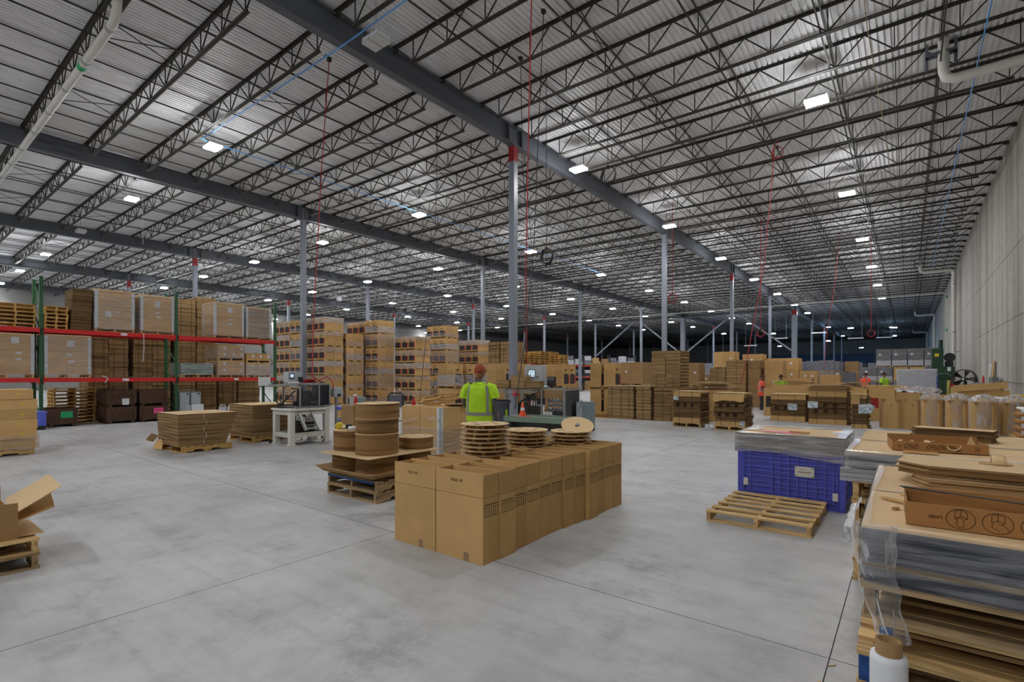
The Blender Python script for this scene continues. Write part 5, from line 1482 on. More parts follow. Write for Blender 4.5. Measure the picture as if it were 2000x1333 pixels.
# ------------------------------------------------------------------ worker in a lime vest, seen from behind
def person_body(name, joints, edges, mat, parent, loc=(0, 0, 0), sub=2):
    me = bpy.data.meshes.new(name)
    me.from_pydata([j[0] for j in joints], edges, [])
    o = put(name, me, parent, loc)
    sk = o.modifiers.new('skin', 'SKIN')
    for i, j in enumerate(joints):
        v = me.skin_vertices[0].data[i]; r = j[1]
        v.radius = r if isinstance(r, tuple) else (r, r); v.use_root = (i == 0)
    sk.use_smooth_shade = True
    ss = o.modifiers.new('sub', 'SUBSURF'); ss.levels = sub; ss.render_levels = sub
    me.materials.append(M[mat])
    return o
def worker(label, loc, rz, vest, cap, pants='cloth_dark', skin='skin', reach=True):
    t = thing('person', label, 'person', loc, rz)
    # facing local +Y; pelvis first
    J = [((0, 0, .95), (.15, .11)), ((0, .01, 1.10), (.15, .105)), ((0, .01, 1.28), (.165, .11)), ((0, 0, 1.42), (.15, .095)), ((0, .0, 1.49), (.065, .06)), ((0, .015, 1.56), (.055, .055)),
         ((.19, 0, 1.41), .062), ((.25, -.01, 1.14), .047), ((.26, .08, .92), .034), ((.262, .11, .86), (.038, .022)),
         ((-.19, 0, 1.41), .062), ((-.27, .05, 1.16), .047), ((-.24, .28, 1.06), .034), ((-.23, .35, 1.055), (.022, .038)),
         ((.095, 0, .88), .088), ((.105, .02, .50), .06), ((.11, -.01, .10), .042), ((.11, .10, .035), (.04, .03)),
         ((-.095, 0, .88), .088), ((-.11, .04, .50), .06), ((-.12, .0, .10), .042), ((-.12, .11, .035), (.04, .03))]
    E_ = [(0, 1), (1, 2), (2, 3), (3, 4), (4, 5), (3, 6), (6, 7), (7, 8), (8, 9), (3, 10), (10, 11), (11, 12), (12, 13), (0, 14), (14, 15), (15, 16), (16, 17), (0, 18), (18, 19), (19, 20), (20, 21)]
    person_body('body', J, E_, 'cloth_grey', t)
    # head, looking a little right
    hd = MB()
    def hf(u, v):
        a, b2 = 2 * pi * u, pi * v
        x, y, z = sin(b2) * cos(a), sin(b2) * sin(a), -cos(b2)
        jaw = 1 - .22 * max(0, -z) 
        return (.076 * x * jaw, .098 * y * (1 if y < 0 else jaw) + .008, .118 * z + .012 * max(0, y) * max(0, -z))
    hd.grid(hf, 24, 18)
    hd.lathe([(.012, 0), (.016, .012), (.004, .03)], (0, .10, -.02), 8)            # nose
    for s in (-1, 1):
        hd.lathe([(.004, -.004), (.026, 0), (.02, .008), (.006, .012)], (s * .076 - .004, -.005, -.005), 10, axis='X')   # ears
    h_ = hd.build('head', skin, t, (0, .02, 1.66), radians(-22))
    mb = MB(); mb.box(-.022, .097, -.052, .022, .101, -.046); mb.build('mouth', 'red_band', h_)
    for s in (-1, 1): MB().lathe([(.0, -.003), (.010, 0), (.0, .003)], (s * .030, .094, .012), 10, axis='Y').build('eye', 'black', h_)
    cp = MB()
    def cf(u, v):
        a, b2 = 2 * pi * u, pi * (.46 + .54 * v)
        return (.083 * sin(b2) * cos(a), .106 * sin(b2) * sin(a) + .004, -.126 * cos(b2) + .006)
    cp.grid(cf, 24, 9); cp.grid(lambda u, v: ((u - .5) * .13, .09 + .075 * v * (1 - (2 * u - 1) ** 2 * .5), .03 - .012 * v), 8, 3)
    co = cp.build('cap', cap, h_); q = co.modifiers.new('s', 'SOLIDIFY'); q.thickness = .004
    # hands: palm and five fingers each
    for s, wr, dr in ((1, Vector((.262, .10, .87)), Vector((0, .35, -.94))), (-1, Vector((-.23, .33, 1.055)), Vector((.05, 1, -.1)))):
        dr.normalize(); sd = dr.cross(Vector((1, 0, 0)) if s > 0 else Vector((0, 0, 1))).normalized()
        nn = dr.cross(sd)
        JJ = [(tuple(wr), .026), (tuple(wr + dr * .05), (.030, .018)), (tuple(wr + dr * .085), (.034, .015))]
        EE = [(0, 1), (1, 2)]
        for k, (off, ln) in enumerate(((-.03, .062), (-.010, .074), (.011, .07), (.03, .052))):
            p = wr + dr * .085 + sd * off; i0 = len(JJ)
            JJ += [(tuple(p + dr * .008), .0095), (tuple(p + dr * ln * .55 + nn * .008), .0085), (tuple(p + dr * ln * .92 + nn * .03), .0075)]
            EE += [(2, i0), (i0, i0 + 1), (i0 + 1, i0 + 2)]
        i0 = len(JJ); p = wr + dr * .03 + sd * -.03
        JJ += [(tuple(p + sd * -.012 + dr * .02), .011), (tuple(p + sd * -.026 + dr * .045 + nn * .015), .009)]; EE += [(1, i0), (i0, i0 + 1)]
        person_body('hand', JJ, EE, skin, t, sub=1)
        person_body('forearm_skin', [(tuple(wr - dr * .20), .044), (tuple(wr - dr * .05), .034), (tuple(wr), .029)], [(0, 1), (1, 2)], skin, t, sub=1)
    # vest: shell around the torso
    vs = MB()
    def vf(u, v):
        a = 2 * pi * u; z = .78 + .67 * v
        rx = .205 + .015 * sin(pi * v) + (.01 if v < .1 else 0) - .02 * max(0, v - .8) * 5
        ry = .145 + .012 * sin(pi * v) - .03 * max(0, v - .8) * 5
        f = .010 * noise.noise((cos(a) * 2.5, sin(a) * 2.5, v * 5))
        return ((rx + f) * cos(a), (ry + f) * sin(a) + .005, z)
    vs.grid(vf, 32, 14)
    vs.grid(lambda u, v: vf(u, 1) if v == 0 else (vf(u, 1)[0] * (1 - .62 * v), vf(u, 1)[1] * (1 - .45 * v), vf(u, 1)[2] + .055 * v), 32, 2)
    vo = vs.build('vest', vest, t); q = vo.modifiers.new('s', 'SOLIDIFY'); q.thickness = .005
    for s in (-1, 1):
        sl = MB(); sl.tube([(s * .13, 0, 1.44), (s * .20, 0, 1.41), (s * .245, 0, 1.30), (s * .255, 0, 1.25)], [.07, .082, .075, .076], 14, cap=False); sl.build('sleeve', vest, t)
    tp = MB()
    def tf(z0, z1):
        tp.grid(lambda u, v: tuple(Vector(vf(u, (z0 + (z1 - z0) * v - .78) / .67)) * 1.0 + Vector((cos(2 * pi * u), sin(2 * pi * u), 0)) * .004), 32, 1)
    tf(.98, 1.03)
    for uu in (.62, .88, .12, .38):
        tp.grid(lambda u, v, uu=uu: tuple(Vector(vf(uu - .02 + .04 * u, .3 + .7 * v)) + Vector((cos(2 * pi * uu), sin(2 * pi * uu), 0)) * .004), 2, 8)
    tp.build('reflective_tape', 'reflect', t)
    # trousers and shoes
    for s in (-1, 1):
        lg = MB(); x = .10 * s; ky = .04 if s < 0 else .02
        lg.tube([(x * .8, 0, .98), (x, 0, .86), (x * 1.05, ky * .6, .66), (x * 1.1, ky, .5), (x * 1.15, 0, .28), (x * 1.18, -.005, .09)], [.118, .112, .09, .075, .068, .062], 16); lg.build('trouser_leg', pants, t)
        sh_ = MB(); sh_.grid(lambda u, v: (x * 1.18 + .048 * cos(pi * u) * sin(pi * (.12 + .88 * min(1, v + .1))) , -.07 + .27 * v, .002 + .075 * sin(pi * u) * (1 - .4 * v)), 10, 10); sh_.box(x * 1.18 - .045, -.07, 0, x * 1.18 + .045, .19, .02); sh_.build('shoe', 'black', t)
    return t
worker('person in lime vest and rust cap seen from behind, working beside the reels', (-5.36, 6.06, 0), radians(26), 'lime', 'hair_red')

# ------------------------------------------------------------------ second machine by the red banded column
t = thing('packing_machine', 'packing machine with smoked clear guards in front of the middle column', 'machine', (-8.75, 12.75, 0), radians(8))
mw, md = 1.0, .55
for sx in (-1, 1):
    for sy in (-1, 1):
        MB().bbox(sx * (mw - .04) - .035, sy * (md - .04) - .035, 0, sx * (mw - .04) + .035, sy * (md - .04) + .035, 1.22, .004).build('corner_post', 'steel', t)
mb = MB()
for z in (.35, 1.2):
    for sy in (-1, 1): mb.box(-mw, sy * (md - .03) - .025, z, mw, sy * (md - .03) + .025, z + .05)
    for sx in (-1, 1): mb.box(sx * (mw - .03) - .025, -md, z, sx * (mw - .03) + .025, md, z + .05)
mb.build('frame_rail', 'steel', t)['kind'] = 'stuff'
MB().box(.25 - .02, -md, .4, .25 + .02, -md + .04, 1.2).build('guard_post', 'steel', t)
MB().box(-mw + .05, -md + .05, .36, mw - .05, md - .05, .41).build('bed', 'cab_grey', t)
MB().box(-mw + .06, -md + .06, .05, mw - .06, md - .06, .35).build('base_cabinet', 'steel_dark', t)
for x0, x1, mt_ in ((.27, mw - .06, 'clear_dark'), (-.3, .23, 'clear_dark')):
    MB().box(x0, -md - .002, .42, x1, -md + .004, 1.18).build('guard_pane', mt_, t)
MB().box(mw - .004, -md + .06, .42, mw + .002, md - .06, 1.18).build('guard_pane', 'clear_dark', t)
mb = MB()
for k in range(9):
    a = k * 1.7; mb.tube([(-.55 + k * .06, -.3 + .02 * k, .45), (-.5 + k * .07, -.2 + .1 * sin(a), .75), (-.6 + k * .08, -.1 + .1 * cos(a), 1.05)], .014, 6)
mb.box(-.7, -.25, .41, -.5, .1, .8).box(-.35, -.2, .41, -.1, .15, .7).bar((-.6, -.3, .8), (-.1, -.2, 1.1), .05).lathe([(.09, -.1), (.09, .1)], (-.35, -.1, .95), 16, axis='Y')
mb.box(.0, -.35, .75, .2, -.2, .95)
mb.build('mechanism', 'steel_dark', t)
dr_ = MB()
for r_ in range(3):
    for c_ in range(4): dr_.lathe([(.055, -.03), (.055, .03)], (.4 + c_ * .12, -.3, .62 + r_ * .13), 14, axis='Y')
dr_.build('roller_drum', 'steel', t)
MB().lathe([(.3, .44), (.3, .6)], (.62, .1, 0), 28).build('turntable', 'grey_plastic', t)
MB().box(-mw - .5, -md - .1, 1.14, .18, -md + .02, 1.165).box(-mw - .5, -md - .1, 1.19, .18, -md + .02, 1.215).box(-mw - .3, -md - .1, 1.10, .1, -md + .02, 1.12).build('infeed_rail', 'steel', t)
cb_ = MB().bbox(-.5, -.2, 1.29, .1, .12, 1.93, .012).box(-.4, -.15, 1.25, .0, .1, 1.29).build('control_cabinet', 'cab_light', t)
MB().box(-.38, -.208, 1.55, -.12, -.2, 1.80).build('screen_bezel', 'grey_plastic', cb_); so_ = MB().box(-.355, -.211, 1.58, -.145, -.2085, 1.775).build('screen', 'screen', cb_)
for k, (mt_, x, z) in enumerate((('red', -.33, 1.74), ('green_spray', -.27, 1.69), ('yellow', -.21, 1.73), ('blue_plastic', -.29, 1.63), ('white', -.2, 1.62))): MB().box(x - .02, -.2125, z - .015, x + .02, -.2112, z + .015).build('screen_tile', mt_, cb_)
MB().lathe([(.02, 0), (.025, -.02)], (-.05, -.2, 1.58), 12, axis='Y').build('knob', 'black', cb_)
MB().box(-.02, -.22, 1.29, .3, -.2, 1.31).build('light_strip', 'glow', t)
mb = MB(); mb.bbox(.30, -.3, 1.30, .56, -.18, 1.58, .02); mb.bar((.43, -.2, 1.25), (.43, -.2, 1.35), .05); mb.build('terminal', 'black', t); MB().box(.33, -.304, 1.48, .53, -.3, 1.56).build('terminal_screen', 'grey_plastic', t)
# pads stacked on the infeed rail
for k, (x, n, w_) in enumerate(((-.95, 7, .42), (-.42, 11, .52), (.02, 6, .52))):
    s = thing('pad_stack', 'stack of kraft pads on top of the smoked guard machine, %s from left' % ORD[k], 'pad stack', (-8.75 + cos(radians(8)) * (x + .0) + .07, 12.75 + sin(radians(8)) * x - .55, 1.254), radians(8), 'kraft pads on the machine')
    for i in range(n): MB().box(-w_ / 2 + RND.uniform(-.008, .008), -.15, i * .034, w_ / 2 + RND.uniform(-.008, .008), .15, i * .034 + .031).build('pad', 'edge_fine', s)
# outfeed conveyor in front of it
t = thing('conveyor', 'grey green roller conveyor in front of the smoked guard machine', 'conveyor', (-7.3, 10.9, 0), radians(8))
MB().box(-1.1, -.35, .48, .55, .35, .52).box(-1.1, -.38, .42, .55, -.34, .56).box(-1.1, .34, .42, .55, .38, .56).build('bed', simple('grey_green_paint', srgb(120, 138, 122), .5, var=.06), t)
for k in range(6): MB().tube([(.6 + k * .06, -.33, .52 - .02 * k), (.6 + k * .06, .33, .52 - .02 * k)], .022, 10).build('roller', 'steel', t)
for x in (-.95, .45):
    for yy in (-.3, .3): MB().box(x - .03, yy - .03, 0, x + .03, yy + .03, .48).build('leg', 'steel_dark', t)
# cone, bins, cabinet
t = thing('traffic_cone', 'small orange cone with white band on the machine conveyor', 'cone', (-8.0, 10.75, .521))
MB().box(-.13, -.13, 0, .13, .13, .02).build('base', 'orange', t); MB().lathe([(.10, .02), (.06, .18)], n=18, caps=(False, False)).lathe([(.045, .25), (.025, .38), (.0, .39)], n=18, caps=(False, False)).build('body', 'orange', t); MB().lathe([(.0605, .18), (.0455, .25)], n=18, caps=(False, False)).build('band', 'white', t)
t = thing('trash_can', 'large grey trash can with lime sticker between worker and column', 'trash can', (-9.55, 11.75, 0))
MB().lathe([(.22, 0), (.27, .80), (.30, .81), (.30, .86), (.275, .86), (.26, .80), (.2, .02)], n=32).build('body', 'grey_plastic', t)
MB().lathe([(.297, .845), (.305, .85), (.305, .88), (.29, .885)], n=32, caps=(False, False)).build('rim', 'black', t); MB().box(.255, -.10, .42, .27, -.02, .62).build('sticker', 'lime', t)
t = thing('electric_cabinet', 'narrow grey cabinet standing right of the smoked guard machine', 'cabinet', (-7.45, 13.1, 0), radians(6))
MB().bbox(-.2, -.2, .06, .22, .2, .86, .01).build('body', 'cab_grey', t); MB().box(-.2, -.208, .1, -.02, -.2, .82).build('door', 'cab_light', t); MB().box(-.24, -.16, .35, -.2, .16, .8).build('side_unit', 'black', t); MB().box(-.19, -.19, 0, .21, .19, .06).build('plinth', 'black', t)
mb = MB(); mb.tube([(-.05, -.2, .86), (.0, -.26, .92), (-.04, -.28, .7), (-.16, -.24, .6)], .008, 6); mb.build('cable', 'black', t)
fe = thing('extinguisher_box', 'small red box fixed on the middle column', 'box', (-11.65, 15.2, 1.05)); MB().bbox(-.055, -.12, -.18, .1, .12, .18, .01).build('body', 'red', fe); MB().box(.1, -.08, -.12, .106, .08, .12).build('panel', 'red_band', fe)

# ------------------------------------------------------------------ golden cartons: tower block, rows
def golden_mesh(w, d, h, face='Y', seed=0):
    mb = MB().bbox(-w / 2, -d / 2, 0, w / 2, d / 2, h, .006)
    def pr(u0, v0, u1, v1, m):      # print on the pictured face
        if face == 'Y': mb.box(-w / 2 + w * u0, -d / 2 - .0015, h * v0, -w / 2 + w * u1, -d / 2, h * v1, m)
        else: mb.box(w / 2, -d / 2 + d * u0, h * v0, w / 2 + .0015, -d / 2 + d * u1, h * v1, m)
    def plain(u0, v0, u1, v1, m):
        if face != 'Y': mb.box(-w / 2 + w * u0, -d / 2 - .0012, h * v0, -w / 2 + w * u1, -d / 2, h * v1, m)
        else: mb.box(w / 2, -d / 2 + d * u0, h * v0, w / 2 + .0012, -d / 2 + d * u1, h * v1, m)
    pr(.06, .08, .78, .55, 1); pr(.78, .10, .94, .50, 2); pr(.15, .70, .55, .76, 3); pr(.15, .64, .45, .665, 3); pr(.46, .90, .54, .95, 3)
    for k in range(9): plain(.12 + k * .09, .3, .13 + k * .09, .72, 4)
    plain(.3, .13, .34, .17, 3); plain(.66, .13, .70, .17, 3)
    me = mb.mesh('carton')
    for q in ('kraft_tan', 'print_dark', 'print_red', 'ink_grey', 'ink_grey'): me.materials.append(M[q])
    return me
GY = golden_mesh(.585, .565, .70)
GX_ = golden_mesh(.50, .50, .95, 'X')
def tier(label, x1, y0, z, nx, ny, me, w, d, h, corner=True, filmz=None, seed=0, group='wrapped tiers of golden cartons', ph=.105):
    """One pallet tier of cartons; (x1, y0) is the corner nearest the camera."""
    t = thing('carton_tier', label, 'carton load', (x1 - nx * w / 2, y0 + ny * d / 2, z), 0, group)
    put('pallet', pallet_mesh(round(nx * w, 2), round(ny * d, 2), .10, 6, 'wood_new'), t)
    for i in range(nx):
        for j in range(ny):
            if j > 0 and not (corner and i == nx - 1): continue
            put('carton', me, t, (-nx * w / 2 + w * (i + .5), -ny * d / 2 + d * (j + .5), ph))
    if not corner or nx > 1:
        MB().box(-nx * w / 2 + .01, -ny * d / 2 + d, ph, nx * w / 2 - (w if corner else .01), ny * d / 2 - .01, ph + h).build('carton_block', 'kraft_tan', t)
    if filmz:
        f = wrap(-nx * w / 2 - .008, -ny * d / 2 - .008, ph + h * filmz[0], nx * w / 2 + .008, ny * d / 2 + .008, ph + h * filmz[1], seed, .016, 0, 9, 5)
        f.build('stretch_film', filmz[2] if len(filmz) > 2 else 'film', t)
    return t
FZ = [(.0, .35), (.55, 1.0), (.0, 1.0, 'film_thin'), (.7, 1.05), (0, .5, 'film_thick'), (.6, 1.05, 'film_thick')]
def tower(where, x1, y0, nx, ny, n, seed, me=GY, w=.6, d=.58, h=.70, pitch=.808, corner=True, zs=0):
    for i in range(n):
        tier('golden carton tier, %s from the floor in %s' % (ORD[i], where), x1, y0, zs + i * pitch, nx, ny, me, w, d, h, corner, FZ[(i * 2 + seed) % 6], seed * 10 + i)
tower('the corner tower nearest the cream machine', -25.22, 15.75, 3, 2, 6, 1)
tower('the second tower left along its dark side', -27.06, 15.75, 3, 2, 6, 2, corner=False)
tower('the third tower left along its dark side', -28.9, 15.75, 3, 2, 6, 3, corner=False)
tower('the low tower next to the corner tower', -25.22, 17.1, 2, 2, 5, 4)
tower('the tower rising behind the low tower', -25.5, 18.55, 3, 2, 6, 5)
tower('the third tower seen from the cream machine', -24.10, 18.45, 2, 2, 6, 6)
tower('the wide tower with three picture faces', -22.25, 19.62, 3, 2, 5, 7, pitch=.776, h=.66, me=golden_mesh(.585, .565, .66))
tower('the tall tower behind the worker cap', -23.3, 23.1, 3, 2, 6, 8)
tower('the hazy tower right of the tall one', -23.0, 25.9, 3, 2, 5, 9)
tower('the last low tower by the second column', -21.9, 28.0, 2, 2, 4, 10)
def row(where, x1, y0, nx, ny, n, seed, corner=True, w=.51, d=.52):
    for i in range(n):
        t = tier('golden carton load, %s from the floor in %s' % (ORD[i], where), x1, y0, i * 1.07, nx, ny, GX_, w, d, .95, corner, (0, .5, 'film_thick') if (i == 1 and seed % 2) else (0, .3, 'film') if i == 1 and seed == 2 else None, seed, 'big golden carton loads')
row('the row behind the worker, left end', -15.1, 15.5, 2, 1, 2, 1)
row('the row behind the worker, second', -15.1, 16.25, 2, 1, 2, 3)
row('the row behind the worker, third', -15.1, 17.05, 2, 1, 2, 5)
row('the brown pair left of the column', -13.16, 16.5, 2, 1, 2, 4)
row('the pair behind the control cabinet', -13.0, 17.6, 2, 1, 2, 6)
row('the pair left of the leaning pallets', -11.9, 19.0, 2, 2, 2, 8)
row('the free standing pair before the far rack', -9.1, 18.45, 2, 1, 2, 10, w=.62)
# loose planks before it
for k in range(14):
    o = MB().bbox(-.55, -.05, 0, .55, .05, .035, .004).build('plank', 'wood_new', None, (-9.6 + RND.uniform(-.12, .12), 17.55 + (k % 4) * .13 + RND.uniform(-.02, .02), .001 + (k // 4) * .06), RND.uniform(-.15, .15))
    tag(o, 'loose pale plank, %s place of the %s layer in the heap before the carton pair' % (ORD[k % 4], ORD[k // 4]), 'plank', 'loose planks in a heap')
# tall pallet stacks behind the machine
PWm = pallet_mesh(1.05, 1.1, .132, 5, 'wood_new')
for k, (y, n) in enumerate(((25.7, 21), (26.9, 21), (28.1, 22), (29.3, 22), (30.5, 21))):
    piles(-19.6, y, 0, n, 'behind the control cabinet, %s along' % ORD[k], PWm, .148)
piles(-17.2, 27.3, 0, 11, 'beside the second girder column, lower than the rest', PWm, .148)
# dark strapped stacks left of the pallets
strap_stack('tall dark strapped stack between tower block and middle column', -17.7, -16.95, 20.7, 21.7, 0, 20, .17, 'edge', 1, 8)
strap_stack('tall strapped stack just left of the middle column', -16.9, -16.1, 20.75, 21.75, 0, 20, .17, 'edge', 1, 9)

# ------------------------------------------------------------------ stock on the right: strapped stacks
def papers(t, x, y, z, w=.2, h=.16, tilt=.0, mat='label_blue'):
    o = MB().box(-w / 2, -.002, -h / 2, w / 2, 0, h / 2).build('paper_label', mat, t, (x, y, z)); o.rotation_euler = (radians(-6), tilt, 0)
RG = 'strapped stacks on the right floor'
strap_stack('waist high strapped stack, leftmost of the right hand rows', -9.03, -7.98, 17.57, 18.5, 0, 10, .122, 'edge_fine', 1, 11, 3, group=RG)
MB().box(-9.05, 17.55, 1.225, -7.3, 18.5, 1.24).build('cover_sheet', 'kraft_light')
tag([o for o in COL.objects if o.name == 'cover_sheet'][0], 'pale cover sheet lying over the two leftmost strapped stacks', 'sheet')
strap_stack('narrow strapped stack with unevenly laid bundles, second of the right rows', -7.90, -7.32, 17.58, 18.5, 0, 10, .122, 'edge_fine', 1, 12, 1, .02, group=RG)
strap_stack('strapped stack carrying the tall slotted stack', -7.22, -5.95, 17.6, 18.6, 0, 9, .133, 'edge', 2, 13, 1, group=RG)
# tall stack with square slots in its right side
t = thing('slotted_stack', 'tall stack of flat cartons with square slots in its right side', 'stack', (-6.79, 18.1, 1.205))
w, d, bh = 1.04, .95, .118
for i in range(11):
    for c_ in range(2):
        mb = MB(); xa = -w / 2 + c_ * w / 2
        if c_ == 0: mb.bbox(xa + .003, -d / 2, i * bh, xa + w / 2 - .003, d / 2, i * bh + bh - .006, .008)
        else:
            xb = xa + w / 2 - .003
            mb.bbox(xa + .003, -d / 2, i * bh, xb - .12, d / 2, i * bh + bh - .006, .008)
            mb.box(xb - .12, -d / 2, i * bh, xb, d / 2, i * bh + .03); mb.box(xb - .12, -d / 2, i * bh + bh - .036, xb, d / 2, i * bh + bh - .006)
            for k in range(5):
                yy = -d / 2 + k * (d - .06) / 4
                mb.box(xb - .12, yy, i * bh + .03, xb, yy + .06, i * bh + bh - .036)
        o = mb.build('bundle', 'edge_fine', t, (RND.uniform(-.008, .008), RND.uniform(-.008, .008), 0))
MB().box(-w / 2 + .2, -d / 2 - .012, 0, -w / 2 + .21, -d / 2 - .008, .5).box(w / 2 - .25, -d / 2 - .012, 0, w / 2 - .24, -d / 2 - .008, .5).build('strapping', 'strap', t)
# stacks of die cut blanks with finger holes on pallets
def blank_stack(label, x0, x1, y0, y1, n, h, holes=True, pal=True, seed=0, crumple=False, rows_=(2,), paper=None, top_lip=True):
    w, d = x1 - x0, y1 - y0
    t = thing('blank_stack', label, 'stack', ((x0 + x1) / 2, (y0 + y1) / 2, 0), 0, 'stacks of slotted carton blanks')
    pz = 0
    if pal: put('pallet', pallet_mesh(round(w + .02, 2), round(d + .02, 2), .13, 6, 'wood'), t); pz = .131
    r_ = random.Random(seed)
    bh = (h - pz) / n
    for i in range(n):
        ox = r_.uniform(-.02, .02)
        mb = MB(); z0, z1 = i * bh, (i + 1) * bh - .006
        cut = holes and i in rows_
        front = 'kraft' if (i == 0 or i == n - 1) else 'edge_dark'
        if cut:
            mb.box(-w / 2 + ox, -d / 2 + .1, z0, w / 2 + ox, d / 2, z1, 0, 1)
            xs = [-.5, -.33, -.2, -.03, .1, .27, .5]
            for a, b2 in ((-.5, -.36), (-.24, -.10), (.02, .16), (.28, .5)): mb.box(w * a + ox, -d / 2, z0, w * b2 + ox, -d / 2 + .1, z1, 0, 1)
            mb.box(-w / 2 + ox, -d / 2, z1 - .02, w / 2 + ox, -d / 2 + .1, z1, 0, 1)
        else: mb.bbox(-w / 2 + ox, -d / 2, z0, w / 2 + ox, d / 2, z1, .008)
        mb.build('blank', [front, 'kraft_dark'], t, (0, 0, pz))
    fr = MB()      # the ragged right hand edges, two or three sheets sticking out per layer
    for k in range(int((h - pz) / .03)):
        q = r_.uniform(.0, .06)
        fr.box(w / 2 - .05, -d / 2 + .04, pz + k * .03, w / 2 + .02 + q, d / 2 - .02, pz + k * .03 + .012)
    fr.build('sheet_edges', 'edge', t)['kind'] = 'stuff'
    s = MB()
    for q in (-.28, .2): s.box(w * q - .006, -d / 2 - .004, pz, w * q + .006, -d / 2 - .001, h); s.box(w * q - .006, -d / 2 - .004, h, w * q + .006, d / 2, h + .002)
    s.build('strapping', 'strap', t)
    if top_lip: MB().box(-w / 2 - .02, -d / 2 - .03, h, w / 2 - .02, d / 2, h + .006).build('top_sheet', 'kraft_light', t)
    if crumple:
        cr = MB(); cr.grid(lambda u, v: (-w / 2 - .03 + (w + .02) * u, -d / 2 - .02 - .03 * v, h - .02 - .28 * v * (.75 + .35 * noise.noise((u * 4, 0, 3)))), 14, 4); cr.build('drooping_sheet', 'kraft', t)
    if paper: papers(t, *paper)
    return t
blank_stack('blank stack with white tag at its upper left corner, on a pallet', -5.91, -5.06, 16.0, 16.85, 6, 1.12, True, True, 1, rows_=(3,), paper=(-.33, -.44, .90, .16, .11))
blank_stack('blank stack with a drooping kraft cover sheet and two rows of slots', -4.56, -3.72, 15.72, 16.6, 7, 1.10, True, True, 2, True, (2, 4), paper=(.36, -.45, .22, .12, .14))
o = MB().box(-.11, -.002, 0, .11, 0, .2).build('paper', 'label_blue', None, (-4.66, 15.55, .02)); o.rotation_euler = (radians(-50), 0, radians(20)); tag(o, 'printed pale paper sheet slumped between the two slotted blank stacks', 'paper')
blank_stack('blank stack with white sheet hung on its front, right of the gap', -3.90, -2.80, 20.2, 21.2, 5, .96, True, False, 3, rows_=(2,), paper=(.15, -.51, .52, .30, .24))
t = blank_stack('taller blank stack topped by fanned loose boards', -2.62, -1.55, 19.62, 20.6, 6, 1.10, True, False, 4, rows_=(2, 3), paper=(-.42, -.51, .64, .30, .22))
for i in range(9):
    o = MB().prism([(-.62, -.42), (.52 + RND.uniform(0, .12), -.46), (.60, .42), (-.55, .45)], 0, .012).build('loose_board', 'kraft' if i % 2 else 'kraft_dark', t, (RND.uniform(-.05, .06), 0, 1.112 + i * .022)); o.rotation_euler = (RND.uniform(-.01, .01), RND.uniform(-.012, .012), RND.uniform(-.04, .04))
t = blank_stack('narrow stack with papers hanging from its side, beside the open bins', -1.38, -.98, 18.82, 19.5, 8, 1.04, False, False, 5)
papers(t, .12, -.36, .60, .26, .28); papers(t, .26, -.352, .62, .2, .26, .5)
for x in (-.1,): MB().box(-.2, -.36, .74, .02, -.345, 1.03).build('face_flap', 'kraft', t)
# open gaylords behind
def gaylord(label, x0, x1, y0, y1, h, fill=None, red=False, pic=False, mat='kraft', z=0):
    w, d = x1 - x0, y1 - y0
    t = thing('gaylord_box', label, 'box', ((x0 + x1) / 2, (y0 + y1) / 2, z), 0, 'large open kraft bins')
    th = .012
    MB().box(-w / 2, -d / 2, 0, w / 2, d / 2, .02).build('base', mat, t)
    for nm, a in (('wall', (-w / 2, -d / 2, w / 2, -d / 2 + th)), ('wall', (-w / 2, d / 2 - th, w / 2, d / 2)), ('wall', (-w / 2, -d / 2 + th, -w / 2 + th, d / 2 - th)), ('wall', (w / 2 - th, -d / 2 + th, w / 2, d / 2 - th))):
        MB().box(a[0], a[1], .02, a[2], a[3], h).build(nm, mat, t)
    if red: MB().box(-w * .42, -d / 2 - .002, h * .40, -w * .42 + .24, -d / 2, h * .72).build('printed_panel', 'print_red', t)
    if pic:
        MB().box(-w * .08, -d / 2 - .002, h * .32, w * .1, -d / 2, h * .72).build('printed_panel', 'print_red', t)
        MB().box(-w * .45, -d / 2 - .002, h * .32, -w * .12, -d / 2, h * .72).box(w * .13, -d / 2 - .002, h * .32, w * .45, -d / 2, h * .72).build('printed_panel', 'print_dark', t)
    if fill: MB().grid(lambda u, v: (-w / 2 + .02 + (w - .04) * u, -d / 2 + .02 + (d - .04) * v, h - .06 + .22 * abs(noise.noise((u * w * 3, v * d * 3, x0)))), max(6, int(w * 10)), 8).build('filling', fill, t)
    return t
gaylord('open kraft bin with dark and red picture print between the blank stacks', -4.62, -3.0, 22.6, 23.8, 1.10, None, False, True)
gaylord('low kraft bin heaped with white foam peaks', -3.0, -1.75, 23.0, 24.2, 1.04, 'foam_white')
gaylord('plain kraft bin behind the narrow stack', -1.80, -1.16, 22.3, 23.3, 1.13)
gaylord('kraft bin with red square print behind the open octagonal bins', -1.12, -.36, 22.4, 23.4, 1.13, None, True)
gaylord('kraft bin filled with bagged parts, third in the long row', -.33, .34, 22.5, 23.5, 1.03, 'foam_white')
gaylord('kraft bin filled with clear bags, fourth in the long row', .36, .84, 22.6, 23.6, 1.0, 'foam_white')
gaylord('kraft bin, fifth in the long row before the drum fan', .86, 1.30, 22.6, 23.6, .95)
gaylord('long kraft bin with white foam sheets on top near the wall', 1.33, 2.55, 22.4, 23.4, .88, 'foam_white')
gaylord('wide kraft bin behind the foam topped one near the wall', 1.4, 2.75, 24.1, 25.2, 1.10)
o = MB().box(-.7, -.02, 0, .7, .0, .24).build('flap_board', 'kraft', None, (2.0, 24.05, 1.102)); tag(o, 'sloping kraft board across the wide bin near the wall', 'board'); o.rotation_euler = (radians(-20), radians(-6), 0)
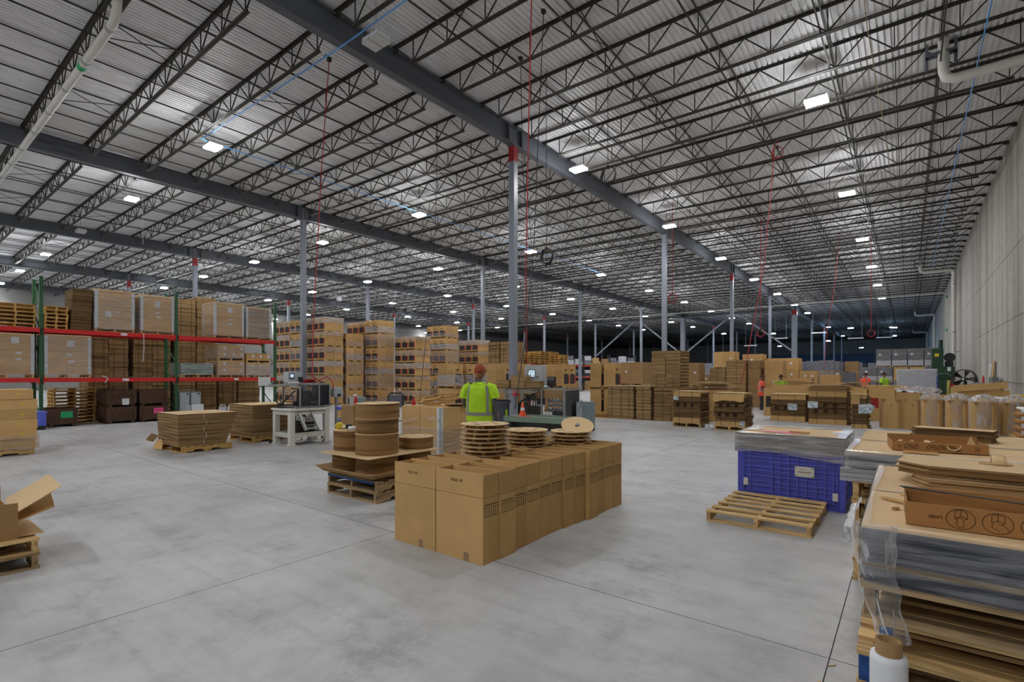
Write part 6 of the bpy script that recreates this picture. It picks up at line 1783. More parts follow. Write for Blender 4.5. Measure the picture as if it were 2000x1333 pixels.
# clear bags heaped in the bins
for k, (x, y, z) in enumerate([(-.25, 22.75, 1.1), (.0, 22.8, 1.12), (.2, 22.85, 1.12), (.45, 22.9, 1.1), (.62, 22.9, 1.1), (.78, 22.95, 1.08), (-.1, 23.2, 1.15), (.3, 23.2, 1.16), (.65, 23.25, 1.13)]):
    mb = MB()
    def bf(u, v, k=k):
        a, b2 = 2 * pi * u, pi * v
        r_ = .14 + .05 * noise.noise((cos(a) * 2 + k, sin(a) * 2, v * 3))
        return (r_ * sin(b2) * cos(a), r_ * sin(b2) * sin(a), -.10 * cos(b2))
    mb.grid(bf, 14, 8)
    tag(mb.build('clear_bag', 'film_bag', None, (x, y, z)), 'clear plastic bag bulging from the long row of bins, %s %s' % (ORD[k % 6], 'in front' if k < 6 else 'behind'), 'bag', 'clear bags in the bins')
# octagonal open bins in front
def octabin(label, cx, cy, w, h, bag=False, seed=0):
    t = thing('octagonal_bin', label, 'bin', (cx, cy, 0), 0, 'octagonal kraft bins on the floor')
    r, c_ = w / 2, w * .17
    pts = [(-r + c_, -r), (r - c_, -r), (r, -r + c_), (r, r - c_), (r - c_, r), (-r + c_, r), (-r, r - c_), (-r, -r + c_)]
    n = 8
    for i in range(8):
        a, b2 = pts[i], pts[(i + 1) % 8]
        mb = MB()
        hh = h - (.10 if i % 2 else 0)
        ina = (a[0] * .975, a[1] * .975); inb = (b2[0] * .975, b2[1] * .975)
        if i % 2: poly = [(a, hh + .08), (b2, hh + .08)]
        mb.add([(*a, 0), (*b2, 0), (*b2, h), (*a, h), (*ina, 0), (*inb, 0), (*inb, h), (*ina, h)], [(0, 1, 2, 3), (5, 4, 7, 6), (3, 2, 6, 7), (0, 3, 7, 4), (1, 5, 6, 2), (0, 4, 5, 1)])
        mb.build('wall_panel', 'kraft', t)
    for s in (-1, 1):
        o = MB().prism([(-.0, 0), (.14, 0), (.07, -.11)], 0, .005).build('tuck_flap', 'kraft_dark', t, (s * r * .62 - .07, -r - .006, h)); o.rotation_euler = (radians(90), 0, 0)
    MB().lathe([(.016, -.003), (.016, 0)], (.02, -r, h - .18), 12, axis='Y').build('hand_hole', 'hole', t)
    MB().grid(lambda u, v: ((u - .5) * (w - .1), (v - .5) * (w - .1), h - .12 + .1 * noise.noise((u * 5 + seed, v * 5, 1))), 8, 8).build('filling', 'foam_white', t)
    if bag:
        mb = MB()
        def bf(u, v):
            a = 2 * pi * u
            R = r * (1.12 + .06 * noise.noise((cos(a) * 2.2, sin(a) * 2.2, v * 3 + seed)) + .07 * noise.noise((cos(a) * 7, sin(a) * 7, v * 2 + seed)))
            k = min(1, max(abs(cos(a)), abs(sin(a))) ** -1 * .98)
            z = .04 + (h + .02) * min(1, v * 1.3)
            if v > .77:
                q = (v - .77) / .23; R *= 1 - .93 * q; z += .13 * sin(q * pi / 2) + .07 * noise.noise((cos(a) * 3, sin(a) * 3, q * 3 + seed))
            return (R * k * cos(a), R * k * sin(a), z)
        mb.grid(bf, 48, 18); mb.build('bag', 'film_bin', t)
octabin('octagonal kraft bin with a round hand hole, leftmost of its row', -.42, 19.72, .56, .89, False, 1)
octabin('octagonal kraft bin without a bag, second from the left', .09, 19.72, .44, .90, False, 2)
octabin('octagonal bin under a clear bag, next to the unbagged ones', .56, 19.62, .50, .90, True, 3)
octabin('octagonal bin under a clear bag, middle of the bagged ones', 1.12, 19.5, .52, .90, True, 4)
octabin('bagged octagonal bin with sharp top points, nearest of the row', 1.62, 18.75, .54, .90, True, 5)
octabin('bagged octagonal bin beside the stacked film rolls', 2.25, 19.1, .54, .88, True, 6)
# film rolls stacked in cradles at the wall
pallet('pallet under the stacked white film rolls by the wall', (2.42, 17.5, 0), .8, 1.0, 0, None, 'wood', .13)
M['cradle'] = simple('moulded_brown_pulp', srgb(176, 124, 62), .85, var=.1)
for r_ in range(4):
    z = .132 + r_ * .17
    cr_ = MB()
    cr_.grid(lambda u, v: (2.1 + .62 * u, 17.02 + .9 * v, z + .03 + .028 * sin(v * 9 * 2 * pi)), 4, 54)
    co = cr_.build('cradle', 'cradle'); q = co.modifiers.new('s', 'SOLIDIFY'); q.thickness = .012
    tag(co, 'wavy brown pulp cradle, %s from the bottom between film rolls' % ORD[r_], 'cradle')
    for k in range(4):
        t = thing('film_roll', 'white film roll on its side, %s from the front in tier %s up' % (ORD[k], ORD[r_]), 'film roll', (2.41, 17.16 + k * .2, z + .12), 0, 'white film rolls in cradles')
        MB().lathe([(.03, -.26), (.07, -.26), (.07, .26), (.03, .26), (.03, -.26)], n=20, axis='X', caps=(False, False)).build('film', 'white', t)
        MB().lathe([(.028, -.28), (.036, -.28), (.036, .28), (.028, .28), (.028, -.28)], n=16, axis='X', caps=(False, False)).build('core', 'kraft_dark', t)
for k, (x, y, a) in enumerate([(2.15, 16.62, -.35), (2.3, 16.35, -.32)]):
    tag(MB().box(-.55, -.045, 0, .55, .045, .03).build('plank', 'wood', None, (x, y, .001), a), 'bare plank on the floor by the film rolls, %s one' % ('rear' if k == 0 else 'front'), 'plank')
tag(MB().bbox(-.2, -.2, 0, .2, .2, .16, .01).build('yellow_box', 'yellow', None, (2.62, 20.5, .9)), 'yellow box on the bins at the right picture edge', 'box')
gaylord('kraft bin at right picture edge under a yellow box', 2.3, 2.98, 20.15, 20.9, .89)

# ------------------------------------------------------------------ further stock behind, right of the middle
strap_stack('far strapped stack with square holes, left column of a stepped pair', -8.35, -7.55, 27.9, 28.9, 0, 13, .155, 'edge_fine', 1, 21, 1, .02, group='far strapped stacks')
strap_stack('far strapped stack, taller right column of a stepped pair', -7.5, -6.55, 27.9, 28.9, 0, 16, .152, 'edge_fine', 1, 22, 1, .012, group='far strapped stacks')
strap_stack('far stack of crossed bundles left of the white drum tags', -6.5, -5.9, 28.1, 29.1, 0, 6, .40, 'kraft_dark', 1, 23, 0, .012, group='far strapped stacks')
def boxpile(label, x0, x1, y0, y1, z, nx, nz, h, mat='kraft', seed=0, tags=True, ny=1, name='carton_pile', jit=.01):
    """A pallet load of nx by nz cartons held by film or straps."""
    w, d = x1 - x0, y1 - y0
    t = thing(name, label, 'carton load', ((x0 + x1) / 2, (y0 + y1) / 2, z), 0, 'carton loads in the far stock')
    r_ = random.Random(seed); cw, chh = w / nx, h / nz
    put('pallet', pallet_mesh(round(w, 2), round(d, 2), .12, 5), t)
    for i in range(nx):
        for k in range(nz):
            MB().bbox(-cw / 2 + .004, -d / 2, 0, cw / 2 - .004, d / 2, chh - .006, .008).build('carton', mat, t, (-w / 2 + cw * (i + .5), r_.uniform(-jit, jit), .121 + k * chh))
            if tags and r_.random() < .8: papers(t, -w / 2 + cw * (i + .5) + r_.uniform(-.05, .1), -d / 2 - .014 - jit, .121 + (k + .55) * chh, .12, .11, 0, 'label')
    return t
boxpile('brown carton load under the smaller far box pair', -10.1, -8.9, 29.8, 30.9, 0, 3, 3, 1.55, 'kraft_dark', 1)
boxpile('pair of brown boxes on top behind the stepped strapped pair', -8.8, -7.65, 30.2, 31.2, 2.0, 2, 1, .86, 'kraft', 2)
boxpile('hidden base load under the pair of brown boxes', -8.8, -7.65, 30.2, 31.2, 0, 2, 2, 1.85, 'kraft_dark', 22)
boxpile('ribbed brown boxes on top left of the third column', -7.35, -6.3, 30.6, 31.6, 2.0, 3, 1, .70, 'kraft_tan', 3)
boxpile('base load under the ribbed brown boxes', -7.35, -6.3, 30.6, 31.6, 0, 2, 2, 1.85, 'kraft_dark', 23)
boxpile('dark carton load with white tags right of the stepped pair', -5.75, -4.9, 28.3, 29.3, 0, 1, 3, 2.25, 'kraft', 4)
boxpile('wide carton load with sagging top right of the tagged one', -6.3, -4.6, 30.9, 32.0, 0, 2, 4, 2.45, 'kraft', 5)
boxpile('carton load beside the wide braced column', -4.5, -3.7, 30.5, 31.4, 0, 2, 3, 1.75, 'kraft_tan', 6)
boxpile('low carton load with white tags before the wide braced column', -4.7, -3.5, 27.0, 28.0, 0, 2, 2, 1.35, 'kraft', 7)
boxpile('small carton load right of the wide braced column', -3.3, -2.5, 28.2, 29.2, 0, 1, 3, 1.55, 'kraft', 8)
boxpile('dark brown double load left of the tall slotted stack, lower', -12.4, -11.1, 25.6, 26.8, 0, 3, 1, .95, 'kraft_dark', 9)
boxpile('dark brown double load left of the tall slotted stack, upper', -12.4, -11.1, 25.6, 26.8, 1.08, 2, 1, 1.15, 'kraft_dark', 10)
boxpile('dark brown cartons right of the tall slotted stack, lower', -9.45, -8.6, 27.0, 28.0, 0, 2, 1, .9, 'kraft_dark', 11)
boxpile('dark brown cartons right of the tall slotted stack, upper', -9.45, -8.6, 27.0, 28.0, 1.03, 2, 1, 1.15, 'kraft_dark', 12)
# flat boards on tables and loose board heaps between the rows
def boards_heap(label, cx, cy, z, n, w, d, seed, spread=.25):
    t = thing('board_heap', label, 'board heap', (cx, cy, z), 0, 'loose board heaps')
    r_ = random.Random(seed)
    for i in range(n):
        o = MB().prism([(-w / 2, -d / 2), (w / 2, -d / 2 + .05), (w / 2 - .08, d / 2), (-w / 2 + .05, d / 2)], 0, .012).build('board', ('kraft_light', 'kraft', 'kraft_dark')[i % 3], t, (r_.uniform(-spread, spread), r_.uniform(-spread, spread) * .4, .004 + i * .035))
        o.rotation_euler = (r_.uniform(-.02, .02), r_.uniform(-.05, .05), r_.uniform(-.3, .3))
    return t
gaylord('long low kraft box under loose boards behind the slotted blanks', -5.9, -4.75, 18.4, 19.5, 1.10, None, False, False)
boards_heap('heap of bent boards spilling over behind the slotted blank stacks', -5.35, 18.9, 1.12, 8, 1.1, .7, 1)
gaylord('kraft box carrying long flat boards behind the drooping cover stack', -4.7, -3.1, 24.6, 25.8, 1.22, None, False, False)
boards_heap('heap of long flat boards before the orange vested person', -4.0, 25.2, 1.24, 5, 1.6, .8, 2, .15)
for k in range(5):
    o = MB().box(-.5, -.3, 0, .5, .3, .012).build('loose_board', 'kraft_light' if k % 2 else 'kraft', None, (-2.2 + .1 * k, 26.0, 1.16 + .04 * k), .2 * k); tag(o, 'loose flat board on the far kraft box, %s from the bottom' % ORD[k], 'board')
gaylord('far kraft box under five loose flat boards', -2.8, -1.4, 25.5, 26.5, 1.15)
boxpile('row of low kraft cartons before the lime vested person on the right', -1.7, .0, 29.0, 30.0, 0, 3, 1, 1.05, 'kraft', 13, False)
# dark film wrapped block near the wall
for r_, (n, x0, z, h) in enumerate([(5, -2.55, 0, 1.20), (4, -2.55, 1.201, 1.02), (4, -1.75, 2.222, 1.25)]):
    for k in range(n):
        xa = x0 + k * .88
        if xa + .84 > 1.95: continue
        brown = (k >= 2 and r_ == 1)
        t = thing('wrapped_load', '%s in the %s tier of the dark block, %s along' % ('brown boxed load' if brown else 'dark film wrapped load', ORD[r_], ORD[k]), 'load', (xa + .42, 44.5, z), 0, 'dark wrapped block by the far wall')
        put('pallet', pallet_mesh(.84, 1.0, .10, 5), t)
        MB().bbox(-.40, -.48, .102, .40, .48, .102 + (h - .11) * .32, .01).build('lower_stock', 'white_load' if not brown else 'kraft', t)
        MB().bbox(-.40, -.48, .102 + (h - .11) * .33, .40, .48, h - .01, .01).build('upper_stock', 'black_load' if not brown else 'kraft', t)
        papers(t, -.2, -.50, h * .7, .14, .14, 0, 'label')
        if not brown: wrap(-.41, -.49, .08, .41, .49, h, r_ * 9 + k, .03, .1, 8, 6).build('stretch_film', 'film', t)
t = thing('wrapped_load', 'long clear wrapped pile of white sheets before the dark block', 'load', (.35, 33.6, 0))
put('pallet', pallet_mesh(1.6, 1.0, .12, 5), t); MB().bbox(-.78, -.48, .121, .78, .48, 1.95, .03).build('sheets', 'white_load', t); MB().box(-.785, -.485, .9, .785, .485, 1.0).build('band', 'print_red', t); wrap(-.80, -.5, .1, .80, .5, 1.97, 77, .04, .2, 10, 8).build('stretch_film', 'film_thin', t)
t = thing('blue_strapping', 'blue strap hanging on the clear wrapped pile', 'strap', (1.16, 33.1, .8)); MB().box(-.02, -.01, 0, .02, .01, .85).build('strap', 'blue_plastic', t); MB().box(-.03, -.016, .4, .03, -.01, .46).build('buckle', 'black', t)
# green compactor at the wall
t = thing('baler', 'dark green vertical baler with warning labels near the wall', 'baler', (1.72, 41.5, 0))
MB().bbox(-.55, -.5, 0, .55, .5, 2.2, .03).build('chamber', 'green_dark', t); MB().bbox(-.55, -.5, 2.2, .02, .45, 3.3, .03).build('press_head', 'green_dark', t)
MB().lathe([(.11, 2.2), (.11, 3.85)], (-.1, 0, 0), 18).build('ram_cylinder', 'green_dark', t); MB().lathe([(.28, -.1), (.28, .1)], (.32, -.1, 2.75), 20, axis='Y').box(.1, -.2, 2.2, .5, .2, 2.5).build('motor', 'black', t)
MB().tube([(-.3, -.53, 1.5), (-.2, -.56, 1.75), (.2, -.56, 1.75), (.4, -.53, 1.6)], .02, 6).build('gate_handle', 'cab_grey', t)
MB().box(-.42, -.504, .5, -.26, -.5, .72).box(-.42, -.504, .8, -.26, -.5, 1.1).box(.2, -.504, 1.9, .36, -.5, 2.15).build('warning_label', 'label', t); MB().box(-.4, -.504, 2.8, -.2, -.5, 3.0).build('warning_sign', 'yellow', t)
MB().box(-.55, -.502, 1.42, .55, -.49, 1.46).box(-.02, -.502, .05, .0, -.49, 1.4).build('door_seam', 'hole', t)
t = thing('control_panel', 'yellow panel with red sign beside the green baler', 'panel', (1.95, 37.9, 0)); MB().box(-.2, -.02, .5, .25, .02, 1.35).build('board', simple('yellow_panel', srgb(200, 184, 96), .6, var=.06), t); MB().box(-.08, -.03, 1.0, .14, -.02, 1.25).build('red_sign', 'red', t)
for s in (-.15, .18): MB().box(s - .02, -.02, 0, s + .02, .02, .5).build('post', 'steel_dark', t)
# drum fan
t = thing('drum_fan', 'large black drum fan on a stand near the concrete wall', 'fan', (2.25, 34.3, 0), radians(-18))
fc = 1.45
mb = MB(); mb.lathe([(.46, -.14), (.49, -.14), (.49, .14), (.46, .14), (.46, -.14)], (0, 0, fc), 36, axis='Y', caps=(False, False)); mb.build('drum', 'black', t)
g_ = MB()
for R in (.1, .18, .27, .36, .44): g_.tube([(R * cos(a * pi / 16), -.15, fc + R * sin(a * pi / 16)) for a in range(32)], .006, 5, closed=True)
for a in range(12): g_.tube([(.06 * cos(a * pi / 6), -.155, fc + .06 * sin(a * pi / 6)), (.48 * cos(a * pi / 6), -.145, fc + .48 * sin(a * pi / 6))], .005, 5)
g_.build('guard_grille', 'steel_dark', t)
for a in range(5):
    b_ = MB(); an = a * 2 * pi / 5
    b_.grid(lambda u, v, an=an: ((.1 + .34 * u) * cos(an + (v - .5) * .6), -.03 + .1 * (v - .5), fc + (.1 + .34 * u) * sin(an + (v - .5) * .6)), 5, 4); b_.build('blade', 'steel_dark', t)
MB().lathe([(.09, -.10), (.09, .16)], (0, 0, fc), 20, axis='Y').build('hub', 'black', t); MB().lathe([(.05, -.17), (.05, -.156)], (0, 0, fc), 14, axis='Y').build('badge', 'white', t)
mb = MB()
for s in (-1, 1): mb.tube([(s * .52, 0, fc), (s * .6, 0, .5), (s * .5, -.35, .05)], .02, 6); mb.tube([(s * .6, 0, .5), (s * .5, .35, .05)], .02, 6); mb.tube([(s * .5, -.35, .05), (s * .5, .35, .05)], .02, 6)
mb.tube([(-.6, 0, .5), (.6, 0, .5)], .02, 6); mb.build('stand', 'steel_dark', t)
for s in (-1, 1):
    for yy in (-.35, .35): MB().lathe([(.05, -.02), (.05, .02)], (s * .5, yy, .05), 12, axis='X').build('wheel', 'black_rubber', t)
t = thing('extinguisher', 'dark fire extinguisher with red head standing beside the drum fan', 'extinguisher', (2.9, 33.6, 0)); MB().lathe([(.09, 0), (.09, 1.2), (.05, 1.3)], n=16).build('body', 'black', t); MB().lathe([(.05, 1.3), (.04, 1.5), (.02, 1.62)], n=12).build('head', 'red', t)
t = thing('wrapped_bundle', 'small bundle of white packaging at the foot of the drum fan', 'bundle', (2.6, 32.6, .0)); MB().bbox(-.3, -.3, 0, .3, .3, 1.25, .05).build('stock', 'black_load', t); wrap(-.31, -.31, .02, .31, .31, 1.28, 61, .05, .15, 7, 6).build('bag', 'film_thick', t)
# boards leaning on the wall
o = MB().box(-.04, -.55, 0, 0, .55, 2.2).build('leaning_board', simple('marble_print_board', srgb(196, 192, 188), .5, var=.15, scale=(3, 3, 3)), None, (3.05, 33.7, .001)); o.rotation_euler = (0, radians(4), 0); tag(o, 'pale mottled board leaning on the concrete wall', 'board')
o = MB().box(-.04, -.2, 0, 0, .2, 2.3).build('leaning_board', 'kraft_tan', None, (3.05, 32.7, .001)); o.rotation_euler = (0, radians(4), 0); tag(o, 'narrow tan board leaning beside the mottled board', 'board')
o = MB().bbox(-.1, -.5, 0, .12, .5, 1.55, .01).build('dark_crate_panel', simple('smoky_grey_panel', srgb(120, 118, 114), .4, var=.25, scale=(2, 2, 1)), None, (3.0, 30.9, .001)); tag(o, 'dark grey boxy unit against the concrete wall', 'box')
mb = MB(); mb.tube([(3.2, 34.6, 1.45), (3.2, 30, 1.38), (3.2, 24, 1.32)], .012, 6); tag(mb.build('wall_cable', 'black'), 'black cable running low along the concrete wall', 'cable')

# people far back
worker('person in orange red vest bending at the far right cartons', (-1.97, 36.4, 0), radians(-30), 'orange_vest', 'hair_dark')
worker('person in lime vest standing before the clear wrapped pile', (-.93, 31.9, 0), radians(60), 'lime', 'hair_dark')
worker('person in coral vest near the green baler', (-.15, 36.6, 0), radians(100), 'orange_vest', 'hair_dark')
worker('person in lime vest behind the far carton loads', (-4.65, 26.35, -.12), radians(20), 'lime', 'hair_dark')
worker('person in orange red vest behind the drooping cover stack', (-5.45, 26.2, -.12), radians(-70), 'orange_vest', 'hair_dark')
worker('person in bright orange vest left of the tall slotted stack', (-12.6, 24.6, 0), radians(-70), 'orange_vest', 'orange')

# far racks and dark stock
t = thing('pallet_rack', 'distant dark rack with red beams beyond the second girder columns', 'rack', (-26.9, 49.6, 0), radians(37.8))
for x in (-4.2, -1.4, 1.4, 4.2):
    MB().box(x - .05, -.55, 0, x + .05, -.47, 3.9).box(x - .05, .47, 0, x + .05, .55, 3.9).bar((x, -.5, .4), (x, .5, 1.6), .03).bar((x, .5, 1.6), (x, -.5, 2.8), .03).build('upright_frame', 'black', t)
for z in (1.5, 2.75):
    for a, b2 in ((-4.15, -1.45), (-1.35, 1.35), (1.45, 4.15)):
        for yy in (-.54, .50): MB().box(a, yy, z - .13, b2, yy + .05, z).build('beam', 'rack_red', t)
r_ = random.Random(5)
cs, sn = cos(radians(37.8)), sin(radians(37.8))
for lev, z in enumerate((0, 1.503, 2.753)):
    for k in range(9):
        lx = -3.85 + k * .95; h = r_.uniform(.7, 1.05) if lev else 1.1
        mt = r_.choice(['black_load', 'black_load', 'grey_load', 'white_load', 'kraft', 'kraft_dark'])
        q = thing('far_load', '%s load in the distant rack, %s along level %s' % (mt.replace('_load', '').replace('kraft_dark', 'brown').replace('kraft', 'tan'), ORD[k], ORD[lev]), 'load', (-26.9 + lx * cs, 49.6 + lx * sn, z), radians(37.8), 'loads in the distant rack')
        put('pallet', pallet_mesh(.85, 1.0, .1, 5), q); MB().bbox(-.41, -.48, .101, .41, .48, h * .55, .02).build('lower_stock', mt, q); MB().bbox(-.38 + .1 * (k % 2), -.46, h * .55 + .002, .30 + .1 * (k % 2), .46, h, .03).build('upper_stock', r_.choice(['white_load', 'grey_load', mt]), q)
for k in range(40):
    x, y = r_.uniform(-16, -3), r_.uniform(46, 62)
    x, y = round(x / 1.25) * 1.25, round(y / 1.3) * 1.3
    if min(abs(x - g) for g in GX) < 1.0: continue
    n = r_.choice((2, 3, 3))
    mt = r_.choice(['black_load', 'black_load', 'grey_load', 'kraft', 'kraft_dark', 'white_load'])
    q = thing('far_load', '%s stacked load far back beyond the carton rows, %d tiers high' % (mt.replace('_load', '').replace('kraft_dark', 'brown').replace('kraft', 'tan'), n), 'load', (x, y, 0), 0, 'far stacked loads')
    if any(o is not q and (o.location - q.location).length < .5 for o in COL.objects if o.get('group') == 'far stacked loads'):
        bpy.data.objects.remove(q); continue
    for i in range(n):
        MB().bbox(-.5, -.5, i * .95 + .1, .5, .5, i * .95 + .93, .02).build('tier', mt if i < n - 1 else r_.choice([mt, 'grey_load']), q); put('pallet', pallet_mesh(1.0, 1.0, .098, 5), q, (0, 0, i * .95))

fl_ = sorted([o for o in COL.objects if o.get('group') == 'far stacked loads'], key=lambda o: (round(o.location.y, 2), -o.location.x))
ys_ = sorted({round(o.location.y, 2) for o in fl_})
for o in fl_:
    yy = round(o.location.y, 2); rk = [q for q in fl_ if round(q.location.y, 2) == yy].index(o)
    o['label'] = o['label'].replace(' far back beyond the carton rows', ' far back, %s from the wall in row %s' % (ORD[rk], ORD[ys_.index(yy)]))

# ------------------------------------------------------------------ pipes, conduits, hoses, cables under the roof
def run(name, pts, r, mat, label, cat, n=8, parts=()):
    """a pipe or hose as a thing: its run, and clips or fittings as parts"""
    t = thing(name, label, cat, pts[0])
    o = Vector(pts[0])
    MB().tube([tuple(Vector(p) - o) for p in pts], r, n).build('run', mat, t)
    for p, q, rr, m_ in parts:
        MB().tube([tuple(Vector(p) - o), tuple(Vector(q) - o)], rr, n).build('coupling', m_, t)
    return t
# roof drain pipe at left, along the joists
ez = 9.98
pts = [(-14.6, 3.75, DECK), (-14.6, 3.75, 10.4), (-14.66, 3.75, 10.2), (-14.8, 3.75, 10.05), (-15.0, 3.75, ez)] + [(-15 - 3 * k, 3.75, ez) for k in range(1, 11)]
run('drain_pipe', pts, .10, 'pipe_white', 'thick white drain pipe under the roof at the upper left', 'pipe', 14,
    [((-15.1 - k * 2.1, 3.75, ez), (-15.22 - k * 2.1, 3.75, ez), .112, 'steel') for k in range(9)] + [((-17.5, 3.75, ez), (-17.75, 3.75, ez), .103, 'green_spray')] + [((-16.2 - k * 4, 3.75, ez + .1), (-16.2 - k * 4, 3.75, DECK), .008, 'steel_dark') for k in range(7)])
# drains at the wall
for k, y in enumerate((18.9, 53, 90, 125)):
    pts = [(.8, y, DECK), (.8, y, 10.25), (.86, y, 10.05), (1.05, y, 9.95), (2.6, y, 9.98), (2.78, y, 9.94), (2.86, y, 9.75), (2.86, y, 9.4), (2.86, y, .3)]
    run('drain_pipe', pts, .13, 'pipe_white', 'white drain pipe and downspout on the concrete wall, %s from the camera' % ORD[k], 'pipe', 14,
        [((2.86, y, z), (2.86, y, z + .1), .145, 'steel') for z in (2.5, 5, 8.8)] + [((2.86, y, 3.5), (3.2, y, 3.5), .02, 'steel_dark')])
    t = thing('drain_bracket', 'dark steel bracket frame above the wall drain pipe, %s from the camera' % ORD[k], 'bracket', (.75, y, 10.38))
    MB().box(-.35, -.03, 0, -.28, .03, .75).box(.28, -.03, 0, .35, .03, .75).box(-.35, -.03, .3, .35, .03, .36).build('frame', 'girder', t); MB().box(-.32, -.12, .36, .32, .12, .42).build('saddle', 'girder', t)
# sprinkler mains
t = run('sprinkler_main', [(-70, 66.2, 9.85), (2.95, 66.2, 9.85), (3.02, 66.2, 9.8), (3.05, 66.2, 9.6), (3.05, 66.2, .3)], .055, 'pipe_white', 'thin white sprinkler main crossing the hall and dropping at the wall', 'pipe', 10,
        [((3.05, 66.2, z), (3.05, 66.2, z + .3), .065, 'green_spray') for z in (9.3, 6.0)] + [((-65 + k * 6, 66.2, 9.85), (-65 + k * 6, 66.2, DECK), .01, 'black') for k in range(12)])
run('sprinkler_main', [(-70, 36.5, 9.7), (-12.5, 36.5, 9.7)], .045, 'pipe_white', 'thin pale pipe crossing the hall behind the tower block', 'pipe', 8, [((-65 + k * 6, 36.5, 9.7), (-65 + k * 6, 36.5, DECK), .01, 'black') for k in range(9)])
# blue air lines on the joists
yj = CY0 + pitch * 3
run('air_line', [(-3.95, 21.05, 10.46), (2.0, 21.05, 10.46)], .018, 'blue_cable', 'blue air line clipped along a joist at upper right', 'conduit', 6, [((-3.9 + k, 21.05, 10.46), (-3.85 + k, 21.05, 10.46), .024, 'steel') for k in range(6)])
run('air_line', [(1.55, 8, 10.38), (1.55, 60, 10.38)], .018, 'blue_cable', 'blue air line running beside the concrete wall under the joists', 'conduit', 6, [((1.55, 12 + k * 6, 10.38), (1.55, 12.1 + k * 6, 10.38), .024, 'steel') for k in range(8)])
run('air_line', [(-8.2, 7.85, 10.38), (-11.6, 7.85, 10.3), (-20.6, 7.85, 10.38), (-20.65, 7.9, 10.38), (-20.65, 40, 10.38)], .02, 'blue_cable', 'blue air line crossing under the first girder then turning away', 'conduit', 6, [((-12.5 - k * 1.5, 7.85, 10.36), (-12.6 - k * 1.5, 7.85, 10.36), .026, 'steel') for k in range(5)])
# red hoses
def coil(name, c, R, r, mat, label, top, turns=3):
    t = thing(name, label, 'hose', c)
    mb = MB()
    for k in range(turns):
        mb.tube([(R * (1 - .03 * k) * cos(a * pi / 16), .03 * k + .02 * sin(a), R * (1 + .05 * k) * sin(a * pi / 16)) for a in range(32)], r, 6, closed=True)
    mb.build('coil', mat, t)
    MB().tube([(0, 0, R), (0, 0, top - c[2])], r * .8, 6).build('drop', mat, t)
    MB().box(-.04, -.03, R - .04, .04, .06, R + .05).build('tie', 'black', t)
    return t
def hose(label, pts, mat='red_hose', r=.014, name='air_hose', fit=True):
    t = thing(name, label, 'hose' if mat == 'red_hose' else 'cable', pts[0])
    o = Vector(pts[0]); P_ = [Vector(p) - o for p in pts]
    fine = []
    for a, b2 in zip(P_, P_[1:]):
        for k in range(4): fine.append(a + (b2 - a) * k / 4)
    fine.append(P_[-1])
    MB().tube(fine, r, 6).build('hose' if mat == 'red_hose' else 'cable', mat, t)
    if fit: MB().box(-.05, -.05, -.06, .05, .05, .08).build('hanger', 'steel_dark', t)
    return t
hose('red air hose hanging from the roof to the control cabinet', [(-6.75, 9.45, DECK - .05), (-7.1, 9.8, 8), (-8.0, 10.9, 4.5), (-8.92, 12.2, 2.0), (-8.95, 12.9, 1.95)])
hose('red air hose slanting from a joist reel toward the slotted blanks', [(-3.95, 21.1, 10.40), (-4.0, 21.05, 9.0), (-4.3, 20.9, 5.5), (-4.75, 20.7, 2.6), (-5.0, 20.6, 1.3)])
coil('hose_loop', (-3.85, 21.1, 9.95), .2, .014, 'red_hose', 'loop of spare red hose under its joist reel', 10.42, 2)
hose('red air hose hanging down to the cream machine', [(-13.7, 8.7, DECK - .05), (-13.3, 8.2, 7.5), (-12.2, 7.3, 3.2), (-11.35, 6.75, 1.6), (-11.3, 6.95, 1.45)])
t = thing('hose_coil', 'red hose heaped on the roof of the cream machine guard', 'hose', (-11.5, 6.75, 1.428))
mb = MB()
for k in range(4): mb.tube([((.16 + .02 * k) * cos(a * pi / 10) - .05, (.2 - .02 * k) * sin(a * pi / 10), .02 + .02 * k) for a in range(20)], .014, 6, closed=True)
mb.build('coil', 'red_hose', t); MB().tube([(.1, .2, .05), (.2, .35, .16), (.28, .46, .05), (.32, .5, -.3)], .014, 6).build('tail', 'red_hose', t)
coil('hose_loop', (-10.2, 27.5, 5.9), .24, .02, 'red_hose', 'red hose loop hanging above the dark brown double load', DECK, 3)
coil('hose_loop', (-6.6, 31.5, 4.05), .2, .018, 'red_hose', 'red hose loop hanging left of the third girder column', DECK, 3)
coil('hose_loop', (-1.9, 41.0, 4.4), .2, .02, 'red_hose', 'red hose loop hanging before the far wall painted with blue light', DECK, 3)
hose('red hose slanting down right of the wide braced column', [(-3.6, 40.2, DECK - .02), (-3.8, 40, 8), (-4.3, 39.5, 3.9), (-4.35, 39.5, 2.3)], r=.016)
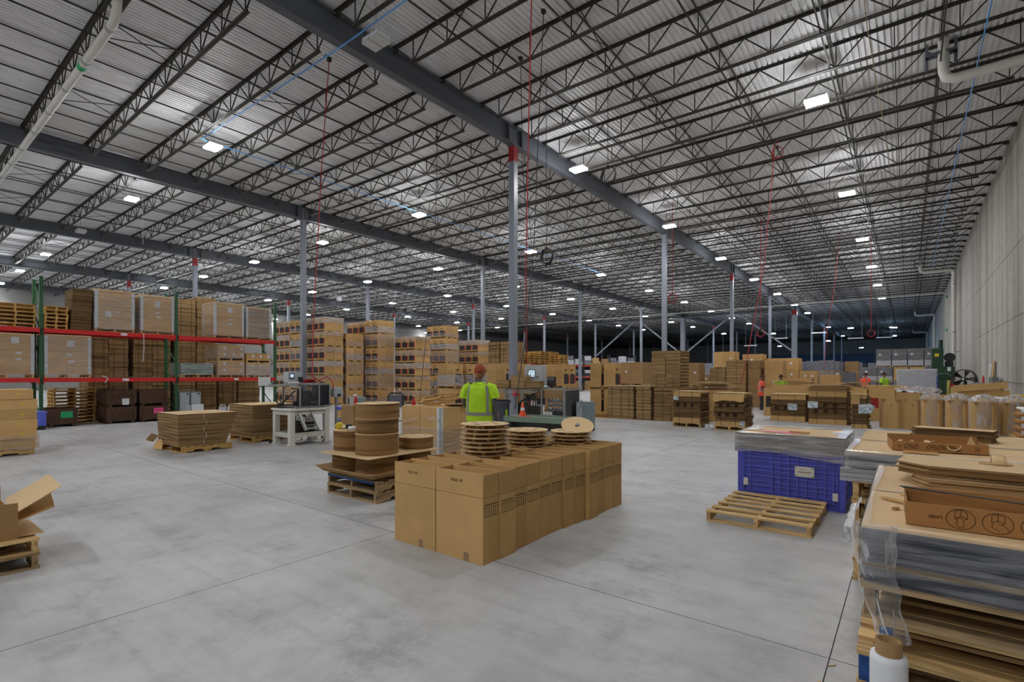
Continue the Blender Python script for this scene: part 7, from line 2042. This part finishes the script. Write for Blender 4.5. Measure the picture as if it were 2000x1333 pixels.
# black cables
coil('cable_loop', (-7.55, 14.7, 8.0), .26, .012, 'black', 'black cable loop hanging left of the red banded column', DECK, 4)
coil('cable_loop', (-8.9, 13.2, 5.35), .22, .012, 'black', 'black cable loop hanging at mid height left of the column', DECK, 4)
hose('black cable hanging from the roof beside its twin at top centre', [(-9.15, 12.2, DECK - .02), (-9.3, 12.5, 8), (-9.6, 13.2, 6.0)], 'black', .01, 'hanging_cable')
hose('long black cable swinging down to the worker place', [(-7.5, 11.0, DECK - .02), (-7.5, 10.8, 8.4), (-7.3, 10.3, 5.0), (-6.85, 9.3, 2.4), (-6.7, 8.9, 1.6), (-6.6, 8.6, .9)], 'black', .011, 'hanging_cable')
hose('black cable hanging behind the hand truck by the towers', [(-14.8, 14.2, DECK - .02), (-14.5, 13.8, 7), (-13.8, 12.6, 2.4), (-13.5, 12.1, .6)], 'black', .011, 'hanging_cable')
hose('pale rope hanging from the joists at upper right', [(-.85, 14.0, DECK - .02), (-.8, 15.5, 10.3), (-.6, 20, 9.6), (-.5, 26, 9.3)], 'rope', .01, 'hanging_rope')
hose('thin white cord hanging left above the rack', [(-27.5, 8.0, DECK - .02), (-27.5, 8.0, 8.4), (-27.45, 8.0, 7.6)], 'white', .008, 'ceiling_cable')
# ceiling fan with drooping blades
t = thing('ceiling_fan', 'small pale ceiling fan hanging above the corner tower', 'fan', (-42.3, 27.9, 8.9))
MB().tube([(0, 0, .2), (0, 0, DECK - 8.9)], .03, 8).build('downrod', 'steel', t); MB().lathe([(.0, -.25), (.22, -.2), (.25, 0), (.2, .2), (.0, .22)], n=20).build('motor', 'white', t)
for k in range(6):
    b_ = MB().box(.2, -.07, -.01, .85, .07, .01).build('blade', 'pipe_white', t, (0, 0, .08), k * pi / 3); b_.rotation_euler = (radians(12), radians(-14), k * pi / 3)
# long strip lights and signs far back
for k, (x, y, z) in enumerate([(-9.5, 80, 7.4), (-5.5, 82, 6.6), (-14.5, 82, 7.0), (-19, 84, 6.2), (-2.5, 86, 6.8), (-24, 90, 5.5)]):
    t = thing('strip_lamp', 'unlit white strip lamp hung far back, %s of six' % ORD[k], 'lamp', (x, y, z), 0, 'strip lamps hung far back'); MB().bbox(-.9, -.1, 0, .9, .1, .14, .02).build('housing', 'white', t)
    for s in (-.7, .7): MB().tube([(s, 0, .14), (s, 0, DECK - z)], .012, 5).build('wire', 'steel', t)
    MB().box(-.85, -.07, -.01, .85, .07, 0).build('diffuser', 'lens_off', t)
